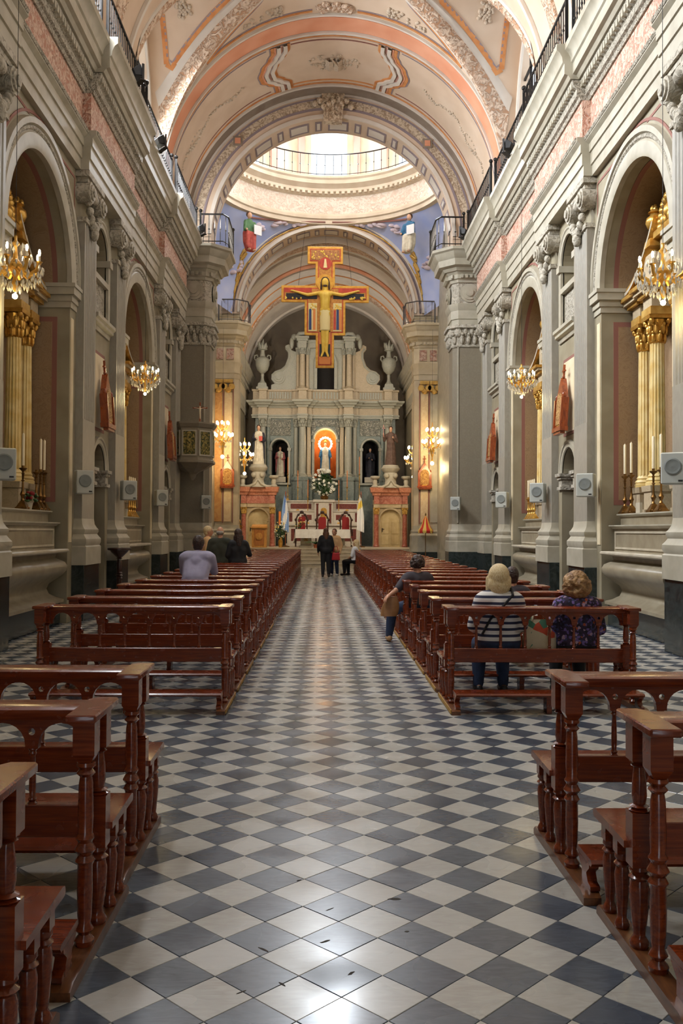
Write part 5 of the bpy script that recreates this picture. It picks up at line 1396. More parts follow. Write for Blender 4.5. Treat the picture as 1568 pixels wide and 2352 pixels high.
# pedestal table
t = thing('pedestal_table', 'dark wooden pedestal stand beside the far left altar', 'table', (-4.02, 17.0, 0))
b = MB(); b.lathe([(.2,1.12),(.22,1.13),(.22,1.16),(.2,1.17),(.0,1.17)], 0, 0, 20); b.lathe([(.06,1.0),(.16,1.1),(.17,1.12)], 0, 0, 20); b.build('table_top', 'dark_wood', t)
b = MB(); turned(b, 0, 0, .25, 1.02, .05, 14, 1); b.build('stem', 'dark_wood', t)
for k in range(3):
    a = 2*PI*k/3; b = MB(); b.tube([(0,0,.32),(.1*math.cos(a),.1*math.sin(a),.26),(.2*math.cos(a),.2*math.sin(a),.06),(.25*math.cos(a),.25*math.sin(a),.02)], .022, 8); b.build('foot', 'dark_wood', t)
# ------------------------------------------------------------------ chandeliers
def crystal_chandelier(loc, R, ztop, label, power, na=8):
    t = thing('chandelier', label, 'chandelier', loc, group='crystal chandeliers')
    h = R*2.0
    b = MB(); b.lathe([(.01,-.5*h),(.05*R,-.48*h),(.12*R,-.36*h),(.06*R,-.25*h),(.2*R,-.12*h),(.26*R,-.02*h),(.1*R,.08*h),(.06*R,.3*h),(.16*R,.36*h),(.05*R,.42*h),(.02,.5*h)], 0, 0, 14); b.build('stem', 'gold', t, smooth=50)
    for k in range(na):
        a = 2*PI*k/na; c, s_ = math.cos(a), math.sin(a)
        b = MB(); b.tube([(.15*R*c,.15*R*s_,-.08*h),(.45*R*c,.45*R*s_,-.2*h),(.75*R*c,.75*R*s_,-.12*h),(.85*R*c,.85*R*s_,.02*h)], .022*R/.3, 6); b.lathe([(.01,.0),(.11*R,.03*h),(.12*R,.035*h)], .85*R*c, .85*R*s_, 10)
        ar = b.build('arm', 'gold', t, smooth=50)
        b = MB(); b.lathe([(.04*R,.03*h),(.04*R,.14*h)], .85*R*c, .85*R*s_, 8); b.build('candle_sleeve', 'wax', ar)
        b = MB(); b.ell((.85*R*c, .85*R*s_, .2*h), (.05*R, .05*R, .065*h), 8, 6); b.build('bulb', 'bulb_glow', ar)
    b = MB(); rg = random.Random(int(loc[1]*10))
    for ring, (rr, z0, n) in enumerate(((.95,-.06,26),(.86,-.2,22),(.7,-.26,20),(.45,-.36,14),(.55,.18,14),(.3,.33,9),(.2,-.42,7))):
        for k in range(n):
            a = 2*PI*(k+.5*(ring % 2))/n; z = z0*h+rg.uniform(-.05,.02)*h; x, y = rr*R*math.cos(a), rr*R*math.sin(a)
            hh = .085*h*rg.uniform(.8, 1.2); w_ = .05*R
            b.lathe([(.001, z-hh), (w_, z-hh*.35), (.6*w_, z+hh*.2), (.001, z+hh*.45)], x, y, 5, caps=False)
    b.build('crystal_drops', 'crystal', t, kind='stuff', smooth=0)
    b = MB(); b.ell((0,0,-.58*h), .1*R, 10, 8); b.build('drop_bulb', 'bulb_glow', t)
    n = int((ztop-loc[2]-.5*h)/.3); b = MB(); b.tube([(0,0,.5*h),(0,0,ztop-loc[2])], .004, 5); b.build('chain', 'iron', t)
    l = bpy.data.lights.new('chandelier_lamp', 'POINT'); l.energy = power; l.color = (1, .78, .36); l.shadow_soft_size = .18; o = bpy.data.objects.new('chandelier_lamp', l); COL.objects.link(o); o.location = (loc[0], loc[1], loc[2]-.75*h)
    return t
for s, side in ((-1, 'left'), (1, 'right')):
    crystal_chandelier((s*3.95, 10.95, 4.72), .34, 9.05, 'crystal chandelier with lit bulbs hanging at the %s edge before the near arch' % side, 24)
    crystal_chandelier((s*3.95, 18.9, 4.72), .32, 9.05, 'crystal chandelier with lit bulbs hanging before the far arch of the %s wall' % side, 24)
def brass_chandelier(loc, R, ztop, label, power):
    t = thing('chandelier', label, 'chandelier', loc, group='brass chandeliers of the chancel')
    b = MB(); b.lathe([(.01,-.8),(.04,-.74),(.02,-.66),(.07,-.45),(.1,-.36),(.04,-.25),(.06,-.05),(.1,.05),(.03,.15),(.05,.4),(.08,.48),(.02,.55),(.015,.7)], 0, 0, 12); b.build('stem', 'gold', t, smooth=50)
    for tier, (rr, z0, n) in enumerate(((R, -.12, 8), (R*.62, .32, 6))):
        for k in range(n):
            a = 2*PI*(k+.5*tier)/n; c, s_ = math.cos(a), math.sin(a)
            b = MB(); b.tube([(.05*c,.05*s_,z0-.1),(.4*rr*c,.4*rr*s_,z0-.16),(.8*rr*c,.8*rr*s_,z0-.1),(rr*c,rr*s_,z0)], .016, 6); b.lathe([(.01,z0),(.045,z0+.02),(.05,z0+.025)], rr*c, rr*s_, 10); ar = b.build('arm', 'gold', t, smooth=50)
            b = MB(); b.ell((rr*c, rr*s_, z0+.10), (.045, .045, .075), 8, 6); b.build('bulb', 'bulb_glow', ar)
    b = MB()
    for ring, (rr, z0, n) in enumerate(((R*.9,-.25,14),(R*.55,.15,10),(R*.35,-.45,8))):
        for k in range(n):
            a = 2*PI*k/n; b.lathe([(.001,z0-.09),(.022,z0-.03),(.001,z0+.03)], rr*math.cos(a), rr*math.sin(a), 5, caps=False)
    b.build('crystal_drops', 'crystal', t, kind='stuff', smooth=0)
    b = MB(); b.ell((0,0,-.86), .07, 10, 8); b.build('drop_bulb', 'bulb_glow', t)
    b = MB(); b.tube([(0,0,.7),(0,0,ztop-loc[2])], .004, 5); b.build('chain', 'iron', t)
    l = bpy.data.lights.new('chandelier_lamp', 'POINT'); l.energy = power; l.color = (1, .74, .38); l.shadow_soft_size = .2; o = bpy.data.objects.new('chandelier_lamp', l); COL.objects.link(o); o.location = (loc[0], loc[1], loc[2]-1.05)
brass_chandelier((XF-3.93, 34.2, 5.15), .37, 9.2, 'lit brass chandelier before the left chancel pier', 80)
brass_chandelier((XF+4.02, 34.2, 4.95), .37, 9.2, 'lit brass chandelier before the right chancel pier', 80)
brass_chandelier((XF-3.55, 39.4, 4.85), .37, 9.2, 'lit brass chandelier inside the chancel on the left', 80)
brass_chandelier((XF+3.82, 39.4, 4.75), .37, 9.2, 'lit brass chandelier inside the chancel on the right', 80)
# ------------------------------------------------------------------ high altar wall (retable)
XA = -0.15; YR = 46.3; ZCH = .75
rt_ = thing('high_altar_retable', 'tall grey-green marble retable with columns and three statue niches filling the chancel end', 'retable', (XA, YR, ZCH))
def RB(b, x0, x1, y0, y1, z0, z1): return b.box(x0, x1, y0, y1, z0-ZCH, z1-ZCH)
b = MB()
def wall_with(b, x0, x1, z0, z1, cx, hw, zb, zs, y0, y1):
    """rectangular wall with an arched opening that starts at zb; two pieces"""
    RB(b, x0, x1, y0, y1, z0, zb)
    poly = [(x0,zb),(x0,z1),(x1,z1),(x1,zb),(cx+hw,zb),(cx+hw,zs)]+arcpts(cx, zs, hw, 0, PI, 16)[1:-1]+[(cx-hw,zs),(cx-hw,zb)]
    b.prism([(p, q-ZCH) for p, q in poly], 'y', y0, y1)
for sx_ in (-1, 1):
    b = MB(); wall_with(b, *sorted((sx_*1.72, sx_*3.6)), ZCH, 7.3, sx_*2.33, .42, 3.96, 5.75, .1, .8); b.build('back_wall', 'retable_blue', rt_, smooth=0)
b = MB(); wall_with(b, -1.72, 1.72, ZCH, 7.3, 0, .56, 4.2, 6.2, .05, .8); b.build('centre_wall', 'retable_blue', rt_, smooth=0)
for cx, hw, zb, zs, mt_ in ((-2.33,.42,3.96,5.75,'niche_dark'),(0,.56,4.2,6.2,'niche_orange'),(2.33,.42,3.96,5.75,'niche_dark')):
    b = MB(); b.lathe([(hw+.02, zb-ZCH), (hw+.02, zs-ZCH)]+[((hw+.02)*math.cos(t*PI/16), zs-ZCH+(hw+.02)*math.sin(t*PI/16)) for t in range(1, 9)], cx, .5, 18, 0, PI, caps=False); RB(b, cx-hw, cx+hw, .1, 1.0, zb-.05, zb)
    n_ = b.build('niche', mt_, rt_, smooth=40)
    b = MB(); b.arc([(hw, -.02), (hw+.02, -.06), (hw+.1, -.06), (hw+.13, .1)], cx, zs-ZCH, 0, PI, 20, 'xz')
    for k in (-1, 1):
        RB(b, cx+k*(hw+.01), cx+k*(hw+.12), -.05, .12, zb, zs-.12); RB(b, cx+k*(hw-.03), cx+k*(hw+.16), -.09, .12, zs-.14, zs)
    b.build('niche_arch', 'retable_stone', n_, smooth=30)
    b = MB(); RB(b, cx-hw-.14, cx+hw+.14, -.1, .2, zb-.1, zb); b.build('niche_sill', 'retable_stone', n_, smooth=0)
# carved panels above the side niches and in the spandrels
for cx, w in ((-2.33, .55), (2.33, .55)):
    b = MB(); RB(b, cx-w, cx+w, .04, .12, 6.4, 7.2); b.build('carved_panel', 'retable_relief', rt_, smooth=0)
for k in (-1, 1):
    b = MB(); RB(b, k*.5, k*.72, .0, .1, 6.4, 7.2); b.build('carved_panel', 'retable_relief', rt_, smooth=0)
b = MB(); RB(b, -.49, .49, 0, .1, 6.88, 7.2); b.build('carved_panel', 'retable_relief', rt_, smooth=0)
# columns
for k in (-1, 1):
    for dx, y, r, mt_ in ((3.2, -.12, .17, 'retable_stone'), (2.93, .02, .1, 'retable_blue'), (1.5, .0, .13, 'retable_stone'), (1.17, -.3, .19, 'retable_stone'), (.86, -.08, .13, 'retable_tan')):
        x = k*dx
        b = MB(); attic_base(b, x, y, 4.25-ZCH, r); b.lathe([(r*.98, 4.43-ZCH), (r, 5.2-ZCH), (r*.86, 6.8-ZCH)], x, y, 18); b.build('column', mt_, rt_, smooth=40)
        b = MB(); corinthian(b, x, y, 6.8-ZCH, 7.27-ZCH, r*.88); b.build('column_capital', 'retable_stone', rt_, smooth=50)
        b = MB(); b.frustum(x, y, 0, .25, r*1.75, r*1.75, r*1.75, r*1.75); b.frustum(x, y, .25, 3.3, r*1.5, r*1.5, r*1.5, r*1.5); b.frustum(x, y, 3.3, 3.5, r*1.7, r*1.7, r*1.8, r*1.8); b.build('pedestal', 'retable_blue', rt_, smooth=0)
# entablature stepping out over the columns
EP = [(-3.75,.3),(-3.75,-.08),(-3.42,-.08),(-3.42,-.32),(-2.98,-.32),(-2.98,-.0),(-1.68,-.0),(-1.68,-.14),(-1.4,-.14),(-1.4,-.5),(-.94,-.5),(-.94,-.2),(-.7,-.2),(-.7,-.05)]
EP = EP+[(-x, y) for x, y in reversed(EP)]
for nm, pr, mt_ in (('architrave', [(-.2,7.27),(.02,7.27),(.02,7.36),(.05,7.38),(.05,7.45),(-.2,7.45)], 'retable_stone'), ('frieze', [(-.2,7.45),(.0,7.45),(.0,7.8),(-.2,7.8)], 'retable_tan'),
                    ('cornice', [(-.2,7.8),(.05,7.8),(.08,7.88),(.16,7.92),(.2,8.0),(.28,8.06),(.3,8.15),(-.2,8.15)], 'retable_stone'), ('attic', [(-.2,8.15),(.0,8.15),(.0,8.22),(-.03,8.24),(-.03,8.64),(.02,8.66),(.02,8.75),(-.2,8.75)], 'retable_tan')):
    b = MB(); ring_sweep(b, EP, [(d, z-ZCH) for d, z in pr], 1); b.build(nm, mt_, rt_, smooth=25)
b = MB(); RB(b, -3.7, 3.7, .08, .8, 7.27, 8.72); b.build('entablature_core', 'retable_stone', rt_, smooth=0)
b = MB()
for sx_ in (-1, 1):
    for q in range(9): RB(b, sx_*(1.8+.13*q)-.04, sx_*(1.8+.13*q)+.04, -.02, .05, 8.28, 8.62)
for q in range(9): RB(b, (q-4)*.15-.04, (q-4)*.15+.04, -.07, .0, 8.28, 8.62)
b.build('attic_balusters', 'retable_stone', rt_, kind='stuff', smooth=0)
# upper storey
b = MB(); wall_with(b, -1.5, 1.5, 8.75, 11.2, 0, .44, 8.8, 10.2, .1, .7); up = b.build('upper_wall', 'retable_stone', rt_, smooth=0)
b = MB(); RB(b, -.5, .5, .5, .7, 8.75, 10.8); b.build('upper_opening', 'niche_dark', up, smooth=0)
b = MB(); b.arc([(.44, .02), (.46, -.02), (.56, -.02), (.58, .12)], 0, 10.2-ZCH, 0, PI, 18, 'xz')
for k in (-1, 1): RB(b, k*.44, k*.58, -.02, .12, 8.8, 10.2)
b.build('opening_frame', 'retable_stone', up, smooth=30)
for k in (-1, 1):
    for dx, y, r in ((1.42, .05, .1), (1.2, -.15, .15), (.95, .05, .1)):
        b = MB(); attic_base(b, k*dx, y, 8.75-ZCH, r); b.lathe([(r, 8.9-ZCH), (r*.86, 10.55-ZCH)], k*dx, y, 16); b.build('upper_column', 'retable_tan', rt_, smooth=40)
        b = MB(); corinthian(b, k*dx, y, 10.55-ZCH, 10.9-ZCH, r*.88); b.build('upper_capital', 'retable_stone', rt_, smooth=50)
    b = MB(); RB(b, k*.98, k*1.42, -.38, .5, 10.9, 11.2); RB(b, k*.92, k*1.48, -.45, .5, 11.2, 11.32); RB(b, k*.86, k*1.54, -.52, .5, 11.32, 11.42)
    b.build('upper_entablature', 'retable_stone', rt_, smooth=0)
    b = MB()               # scroll on top of the pediment
    b.tube([(k*(1.5-.0), -.2, 11.42-ZCH), (k*1.35, -.2, 11.6-ZCH), (k*1.1, -.2, 11.62-ZCH), (k*.95, -.2, 11.52-ZCH)], [.1,.12,.1,.08], 8); b.ell((k*1.62, -.1, 11.45-ZCH), (.16,.16,.16), 10, 8); b.ell((k*1.75, -.05, 11.15-ZCH), (.12,.12,.3), 10, 8)
    b.build('pediment_scroll', 'retable_stone', rt_, smooth=50)
    # big side volute
    prof = [(1.5,8.75),(2.75,8.75),(2.75,8.98),(2.68,9.02)]
    sp = []
    for q in range(22):
        a = -PI/2+q/21*2.2*PI*.9; sp.append((2.42+.36*math.cos(a), 9.4+.36*math.sin(a)))
    out = [(1.5,8.75),(2.8,8.75),(2.8,9.0),(2.62,9.06),(2.8,9.3),(2.78,9.55),(2.6,9.72),(2.3,9.82),(2.1,10.0),(1.95,10.4),(1.95,10.7),(2.08,10.85),(2.08,11.02),(1.92,11.1),(1.78,11.0),(1.78,10.8),(1.5,10.7)]
    b = MB(); b.prism([(k*p, q-ZCH) for p, q in out], 'y', .05, .35); v_ = b.build('side_volute', 'retable_stone' if k < 0 else 'retable_tan', rt_, smooth=0)
    b = MB()
    for r_, d in ((.34,.0),(.24,-.05),(.13,-.1)):
        b.add(*(lambda m_: (m_.v, m_.f))(MB().prism([(k*2.42+r_*math.cos(t*PI/10), 9.38-ZCH+r_*math.sin(t*PI/10)) for t in range(20)], 'y', d, .2)))
    b.tube([(k*p, .02, q-ZCH) for p, q in ((2.74,9.5),(2.55,9.66),(2.24,9.76),(2.02,9.96),(1.88,10.4),(1.88,10.72),(2.0,10.9))], .05, 6)
    b.build('volute_eye', 'retable_stone', v_, smooth=40)
b = MB(); RB(b, -.95, .95, -.1, .5, 10.9, 11.15); RB(b, -1.0, 1.0, -.16, .5, 11.15, 11.3); b.build('upper_entablature', 'retable_stone', rt_, smooth=0)
# flame urns (separate things standing on the attic)
for k, side in ((-1, 'left'), (1, 'right')):
    t = thing('flame_urn', 'pale stone urn with carved flames on the %s end of the retable attic' % side, 'urn', (XA+k*3.25, YR+.05, 8.75), group='flame urns')
    b = MB(); b.frustum(0, 0, 0, .12, .3, .25, .3, .25); b.frustum(0, 0, .12, .32, .24, .2, .2, .18); b.lathe([(.2,.32),(.1,.45),(.07,.62),(.09,.78),(.06,.82),(.13,.86),(.27,1.0),(.36,1.25),(.37,1.5),(.3,1.62),(.14,1.7),(.1,1.95),(.12,2.02),(.24,2.06),(.24,2.1),(.1,2.12)], 0, 0, 18); b.build('body', 'retable_stone', t, smooth=40)
    for q in (-1, 1):
        b = MB(); b.tube([(q*.3,0,1.45),(q*.42,0,1.6),(q*.4,0,1.75),(q*.28,0,1.78),(q*.24,0,1.68)], .035, 7); b.build('handle', 'retable_stone', t, smooth=50)
    b = MB(); rg = random.Random(4)
    for q in range(9):
        a = q*2*PI/8; r_ = .17 if q < 8 else 0; x, y = r_*math.cos(a), r_*math.sin(a); h_ = rg.uniform(.28, .45) if q < 8 else .55
        b.tube([(x*.6,y*.6,2.08),(x*1.1,y*1.1,2.08+h_*.5),(x*1.3+rg.uniform(-.05,.05),y*1.2,2.08+h_)], [.09,.08,.008], 7)
    b.build('flames', 'retable_stone', t, smooth=50)

# ------------------------------------------------------------------ robed statues
def statue(name, label, loc, H, robe, mantle, rz=0, cat='statue', arms='bent', hair='statue_hair', hold=None, child=False, crown=None):
    """upright robed figure facing -y, H tall"""
    k = H/1.8
    S = lambda *p: tuple(q*k for q in p)
    t = thing(name, label, cat, loc, rz)
    b = body_mesh('robe', [('loft', [(S(0,0,0), .27*k, .22*k), (S(0,0,.25), .25*k, .2*k), (S(.02,0,.8), .21*k, .165*k), (S(0,0,1.05), .19*k, .14*k), (S(0,0,1.35), .22*k, .14*k), (S(0,0,1.48), .17*k, .11*k), (S(0,0,1.54), .07*k, .07*k)]),
        ('cap', S(-.06,-.17,.1), .05*k, S(-.05,-.14,1.0), .03*k), ('cap', S(.05,-.19,.1), .045*k, S(.04,-.14,1.0), .03*k), ('cap', S(.16,-.12,.1), .05*k, S(.12,-.11,.9), .03*k), ('cap', S(-.17,-.1,.1), .045*k, S(-.13,-.1,.9), .03*k)], robe, .022*k, t, 2)
    sk = [('ell', S(0,-.01,1.68), (.078*k,.095*k,.115*k)), ('cap', S(0,.01,1.5), .05*k, S(0,0,1.6), .05*k), ('ell', S(0,-.105,1.67), (.015*k,.02*k,.025*k))]
    ar = []
    if arms == 'bent':
        ar = [('cap', S(-.2,0,1.4), .075*k, S(-.26,-.03,1.1), .075*k), ('cap', S(-.26,-.03,1.1), .075*k, S(-.12,-.2,1.15), .06*k), ('cap', S(.2,0,1.4), .075*k, S(.26,-.03,1.1), .075*k), ('cap', S(.26,-.03,1.1), .075*k, S(.14,-.2,1.05), .06*k)]
        hands = (S(-.08,-.24,1.17), S(.1,-.24,1.07))
    elif arms == 'raised':
        ar = [('cap', S(-.2,0,1.4), .075*k, S(-.3,-.05,1.15), .07*k), ('cap', S(-.3,-.05,1.15), .07*k, S(-.34,-.15,1.36), .055*k), ('cap', S(.2,0,1.4), .075*k, S(.28,-.03,1.1), .075*k), ('cap', S(.28,-.03,1.1), .075*k, S(.12,-.2,1.25), .06*k)]
        hands = (S(-.35,-.17,1.44), S(.08,-.23,1.28))
    else:
        ar = [('cap', S(-.2,0,1.4), .075*k, S(-.28,-.02,1.15), .07*k), ('cap', S(-.28,-.02,1.15), .07*k, S(-.32,-.14,.95), .06*k), ('cap', S(.2,0,1.4), .075*k, S(.28,-.02,1.15), .07*k), ('cap', S(.28,-.02,1.15), .07*k, S(.32,-.14,.95), .06*k)]
        hands = (S(-.34,-.17,.9), S(.34,-.17,.9))
    for hx, hy, hz in hands:
        sk.append(('ell', (hx,hy,hz), (.035*k,.03*k,.05*k)))
    body_mesh('sleeves', ar, mantle if mantle else robe, .02*k, t, 2)
    body_mesh('head_and_hands', sk, 'statue_skin', .014*k, t, 2)
    if hair: body_mesh('hair', [('ell', S(0,.02,1.715), (.098*k,.1*k,.112*k)), ('cap', S(0,.06,1.66), .07*k, S(0,.07,1.5), .06*k)], hair, .016*k, t, 2)
    if mantle:
        body_mesh('mantle', [('loft', [(S(0,.09,.05), .29*k, .17*k), (S(0,.08,.7), .27*k, .15*k), (S(0,.05,1.2), .27*k, .14*k), (S(0,.03,1.45), .22*k, .12*k), (S(0,.03,1.53), .1*k, .08*k)]), ('cap', S(-.24,0,.3), .06*k, S(-.22,-.02,1.3), .07*k), ('cap', S(.24,0,.3), .06*k, S(.22,-.02,1.3), .07*k)], mantle, .022*k, t, 2)
    if hold == 'cross':
        b = MB(); b.box(-.36*k, -.33*k, -.2*k, -.17*k, 1.3*k, 1.85*k); b.box(-.42*k, -.27*k, -.2*k, -.17*k, 1.68*k, 1.72*k); b.build('held_cross', 'frame_wood', t)
    if hold == 'book':
        b = MB(); b.box(.03*k, .19*k, -.3*k, -.24*k, 1.05*k, 1.27*k); b.build('held_book', 'icon_red', t)
    if child:
        body_mesh('child', [('cap', S(.12,-.22,1.15), .07*k, S(.12,-.22,1.3), .06*k), ('ell', S(.12,-.23,1.42), (.055*k,.06*k,.07*k))], 'robe_white', .016*k, t, 2)
    if crown:
        b = MB(); b.lathe([(.075*k,1.79*k),(.085*k,1.86*k),(.06*k,1.9*k),(.01,1.95*k)], 0, 0, 12); b.build('crown', 'gold', t)
    return t
statue('statue', 'statue of a friar in white habit and black cloak on the left portal', (-3.34, 43.15, 4.66), 1.88, 'robe_white', 'robe_black', hold='book')
statue('statue', 'statue of a friar in brown habit holding a cross on the right portal', (2.98, 43.15, 4.66), 1.86, 'robe_brown', None, arms='raised', hold='cross')
statue('statue', 'statue of a saint in red and cream vestments in the left niche', (XA-2.33, YR+.42, 4.3), 1.55, 'robe_white', 'robe_rose', arms='bent', child=True)
statue('statue', 'statue of a nun in black veil in the right niche', (XA+2.33, YR+.42, 4.3), 1.5, 'robe_black', 'robe_black', hair='robe_black', arms='bent')
statue('statue', 'statue of a crowned lady in white and blue in the lit central niche', (XA, YR+.2, 4.45), 1.62, 'robe_white', 'robe_blue', arms='low', crown=True)
b = MB(); b.box(-.3, .3, -.25, .25, 0, .28); b.build('statue_plinth', 'slab_white', label='white block under the statue in the left niche', cat='plinth', loc=(XA-2.33, YR+.42, 4.0))
b = MB(); b.box(-.3, .3, -.25, .25, 0, .28); b.build('statue_plinth', 'slab_white', label='white block under the nun statue in the right niche', cat='plinth', loc=(XA+2.33, YR+.42, 4.0))
b = MB(); b.lathe([(.36,0),(.42,.06),(.34,.14),(.28,.2),(.26,.24)], 0, 0, 16); b.build('statue_plinth', 'robe_black', label='dark rounded base under the crowned lady statue', cat='plinth', loc=(XA, YR+.2, 4.2))
t = thing('halo_of_bulbs', 'ring of lit bulbs round the head of the crowned lady statue', 'light', (XA, YR+.12, 5.98))
b = MB(); b.arc([(.30,-.02),(.34,-.02),(.34,.02),(.30,.02)], 0, 0, -.85, PI+.85, 30, 'xz'); b.build('ring', 'gold', t)
b = MB(); b.ell((0,0,0), .055, 8, 6); b0 = b.build('bulb', 'halo_bulb', t); 
for q in range(13):
    a = -.78+(PI+1.56)*q/12; p = (.32*math.cos(a), -.04, .32*math.sin(a))
    if q == 0: b0.location = p
    else: inst(b0, t, p)
l = bpy.data.lights.new('niche_lamp', 'POINT'); l.energy = 55; l.color = (1, .55, .22); l.shadow_soft_size = .1; o = bpy.data.objects.new('niche_lamp', l); COL.objects.link(o); o.location = (XA, YR+.3, 6.45)

# ------------------------------------------------------------------ side portals
for cx, s, side in ((-3.34, -1, 'left'), (2.98, 1, 'right')):
    YP = 43.2
    t = thing('portal', 'red marble portal with scrolled top beside the %s of the high altar' % side, 'portal', (cx, YP, ZCH), group='chancel portals')
    Z = lambda z: z-ZCH
    b = MB(); poly = [(-.82,0),(-.82,Z(3.0)),(.82,Z(3.0)),(.82,0),(.48,0),(.48,Z(2.05))]+arcpts(0, Z(2.05), .48, 0, PI, 16)[1:-1]+[(-.48,Z(2.05)),(-.48,0)]; b.prism(poly, 'y', 0, .4); b.build('front_wall', 'door_surround', t, smooth=0)
    b = MB(); b.arc([(.48,-.02),(.5,-.05),(.58,-.05),(.6,.02)], 0, Z(2.05), 0, PI, 20, 'xz')
    for k in (-1, 1): b.box(k*.46, k*.62, -.06, .1, Z(1.95), Z(2.06)); b.box(k*.49, k*.58, -.04, .1, 0, Z(1.95))
    b.build('door_arch', 'door_surround', t, smooth=30)
    d = MB(); d.prism([(-.48,0),(.48,0),(.48,Z(2.05))]+arcpts(0, Z(2.05), .48, 0, PI, 16)[1:-1]+[(-.48,Z(2.05))], 'y', .16, .22); dr = d.build('door_leaf', 'door_cream', t, smooth=0)
    for k in (-1, 1):
        for z0, z1 in ((.1,.55),(.62,1.2)):
            d = MB(); d.box(k*.06, k*.42, .145, .17, z0, z1); d.build('door_panel', 'door_cream', dr, bevel=.01)
    d = MB(); d.box(-.4, -.36, .1, .16, .72, .9); d.box(-.4, -.28, .1, .12, .84, .87); d.build('door_handle', 'iron', dr)
    for k in (-1, 1):
        b = MB(); b.lathe([(.13,0),(.15,.05),(.12,.12),(.115,.2),(.105,1.55)], k*.68, -.12, 16); b.build('column', 'red_marble', t, smooth=40)
        b = MB(); corinthian(b, k*.68, -.12, 1.55, Z(2.62), .1); b.build('column_capital', 'gold_paint', t, smooth=50)
        b = MB(); b.tube([(k*(.1+.32*q/6), -.03, Z(2.83)-.12*math.sin(PI*q/6)) for q in range(7)], .03, 6); b.build('garland', 'door_surround', t, smooth=50)
    PE = [(-.82,.3),(-.82,-.3),(-.54,-.3),(-.54,-.08),(.54,-.08),(.54,-.3),(.82,-.3),(.82,.3)]
    for nm, pr, mt_ in (('architrave', [(-.2,2.62),(.0,2.62),(.0,2.76),(.03,2.8),(-.2,2.8)], 'door_surround'), ('frieze', [(-.2,2.8),(-.02,2.8),(-.02,3.2),(-.2,3.2)], 'red_marble'), ('cornice', [(-.2,3.2),(.03,3.2),(.06,3.3),(.13,3.36),(.16,3.5),(.18,3.57),(-.2,3.57)], 'red_marble2')):
        b = MB(); ring_sweep(b, PE, [(q, Z(z)) for q, z in pr], 1); b.build(nm, mt_, t, smooth=25)
    b = MB(); b.box(-.8, .8, -.05, .5, Z(2.65), Z(3.56)); b.build('core', 'red_marble', t, smooth=0)
    # scrolled statue bracket and two little urns
    b = MB(); b.lathe([(.42,Z(3.57)),(.3,Z(3.7)),(.26,Z(3.95)),(.34,Z(4.2)),(.3,Z(4.3)),(.42,Z(4.4)),(.46,Z(4.5)),(.4,Z(4.56)),(.36,Z(4.66))], -.05*0, -.05, 18)
    for k in (-1, 1):
        b.tube([(k*.0,-.34,Z(3.95)),(k*.16,-.34,Z(3.72)),(k*.4,-.3,Z(3.6)),(k*.62,-.24,Z(3.62))], [.05,.07,.08,.05], 8)
        b.ell((k*.2,-.33,Z(4.15)), (.13,.1,.13), 10, 8)
    b.build('statue_bracket', 'trim_stone', t, smooth=50)
    for k in (-1, 1):
        b = MB(); b.lathe([(.16,Z(3.57)),(.2,Z(3.62)),(.1,Z(3.72)),(.12,Z(3.86)),(.1,Z(3.95)),(.22,Z(4.03)),(.24,Z(4.1)),(.2,Z(4.14))], k*.74, -.05, 14); b.build('low_urn', 'trim_stone', t, smooth=40)

# ------------------------------------------------------------------ the old high altar with gradines
t = thing('high_altar', 'white marble high altar with red inlaid panels and tabernacle below the retable', 'altar', (XA-.06, 44.9, ZCH))
Z = lambda z: z-ZCH
b = MB(); b.box(-1.86, 1.86, -.5, .6, 0, .12); b.box(-1.8, 1.8, -.45, .6, .12, Z(1.75)); b.build('altar_body', 'altar_white', t, bevel=.01)
b = MB(); b.box(-1.9, 1.9, -.55, .6, Z(1.75), Z(1.85)); b.build('altar_top', 'altar_white', t, bevel=.01)
b = MB(); b.box(-1.84, 1.84, -.2, .6, Z(1.85), Z(2.45)); b.build('gradine', 'altar_white', t, bevel=.01)
b = MB(); b.box(-1.84, 1.84, -.24, .6, Z(2.45), Z(2.5)); b.build('gradine_ledge', 'altar_white', t)
b = MB(); b.box(-1.84, 1.84, .1, .6, Z(2.5), Z(2.95)); b.build('gradine', 'altar_white', t, bevel=.01)
b = MB(); b.box(-1.88, 1.88, .05, .6, Z(2.95), Z(3.02)); b.build('gradine_ledge', 'altar_white', t)
for x0, x1, y, z0, z1 in ((-1.65,-.62,.09,2.6,2.85),(.62,1.65,.09,2.6,2.85),(-1.1,-.6,-.21,2.05,2.3),(.6,1.1,-.21,2.05,2.3),(-1.7,-1.55,-.21,1.95,2.4),(1.55,1.7,-.21,1.95,2.4),(-1.6,-.9,-.46,1.0,1.6),(.9,1.6,-.46,1.0,1.6)):
    b = MB(); b.box(x0, x1, y-.008, y+.03, Z(z0), Z(z1)); b.build('inlaid_panel', 'altar_red', t, bevel=.012)
b = MB(); b.box(-.46, .46, -.28, .5, Z(1.85), Z(2.92)); b.box(-.54, .54, -.34, .5, Z(2.92), Z(3.05)); tb = b.build('tabernacle', 'altar_white', t, bevel=.01)
b = MB(); b.prism([(-.15,Z(2.1)),(.15,Z(2.1)),(.15,Z(2.5))]+arcpts(0, Z(2.5), .15, 0, PI, 10)[1:-1]+[(-.15,Z(2.5))], 'y', -.3, -.25); b.build('tabernacle_door', 'gold', tb)
for k in (-1, 1):
    b = MB(); b.lathe([(.06,Z(1.9)),(.05,Z(2.0)),(.045,Z(2.75)),(.07,Z(2.85))], k*.32, -.3, 12); b.build('tabernacle_column', 'altar_red', tb)
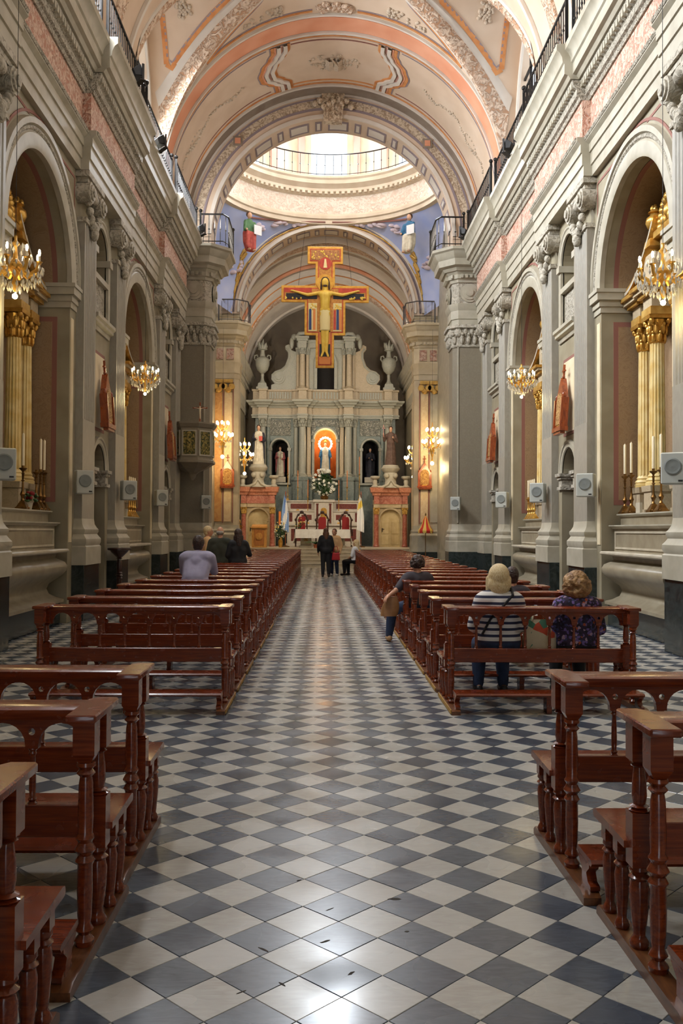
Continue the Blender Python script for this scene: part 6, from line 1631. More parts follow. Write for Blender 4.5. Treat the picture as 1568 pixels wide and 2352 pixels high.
# candlesticks on it
for k, (x, y, z0, zt, hh) in enumerate(((-2.02,45.3,3.02,5.2,1.35),(-1.51,45.05,2.5,4.52,1.2),(-1.0,44.75,1.85,4.03,1.35),(.53,44.75,1.85,4.03,1.35),(.95,45.05,2.5,4.53,1.2),(1.57,45.3,3.02,5.25,1.35))):
    make_candlestick(hh, zt-z0-hh, 'tall brass candlestick with salmon candle on the high altar, %s from the left' % ordinal(k+1), (x, y, z0), 'high altar candlesticks', 'gold', 'wax_orange')
# bouquet
def bouquet(loc, R, Hh, label, n_leaf, n_fl, flower='flower_white', vase_h=.25, seed=1, name='bouquet', vmat='old_brass', flower2=None):
    t = thing(name, label, 'flowers', loc); rg = random.Random(seed)
    b = MB(); b.lathe([(R*.22,0),(R*.3,vase_h*.5),(R*.2,vase_h*.85),(R*.26,vase_h)], 0, 0, 14); b.build('vase', vmat, t, smooth=40)
    lf, fl, f2, st = MB(), MB(), MB(), MB()
    for k in range(n_leaf):
        a = rg.uniform(0, 2*PI); f = rg.random(); rr = R*(.25+.8*math.sin(PI*min(f*1.05,1))**.7)*rg.uniform(.4, 1); z = vase_h*.8+f*Hh*.85
        c = Vector((rr*math.cos(a), rr*math.sin(a)*.6, z)); d = Vector((math.cos(a)*.8, math.sin(a)*.6, rg.uniform(-.3,.9))).normalized(); w = d.cross(Vector((0,0,1))).normalized(); L_ = R*rg.uniform(.14,.28)
        up = Vector((0,0,L_*.12))
        lf.add([c-d*L_, c+w*L_*.28+up, c+d*L_, c-w*L_*.28+up], [(0,1,2,3)])
    for k in range(n_fl):
        a = rg.uniform(0, 2*PI); f = rg.random(); rr = R*(.3+.75*math.sin(PI*f)**.8)*rg.uniform(.55, 1); z = vase_h+f*Hh
        c = Vector((rr*math.cos(a), rr*math.sin(a)*.6-.03, z)); q = R*rg.uniform(.06, .1)
        tgt = fl if (not flower2 or k % 3) else f2
        for p in range(5):
            b_ = 2*PI*p/5+a; tgt.ell((c.x+q*.7*math.cos(b_), c.y-q*.3, c.z+q*.7*math.sin(b_)), (q*.55, q*.4, q*.55), 6, 4)
        st.tube([(c.x*.1, c.y*.1, vase_h*.6), (c.x*.7, c.y*.7, (vase_h+z)*.55), tuple(c)], .006, 4)
    lf.build('leaves', 'leaf_green', t, kind='stuff', smooth=0, recalc=False); st.build('stems', 'leaf_green', t, kind='stuff'); fl.build('blossoms', flower, t, kind='stuff', smooth=60)
    if flower2: f2.build('yellow_blossoms', flower2, t, kind='stuff', smooth=60)
    return t
bouquet((-.18, 44.72, 3.05), .72, 1.25, 'large white lily bouquet standing on the tabernacle', 260, 75, seed=3)
bouquet((-2.15, 40.8, ZCH), .36, .72, 'potted white and yellow flowers with paschal candle left of the altar table', 120, 36, 'flower_white', .45, 6, 'flower_stand', 'gold', 'flower_yellow')
bouquet((-1.3, 40.25, 1.6), .26, .42, 'small yellow and white flower spray on the left end of the altar table', 50, 16, 'flower_yellow', .06, 8, 'flower_spray', 'leaf_green')
b = MB(); b.lathe([(.05,0),(.05,.62),(.01,.63)], 0, 0, 14); b.build('paschal_candle', 'wax_orange', label='thick orange candle rising from the flower stand left of the altar', cat='candle', loc=(-2.2, 40.95, 1.75))
# ------------------------------------------------------------------ altar table
t = thing('altar_table', 'stone altar table under a white cloth at the top of the steps', 'table', (-.25, 40.6, ZCH))
for k in (-1, 1):
    b = MB(); b.frustum(k*.75, 0, 0, .1, .3, .28, .3, .28); b.frustum(k*.75, 0, .1, .7, .24, .22, .24, .22); sp_ = b.build('support', 'altar_stone', t, bevel=.01)
    b = MB(); b.box(k*.75-.09, k*.75+.09, -.235, -.2, .3, .55); b.build('bronze_plaque', 'old_brass', sp_)
b = MB(); b.box(-1.18, 1.18, -.42, .42, .7, .81); b.build('table_top', 'altar_stone', t, bevel=.01)
b = MB(); rows = []
for i in range(41):      # cloth falling over both ends and the front
    x = -1.22+2.44*i/40
    rows.append([(x, .43, .6), (x, .43, .82), (x, 0, .825), (x, -.44, .82), (x, -.45-.012*math.sin(i*1.1), .62), (x, -.455-.02*math.sin(i*1.1), .43)])
b.strip(rows)
for k in (-1, 1):
    rr = []
    for j in range(9):
        y = -.45+.88*j/8; rr.append([(k*1.2, y, .822), (k*1.225, y, .8), (k*(1.25+.02*math.sin(j*2)), y, .45), (k*(1.3+.04*math.sin(j*1.9)), y, .12+.12*abs(j-4)/4)])
    b.strip(rr)
b.build('altar_cloth', 'white_cloth', t, smooth=60)
# chairs behind the table
def sanctuary_chair(x, label, w=.62):
    t = thing('armchair', label, 'chair', (x, 42.9, ZCH), group='carved chancel chairs')
    b = MB(); b.box(-w/2, w/2, -.28, .25, .42, .5); b.build('seat', 'red_velvet', t, bevel=.02)
    b = MB(); b.prism([(-w*.28,.5),(w*.28,.5),(w*.28,1.3),(w*.2,1.42),(-w*.2,1.42),(-w*.28,1.3)], 'y', .2, .26); b.build('back_cushion', 'red_velvet', t, bevel=.015)
    b = MB()
    for k in (-1, 1): b.tube([(k*w*.42,.24,.5),(k*w*.4,.26,1.1),(k*w*.44,.27,1.3),(k*w*.3,.27,1.5),(0,.27,1.64)], [.03,.035,.04,.035,.03], 8); b.ell((k*w*.46,.26,1.28), (.06,.04,.07), 8, 6); b.ell((k*w*.25,.26,1.52), (.06,.04,.06), 8, 6)
    b.ell((0,.26,1.64), (.1,.05,.08), 8, 6); b.build('carved_back_frame', 'dark_wood', t, smooth=50)
    for k in (-1, 1):
        b = MB(); b.tube([(k*w*.48,.24,.8),(k*w*.5,-.05,.82),(k*w*.5,-.26,.78),(k*w*.5,-.3,.7)], .032, 8); b.tube([(k*w*.5,-.24,.76),(k*w*.48,-.24,.5)], .028, 8); b.build('armrest', 'dark_wood', t, smooth=50)
        for y in (-.25, .22):
            b = MB(); turned(b, k*w*.44, y, 0, .45, .032, 10, 2); b.build('leg', 'dark_wood', t, smooth=45)
sanctuary_chair(-1.26, 'dark carved armchair behind the altar table, left of three'); sanctuary_chair(-.28, 'dark carved armchair with red back behind the altar table, middle of three', .66); sanctuary_chair(.84, 'dark carved armchair with red back behind the altar table, right of three')
# ambo
t = thing('ambo', 'golden wooden lectern with round emblem left of the altar steps', 'lectern', (-3.08, 40.5, ZCH))
b = MB(); b.box(-.33, .33, -.22, .22, 0, .86); b.build('body', 'gold_wood', t, bevel=.012)
b = MB(); b.box(-.22, .22, -.245, -.2, .1, .8); b.build('front_panel', 'frame_wood2', t, bevel=.01)
b = MB(); b.add(*(lambda q: (q.v, q.f))(MB().prism([(.16*math.cos(k*PI/12), .5+.16*math.sin(k*PI/12)) for k in range(24)], 'y', -.27, -.24))); b.add(*(lambda q: (q.v, q.f))(MB().prism([(.11*math.cos(k*PI/12), .5+.11*math.sin(k*PI/12)) for k in range(24)], 'y', -.28, -.26))); b.box(-.012, .012, -.29, -.26, .4, .62); b.box(-.05, .05, -.29, -.26, .53, .555); b.build('emblem', 'gold_wood', t, smooth=0)
b = MB(); b.box(-.38, .38, -.28, .26, .86, .91); b.add([(-.34,-.22,.91),(.34,-.22,.91),(.34,.24,.91),(-.34,.24,.91),(-.34,-.22,.93),(.34,-.22,.93),(.34,.24,1.03),(-.34,.24,1.03)], [(3,2,1,0),(4,5,6,7),(0,1,5,4),(1,2,6,5),(2,3,7,6),(3,0,4,7)]); b.build('desk', 'gold_wood', t)
# flags hanging on poles
def flag(loc, label, cols, fold=0, emblem=None, h=1.6):
    t = thing('flag', label, 'flag', loc)
    b = MB(); b.lathe([(.2,0),(.2,.03),(.05,.08)], 0, 0, 16); b.build('stand', 'old_brass', t)
    b = MB(); b.lathe([(.016,.05),(.016,2.45),(.03,2.47),(.02,2.55),(.002,2.62)], 0, 0, 10); b.build('pole', 'frame_wood', t)
    b = MB(); n = 22; rows = []
    for j in range(15):
        f = j/14; z = 2.42-h*f; sp = .05+.16*math.sin(min(f*1.4, 1)*PI/2); row = []
        for i in range(n+1):
            u = i/n; row.append((-.02+sp*(u-.5)*1.6+.015*math.sin(u*19), -.05-.045*math.sin(u*PI*3.2+f), z-.2*u*(1-f*.3)))
        rows.append(row)
    base = len(b.v); b.strip(rows)
    for q in range(len(b.f)):
        i = q % n; j = q//n; b.m[q] = cols(i/n, j/14)
    b.build('cloth', ['flag_blue', 'flag_white', 'flag_yellow'], t, smooth=60, recalc=False)
flag((-1.98, 42.0, ZCH), 'light blue and white flag hanging on a pole left of the high altar', lambda u, f: 1 if abs((u-.5)+(f-.55)*.9) < .24 else 0)
flag((1.52, 42.0, ZCH), 'white and yellow flag hanging on a pole right of the high altar', lambda u, f: 2 if abs(f-.3+u*.25) < .09 else 1)
# folded processional umbrella
t = thing('ceremonial_umbrella', 'half-closed red and yellow umbrella on a pole by the right chancel pier', 'umbrella', (3.72, 34.75, 0))
b = MB(); b.lathe([(.18,0),(.18,.03),(.03,.06)], 0, 0, 14); b.lathe([(.014,.05),(.014,2.12),(.03,2.15),(.01,2.22)], 0, 0, 10); b.build('pole', 'old_brass', t)
b = MB()
for k in range(12):
    b.cm = k % 2; a0, a1 = 2*PI*k/12, 2*PI*(k+1)/12; rows = []
    for f, r in ((0,.02),(.25,.1),(.5,.14),(.75,.2),(.92,.28),(1,.29)):
        rows.append([(r*math.cos(a), r*math.sin(a), 2.1-.58*f) for a in (a0, (a0+a1)/2, a1)])
    b.strip(rows); b.strip([[(.29*math.cos(a), .29*math.sin(a), 1.52) for a in (a0, (a0+a1)/2, a1)], [(.285*math.cos(a), .285*math.sin(a), 1.52-h) for a, h in ((a0,.05),((a0+a1)/2,.1),(a1,.05))]])
b.build('canopy', ['umbrella_yellow', 'umbrella_red'], t, smooth=40, recalc=False)
# gilded carved stand
t = thing('gilded_carving', 'openwork gilded carved stand before the left portal', 'carving', (-3.78, 36.6, 0))
b = MB(); b.frustum(0, 0, 0, .1, .22, .2, .2, .18); b.frustum(0, 0, .1, .9, .14, .12, .1, .1); b.build('foot', 'gold', t, bevel=.01)
b = MB(); rg = random.Random(12)
for k in range(14):
    a = rg.uniform(0, 2*PI); x, z = .2*math.cos(a)*rg.uniform(.3,1), 1.65+.5*math.sin(a)*rg.uniform(.3,1); r_ = rg.uniform(.06,.13)
    b.tube([(x+r_*math.cos(q*.7)*(1-q*.07), rg.uniform(-.06,.06), z+r_*math.sin(q*.7)*(1-q*.07)) for q in range(10)], .022, 6)
b.tube([(0,0,.85),(.05,0,1.4),(-.05,0,1.9),(.02,0,2.2)], .035, 8); b.build('openwork', 'gold', t, kind='stuff', smooth=50)
# palm pot
t = thing('potted_palm', 'small dark green palm in front of the altar table', 'plant', (-.55, 39.75, ZCH))
b = MB(); b.lathe([(.09,0),(.12,.16),(.13,.17),(.1,.17)], 0, 0, 14); b.build('pot', 'frame_wood', t)
b = MB(); rg = random.Random(15)
for k in range(16):
    a = rg.uniform(0, 2*PI); L_ = rg.uniform(.35,.55); c, s_ = math.cos(a), math.sin(a); w = .035
    pts = [(c*L_*f, s_*L_*f*.7, .15+.42*f-.35*f*f) for f in (0,.33,.66,1)]
    rows = [[(p[0]-s_*w*(1-abs(f-.4)), p[1]+c*w*(1-abs(f-.4)), p[2]), (p[0], p[1], p[2]+.012), (p[0]+s_*w*(1-abs(f-.4)), p[1]-c*w*(1-abs(f-.4)), p[2])] for p, f in zip(pts, (0,.33,.66,1))]
    b.strip(rows)
b.build('fronds', 'leaf_green', t, kind='stuff', smooth=60, recalc=False)

# ------------------------------------------------------------------ hanging painted crucifix
t = thing('hanging_crucifix', 'large gold-framed painted crucifix hanging on wires before the chancel arch', 'crucifix', (-.2, 33.5, 7.55))
q = .00237
def out(d):
    a = [(.66,12.11),(.66,11.46),(.36,11.46),(.36,10.64),(1.63,10.64),(1.63,10.02),(.76,10.02),(.76,8.79),(.34,8.79),(.34,7.57)]
    a = [(x-d, z) for x, z in a]
    adj = [(.66-d,12.11-d),(.66-d,11.46+d),(.36-d,11.46+d),(.36-d,10.64-d),(1.63-d,10.64-d),(1.63-d,10.02+d),(.76-d,10.02+d),(.76-d,8.79+d),(.34-d,8.79+d),(.34-d,7.57+d)]
    return [(x, z-7.55) for x, z in adj]+[(-x, z-7.55) for x, z in reversed(adj)]
b = MB(); b.prism(out(0), 'y', -.03, .06); b.build('panel', 'icon_gold', t, bevel=.012)
b = MB(); b.prism(out(.09), 'y', -.042, .0); b.build('red_border', 'icon_red', t, smooth=0)
b = MB(); b.prism(out(.125), 'y', -.05, .0); b.build('inner_field', 'icon_ochre', t, smooth=0)
for x0, x1, z0, z1 in ((-1.45,-.3,10.13,10.34),(.3,1.45,10.13,10.34),(-.2,.2,7.95,8.4),(-.2,-.13,8.4,8.95),(.13,.2,8.4,8.95)):
    b = MB(); b.box(x0, x1, -.056, 0, z0-7.55, z1-7.55); b.build('dark_field', 'icon_black', t, smooth=0)
rg = random.Random(31); b = MB()
for k in range(60):
    x, z = rg.choice([(rg.uniform(-.5,.5), rg.uniform(11.64,11.93)), (rg.choice((-1,1))*rg.uniform(.85,1.5), rg.uniform(10.12,10.2)), (rg.choice((-1,1))*rg.uniform(.33,.6), rg.uniform(9.72,9.95))])
    b.ell((x, -.055, z-7.55), (.035, .02, .04), 7, 5)
b.build('painted_heads', 'icon_flesh', t, kind='stuff', smooth=60)
for x0, x1, z0, z1, mt_ in ((-.62,-.30,8.93,9.98,'icon_cream'),(.30,.62,8.93,9.98,'icon_cream'),(-1.5,-.5,10.38,10.52,'icon_red'),(.5,1.5,10.38,10.52,'icon_red'),(-.52,.52,11.6,11.97,'icon_red2'),(-.2,.2,7.7,7.98,'icon_orange'),(-.2,.2,8.45,8.9,'icon_orange')):
    b = MB(); b.box(x0, x1, -.06, 0, z0-7.55, z1-7.55); b.build('painted_field', mt_, t, smooth=0)
for k, (x, mt_) in enumerate(((-.55,'icon_blue'),(-.4,'icon_orange'),(.36,'icon_red'),(.47,'icon_blue'),(.57,'icon_orange'))):
    b = MB(); b.prism([(x-.05,8.98-7.55),(x+.05,8.98-7.55),(x+.045,9.7-7.55)]+arcpts(x, 9.72-7.55, .045, 0, PI, 8)+[(x-.045,9.7-7.55)], 'y', -.068, 0); b.build('painted_field', mt_, t, smooth=0)
b = MB(); b.add(*(lambda m_: (m_.v, m_.f))(MB().prism([(.23*math.cos(k*PI/14), 11.46-7.55+.23*math.sin(k*PI/14)) for k in range(28)], 'y', -.07, 0))); b.build('red_disc', 'icon_red', t, smooth=0)
b = MB(); b.prism([(-.07,3.75),(.07,3.75),(.03,4.08),(-.03,4.08)], 'y', -.085, 0); b.build('painted_field', 'icon_cream', t, smooth=0)
b = MB(); b.add(*(lambda m_: (m_.v, m_.f))(MB().prism([(.32*math.cos(k*PI/14), 3.18+.32*math.sin(k*PI/14)) for k in range(28)], 'y', -.075, 0))); b.build('halo', 'icon_gold', t, smooth=0)
S_ = [('ell', (0,-.1,3.18), (.135,.1,.19)), ('cap', (0,-.09,2.9), .09, (0,-.09,3.05), .09), ('cap', (-.12,-.09,2.75), .13, (.12,-.09,2.75), .13), ('cap', (0,-.09,2.7), .2, (0,-.09,2.2), .17), ('cap', (-.06,-.09,2.15), .14, (.06,-.09,2.15), .14),
      ('cap', (-.2,-.09,2.8), .075, (-.65,-.09,2.72), .06), ('cap', (-.65,-.09,2.72), .06, (-1.15,-.09,2.86), .04), ('cap', (.2,-.09,2.8), .075, (.65,-.09,2.72), .06), ('cap', (.65,-.09,2.72), .06, (1.15,-.09,2.86), .04),
      ('ell', (-1.22,-.09,2.88), (.09,.03,.04)), ('ell', (1.22,-.09,2.88), (.09,.03,.04)),
      ('cap', (-.09,-.09,2.05), .12, (-.07,-.1,1.3), .085), ('cap', (-.07,-.1,1.3), .085, (-.06,-.09,.62), .055), ('cap', (.09,-.09,2.05), .12, (.07,-.1,1.3), .085), ('cap', (.07,-.1,1.3), .085, (.06,-.09,.62), .055), ('cap', (-.06,-.1,.6), .05, (-.12,-.12,.44), .045), ('cap', (.06,-.1,.6), .05, (.12,-.12,.44), .045)]
body_mesh('painted_figure', S_, 'icon_flesh', .022, t, 3)
body_mesh('loincloth', [('loft', [((0,-.09,1.38), .19, .13), ((0,-.09,1.8), .2, .15), ((0,-.09,2.12), .2, .15), ((0,-.09,2.2), .18, .13)])], 'icon_cream', .025, t, 2)
body_mesh('hair', [('ell', (0,-.06,3.25), (.16,.09,.17)), ('cap', (-.13,-.06,3.2), .05, (-.15,-.07,2.95), .04), ('cap', (.13,-.06,3.2), .05, (.15,-.07,2.95), .04), ('cap', (-.04,-.17,3.05), .045, (.04,-.17,3.05), .045)], 'statue_hair', .02, t, 2)
b = MB()
for x, z in ((-.0,4.55),(-1.0,3.08),(1.0,3.08)): b.tube([(x,0,z),(x*.8,1.84,5.98-abs(x)*.15)], .006, 5)
b.build('wires', 'iron', t, kind='stuff')
# ------------------------------------------------------------------ painted figures on the far pendentives
for k, side, c1, c2 in ((-1, 'left', 'robe_green', 'robe_red'), (1, 'right', 'robe_blue', 'robe_white')):
    t = thing('pendentive_figure', 'painted relief of a seated robed figure on the %s blue pendentive' % side, 'relief', (k*3.02-.05, 33.75, 12.0), k*-.75)
    body_mesh('upper_robe', [('loft', [((0,0,.62), .26, .14), ((0,0,.9), .24, .13), ((0,0,1.1), .2, .12), ((0,0,1.2), .08, .08)]), ('cap', (-.2,-.05,1.05), .08, (-.28,-.12,.75), .07), ('cap', (.2,-.05,1.05), .08, (.24,-.14,.8), .07)], c1, .03, t, 2)
    body_mesh('lower_robe', [('loft', [((-.05*k,0,0), .2, .12), ((0,0,.3), .26, .15), ((0,0,.65), .28, .16), ((0,0,.75), .24, .12)]), ('cap', (-.14,-.1,.6), .11, (-.16,-.14,.1), .09), ('cap', (.14,-.1,.6), .11, (.12,-.14,.1), .09)], c2, .03, t, 2)
    body_mesh('head_and_hands', [('ell', (0,-.03,1.33), (.095,.1,.125)), ('ell', (-.26,-.2,.72), (.05,.04,.05)), ('ell', (.2,-.22,.82), (.05,.04,.05)), ('ell', (-.14,-.2,.0), (.06,.09,.04)), ('ell', (.1,-.2,.0), (.06,.09,.04)), ('cap', (0,0,1.15), .05, (0,0,1.25), .05)], 'statue_skin', .022, t, 2)
    body_mesh('hair', [('ell', (0,.02,1.38), (.11,.1,.12))], 'statue_hair', .03, t, 2)
    b = MB(); b.box(.05, .4, -.26, -.23, .6, .95); b.build('scroll', 'flag_white', t)
# ------------------------------------------------------------------ people
def hand_prims(w, d, up, k, curl=.5):
    """palm and five separate fingers at wrist w, pointing along d; up = back of the hand"""
    w, d, up = Vector(w), Vector(d).normalized(), Vector(up); up = (up-d*up.dot(d)).normalized(); sd = d.cross(up).normalized()
    P = [('cap', w, .024*k, w+d*.05*k, .03*k), ('cap', w+d*.05*k-sd*.022*k, .018*k, w+d*.085*k-sd*.025*k, .015*k), ('cap', w+d*.05*k+sd*.022*k, .018*k, w+d*.085*k+sd*.025*k, .015*k), ('cap', w+d*.05*k, .02*k, w+d*.088*k, .016*k)]
    for off, L_ in ((-.034,.062),(-.0115,.074),(.0115,.08),(.034,.07)):
        a = w+d*.088*k+sd*off*k; d1 = (d*(1-curl*.3)-up*curl*.6).normalized(); m_ = a+d1*L_*.5*k; d2 = (d*(1-curl)-up*curl*1.2).normalized()
        P += [('cap', a, .0098*k, m_, .0092*k), ('cap', m_, .0092*k, m_+d2*L_*.5*k, .0078*k)]
    a = w+d*.025*k+sd*.026*k; m_ = a+(d*.6+sd*.7-up*.2).normalized()*.04*k
    P += [('cap', a, .014*k, m_, .012*k), ('cap', m_, .012*k, m_+(d*.9+sd*.2-up*.3).normalized()*.035*k, .009*k)]
    return P
def person(label, loc, rz, pose, top, bottom, hairmat, hairstyle, k=1.0, sleeve='long', shoes='shoe_dark', voxel=.011, female=True, opts=None):
    J = {}
    V = Vector
    if pose == 'sit':
        J = dict(hip=V((0,.29,.535)), ch=V((0,.27,.84)), sh=.95, nk=V((0,.27,.97)), hd=V((0,.295,1.115)), kn=(.11,.70,.47), an=(.12,.68,.09), el=(.235,.30,.68), wr=(.12,.52,.58), shy=.265)
    elif pose == 'kneel':
        J = dict(hip=V((0,-.02,.72)), ch=V((0,.12,1.03)), sh=1.13, nk=V((0,.17,1.16)), hd=V((0,.23,1.28)), kn=(.11,.04,.33), an=(.11,-.36,.20), el=(.215,.27,.9), wr=(.08,.42,.97), shy=.14)
    else:
        J = dict(hip=V((0,0,.90)), ch=V((0,.0,1.22)), sh=1.34, nk=V((0,.0,1.37)), hd=V((0,.02,1.51)), kn=(.09,.03,.49), an=(.10,-.02,.09), el=(.25,-.02,1.05), wr=(.25,.1,.82), shy=0)
    if opts: J.update(opts)
    sw = .165 if female else .185
    S = lambda v: V(v)*k
    hip, ch, nk, hd = S(J['hip']), S(J['ch']), S(J['nk']), S(J['hd']); shz = J['sh']*k; shy = J['shy']*k
    def limbs(g):       # g = how much the cloth stands off
        P = dict(torso=[('cap', hip+V((-.07*k,0,.02)), (.125+g)*k, hip+V((.07*k,0,.02)), (.125+g)*k), ('cap', hip+V((-.055*k,0,.1*k)), (.11+g)*k, ch+V((-.07*k,0,-.05*k)), (.115+g)*k), ('cap', hip+V((.055*k,0,.1*k)), (.11+g)*k, ch+V((.07*k,0,-.05*k)), (.115+g)*k),
                        ('cap', V((-sw*.75*k, shy, shz-.03*k)), (.082+g)*k, V((sw*.75*k, shy, shz-.03*k)), (.082+g)*k), ('cap', ch, (.12+g)*k, V((0, shy, shz-.06*k)), (.105+g)*k)])
        P['arms'] = []; P['fore'] = []; P['legs'] = []; P['shin'] = []
        for s in (-1, 1):
            el = J.get('elL' if s < 0 else 'elR', None); el = S(el) if el else S((s*J['el'][0], J['el'][1], J['el'][2]))
            wr = J.get('wrL' if s < 0 else 'wrR', None); wr = S(wr) if wr else S((s*J['wr'][0], J['wr'][1], J['wr'][2]))
            sh = V((s*sw*k, shy, shz-.035*k))
            P['arms'] += [('cap', sh, (.062+g)*k, el, (.046+g)*k)]; P['fore'] += [('cap', el, (.043+g)*k, wr, (.028+g*.7)*k)]
            hp = hip+V((s*.085*k, 0, -.01)); kn = J.get('knL' if s < 0 else 'knR'); kn = S(kn) if kn else S((s*J['kn'][0], J['kn'][1], J['kn'][2])); an = J.get('anL' if s < 0 else 'anR'); an = S(an) if an else S((s*J['an'][0], J['an'][1], J['an'][2]))
            P['legs'] += [('cap', hp, (.092+g)*k, kn, (.062+g)*k)]; P['shin'] += [('cap', kn, (.058+g)*k, kn.lerp(an, .35), (.056+g)*k), ('cap', kn.lerp(an, .35), (.056+g)*k, an, (.036+g)*k)]
            P.setdefault('w', {})[s] = (el, wr); P.setdefault('a', {})[s] = an
        return P
    B = limbs(0)
    pr = B['torso']+B['arms']+B['fore']+B['legs']+B['shin']
    pr += [('cap', nk+V((0,-.01*k,-.06*k)), .055*k, hd+V((0,-.02*k,-.06*k)), .052*k)]
    f = V((0,1,0))
    if J.get('look'): f = V(J['look']).normalized()
    sd = f.cross(V((0,0,1))).normalized()
    R = Matrix((sd, f, V((0,0,1)))).transposed()
    E = lambda x, y, z: hd+R @ (V((x,y,z))*k)
    pr += [('elr', E(0,0,.01), (.074*k,.094*k,.108*k), R), ('elr', E(0,.03,-.055), (.055*k,.062*k,.06*k), R), ('cap', E(0,.09,.0), .012*k, E(0,.108,-.025), .014*k), ('elr', E(-.076,-.005,-.01), (.012*k,.02*k,.03*k), R), ('elr', E(.076,-.005,-.01), (.012*k,.02*k,.03*k), R), ('cap', E(-.02,.088,-.055), .009*k, E(.02,.088,-.055), .009*k), ('cap', E(-.045,.078,.03), .012*k, E(.045,.078,.03), .012*k)]
    for s in (-1, 1):
        el, wr = B['w'][s]; pr += hand_prims(wr, wr-el, V((0,.2,1)) if pose == 'sit' else V((s,0,.1)), k, .6)
        an = B['a'][s]; pr += [('cap', an+V((0,-.03*k,-.04*k)), .036*k, an+V((0,.12*k,-.055*k)), .03*k)]
    o = body_mesh('person', pr, 'skin', voxel, None, 3, label, 'person'); o.location = loc; o.rotation_euler = (0,0,rz)
    e = MB()
    for s in (-1, 1): e.ell(E(s*.031, .083, .008), (.010*k,.006*k,.007*k), 8, 6)
    e.build('eyes', 'eye_dark', o, kind='stuff')
    C = limbs(.014)
    hem = [('cap', hip+V((-.07*k,0,-.02*k)), (.14)*k, hip+V((.07*k,0,-.02*k)), (.14)*k)] if pose != 'sit' else []
    tp = C['torso']+hem+C['arms']
    if sleeve == 'long': tp += C['fore']
    tp += [('cap', nk+V((0,-.005*k,-.05*k)), .072*k, nk+V((0,0,-.01*k)), .062*k)]
    body_mesh('top_garment', tp, top, voxel*1.2, o, 12)
    bt = limbs(.018); hipb = [('cap', hip+V((-.07*k,0,-.01)), (.136)*k, hip+V((.07*k,0,-.01)), (.136)*k)]
    body_mesh('trousers', bt['legs']+bt['shin']+hipb, bottom, voxel*1.2, o, 3)
    for s in (-1, 1):
        an = B['a'][s]; body_mesh('shoe', [('cap', an+V((0,-.035*k,-.05*k)), .042*k, an+V((0,.05*k,-.05*k)), .042*k), ('cap', an+V((0,.05*k,-.055*k)), .042*k, an+V((0,.15*k,-.06*k)), .033*k)], shoes, voxel, o, 2)
    hp = []
    rg = random.Random(len(label))
    if hairstyle == 'bob':
        hp = [('elr', E(0,-.02,.03), (.10*k,.115*k,.115*k), R), ('elr', E(0,-.035,-.05), (.108*k,.09*k,.115*k), R), ('cap', E(-.085,.0,.0), .035*k, E(-.09,.0,-.12), .03*k), ('cap', E(.085,.0,.0), .035*k, E(.09,.0,-.12), .03*k)]
    elif hairstyle == 'curly':
        hp = [('elr', E(0,-.02,.02), (.115*k,.12*k,.12*k), R), ('elr', E(0,-.03,-.05), (.125*k,.1*k,.11*k), R)]
        for q in range(120):
            a = rg.uniform(0, 2*PI); t = rg.uniform(-.75, 1); c = math.sqrt(max(0, 1-t*t)); y = -.025+.118*c*math.sin(a); 
            if y > .06: continue
            hp.append(('ell', E(.122*c*math.cos(a), y, -.01+.128*t), (.024*k,.024*k,.024*k)))
    elif hairstyle == 'short_curly':
        hp = [('elr', E(0,-.015,.03), (.092*k,.108*k,.105*k), R)]
        for q in range(80):
            a = rg.uniform(0, 2*PI); t = rg.uniform(-.5, 1); c = math.sqrt(max(0, 1-t*t)); y = -.02+.1*c*math.sin(a)
            if y > .07: continue
            hp.append(('ell', E(.092*c*math.cos(a), y, .02+.108*t), (.02*k,.02*k,.02*k)))
    elif hairstyle == 'short':
        hp = [('elr', E(0,-.018,.028), (.084*k,.1*k,.102*k), R), ('elr', E(0,-.045,-.035), (.07*k,.055*k,.06*k), R)]
    elif hairstyle == 'fringe':       # bald crown, hair at the sides
        hp = [('elr', E(0,-.045,-.01), (.082*k,.062*k,.055*k), R)]
    elif hairstyle == 'long':
        hp = [('elr', E(0,-.02,.03), (.09*k,.108*k,.108*k), R), ('cap', E(0,-.05,-.03), .085*k, E(0,-.08,-.22), .07*k), ('cap', E(-.06,-.04,-.05), .05*k, E(-.07,-.06,-.24), .035*k), ('cap', E(.06,-.04,-.05), .05*k, E(.07,-.06,-.24), .035*k)]
    body_mesh('hair', hp, hairmat, .008, o, 1)
    return o
PY = lambda k: rows_y[k]
# woman in stripes, first row right
w1 = person('woman with white-blonde bob in a navy striped top, seated in the nearest right pew', (1.375, PY(0)+.01, 0), 0, 'sit', 'cloth_striped', 'denim', 'hair_blonde', 'bob', .97, 'long', 'shoe_dark')
b = MB(); b.tube([(.1,.145,.945),(.02,.125,.86),(-.1,.12,.74),(-.17,.15,.6)], .011, 6); b.tube([(.1,.145,.945),(.11,.25,1.0),(.1,.37,.93)], .011, 6); b.build('shoulder_strap', 'cloth_black', w1, smooth=60)
# woman with curls
person('curly-haired woman in a purple floral top seated in the nearest right pew', (2.06, PY(0)+.01, 0), -.05, 'sit', 'cloth_floral', 'trouser_dark', 'hair_curly', 'curly', .93, 'long', 'shoe_dark')
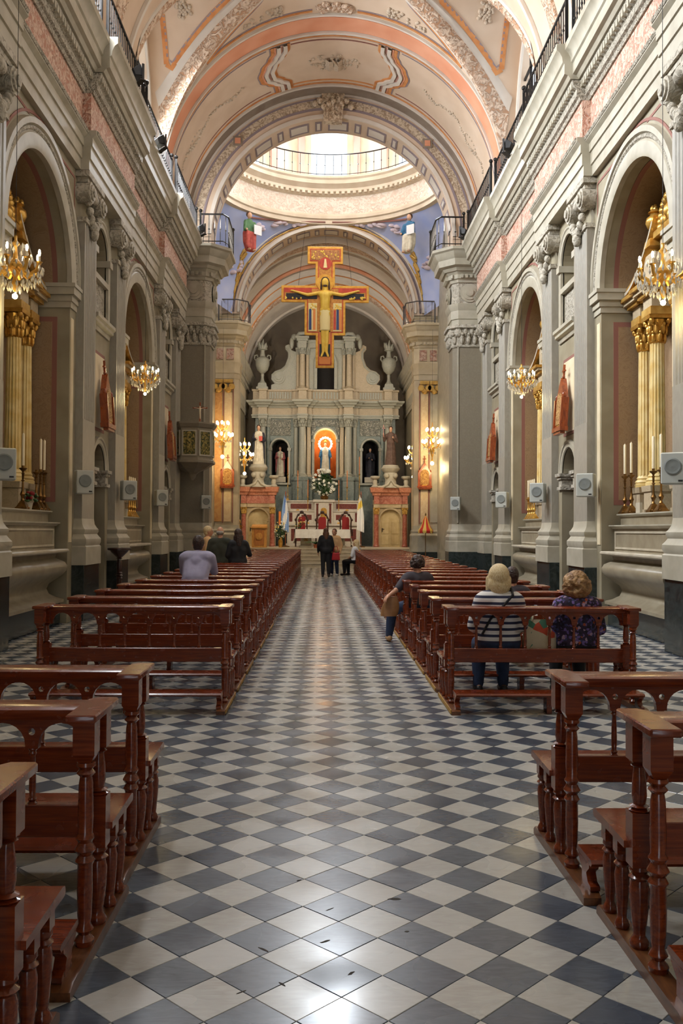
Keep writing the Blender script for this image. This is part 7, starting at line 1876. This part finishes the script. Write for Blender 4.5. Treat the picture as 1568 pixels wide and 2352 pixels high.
# tote on the bench between them
t = thing('tote_bag', 'cream tote bag with bright print on the bench between the two women', 'bag', (1.74, PY(0)+.28, .42))
b = MB(); rows = []
for j in range(7):
    f = j/6; w = .15+.02*math.sin(f*PI)-.035*f; d = .07*(1-.75*f)+.01; rows.append([(w*math.cos(2*PI*i/16), d*math.sin(2*PI*i/16)*(1+.1*math.sin(i*2+j)), .30*f) for i in range(16)])
b.strip(rows, True); b.f.append(tuple(range(16))); b.m.append(0); b.build('body', 'bag_print', t, smooth=60)
for y in (-.02, .02):
    b = MB(); b.tube([(-.07,y,.27),(-.06,y,.34),(0,y,.37),(.06,y,.34),(.07,y,.27)], .009, 6); b.build('handle', 'bag_print', t, smooth=60)
person('person with dark hair seated in the third right row, half hidden by the blonde woman', (1.92, PY(2), 0), 0, 'sit', 'cloth_charcoal', 'trouser_dark', 'hair_dark', 'short', .9, 'long', voxel=.014)
# dark curls at the aisle with a tan bag
person('dark curly-haired person in a charcoal top at the aisle end of a right pew', (1.10, PY(4), 0), .12, 'sit', 'cloth_charcoal', 'denim', 'hair_dark', 'short_curly', .95, 'short', 'shoe_tan', female=True,
       opts=dict(knL=(-.32,.48,.46), anL=(-.36,.5,.1), elL=(-.30,.16,.78), wrL=(-.43,.08,.70)))
t = thing('handbag', 'tan leather bag hanging over the aisle from the hand of the curly-haired person', 'bag', (.67, PY(4)+.06, .36))
b = MB(); rows = []
for j in range(6):
    f = j/5; rows.append([((.11+.03*math.sin(f*PI)-.05*f)*math.cos(2*PI*i/14)+.05*f, (.055-.02*f)*math.sin(2*PI*i/14), .02+.26*f) for i in range(14)])
b.strip(rows, True); b.f.append(tuple(range(14))); b.m.append(0); b.f.append(tuple(70+q for q in range(14))); b.m.append(0); b.build('body', 'bag_tan', t, smooth=60)
b = MB(); b.tube([(-.02,0,.27),(.0,0,.36),(.06,0,.37),(.1,0,.27)], .009, 6); b.build('handle', 'bag_tan', t, smooth=60)
# kneeling man
person('man in a lavender shirt kneeling alone in the left pews', (-1.98, PY(5)-.34, 0), -.05, 'kneel', 'cloth_lavender', 'trouser_dark', 'hair_dark', 'short', 1.02, 'long', female=False)
# three standing further on
person('bald grey-haired man in a dark green jacket standing in the left pews', (-2.33, PY(10)+.53, 0), 0, 'stand', 'cloth_green_grey', 'trouser_dark', 'hair_grey', 'fringe', .97, 'long', female=False, voxel=.014)
person('woman with dark hair in black standing beside the man in the green jacket', (-1.96, PY(10)+.55, 0), .3, 'stand', 'cloth_black', 'trouser_dark', 'hair_dark', 'long', .94, 'long', voxel=.014, opts=dict(elR=(.27,.05,1.06), wrR=(.3,.3,1.1)))
person('blonde woman in a peach top turned sideways behind the man in the green jacket', (-2.72, PY(11)+.52, 0), -PI/2+.2, 'stand', 'cloth_peach', 'trouser_dark', 'hair_blonde', 'short', .98, 'short', voxel=.014)
# in the aisle
person('woman in a black jacket with a red bag standing in the aisle', (-.13, 29.6, 0), .1, 'stand', 'cloth_black', 'trouser_dark', 'hair_brown', 'long', .98, 'long', voxel=.014, opts=dict(elR=(.24,.0,1.05), wrR=(.27,.05,.84)))
t = thing('handbag', 'red shoulder bag at the side of the woman in the aisle', 'bag', (.20, 29.55, .55))
b = MB(); b.prism([(-.14,0),(.14,0),(.11,.24),(-.11,.24)], 'y', -.05, .05); b.build('body', 'bag_red', t, bevel=.02)
b = MB(); b.tube([(-.08,0,.23),(-.05,0,.42),(.0,0,.46),(.05,0,.42),(.08,0,.23)], .01, 6); b.build('handle', 'bag_red', t, smooth=60)
person('person in white shoes facing the woman in the aisle', (.16, 30.25, 0), PI-.4, 'stand', 'cloth_peach', 'denim', 'hair_brown', 'short', .97, 'long', 'shoe_white', voxel=.015)
# mother and child at the far right pew end
person('blonde woman in a pale top sitting sideways at the far right pew end', (1.12, PY(22)-.05, 0), .95, 'sit', 'flag_white', 'trouser_dark', 'hair_blonde', 'long', .98, 'short', voxel=.014)
person('small child in orange on the lap of the blonde woman at the far right', (.80, PY(22)+.02, .28), -.8, 'sit', 'icon_orange', 'denim', 'hair_brown', 'short', .62, 'short', voxel=.012)
melt_all()
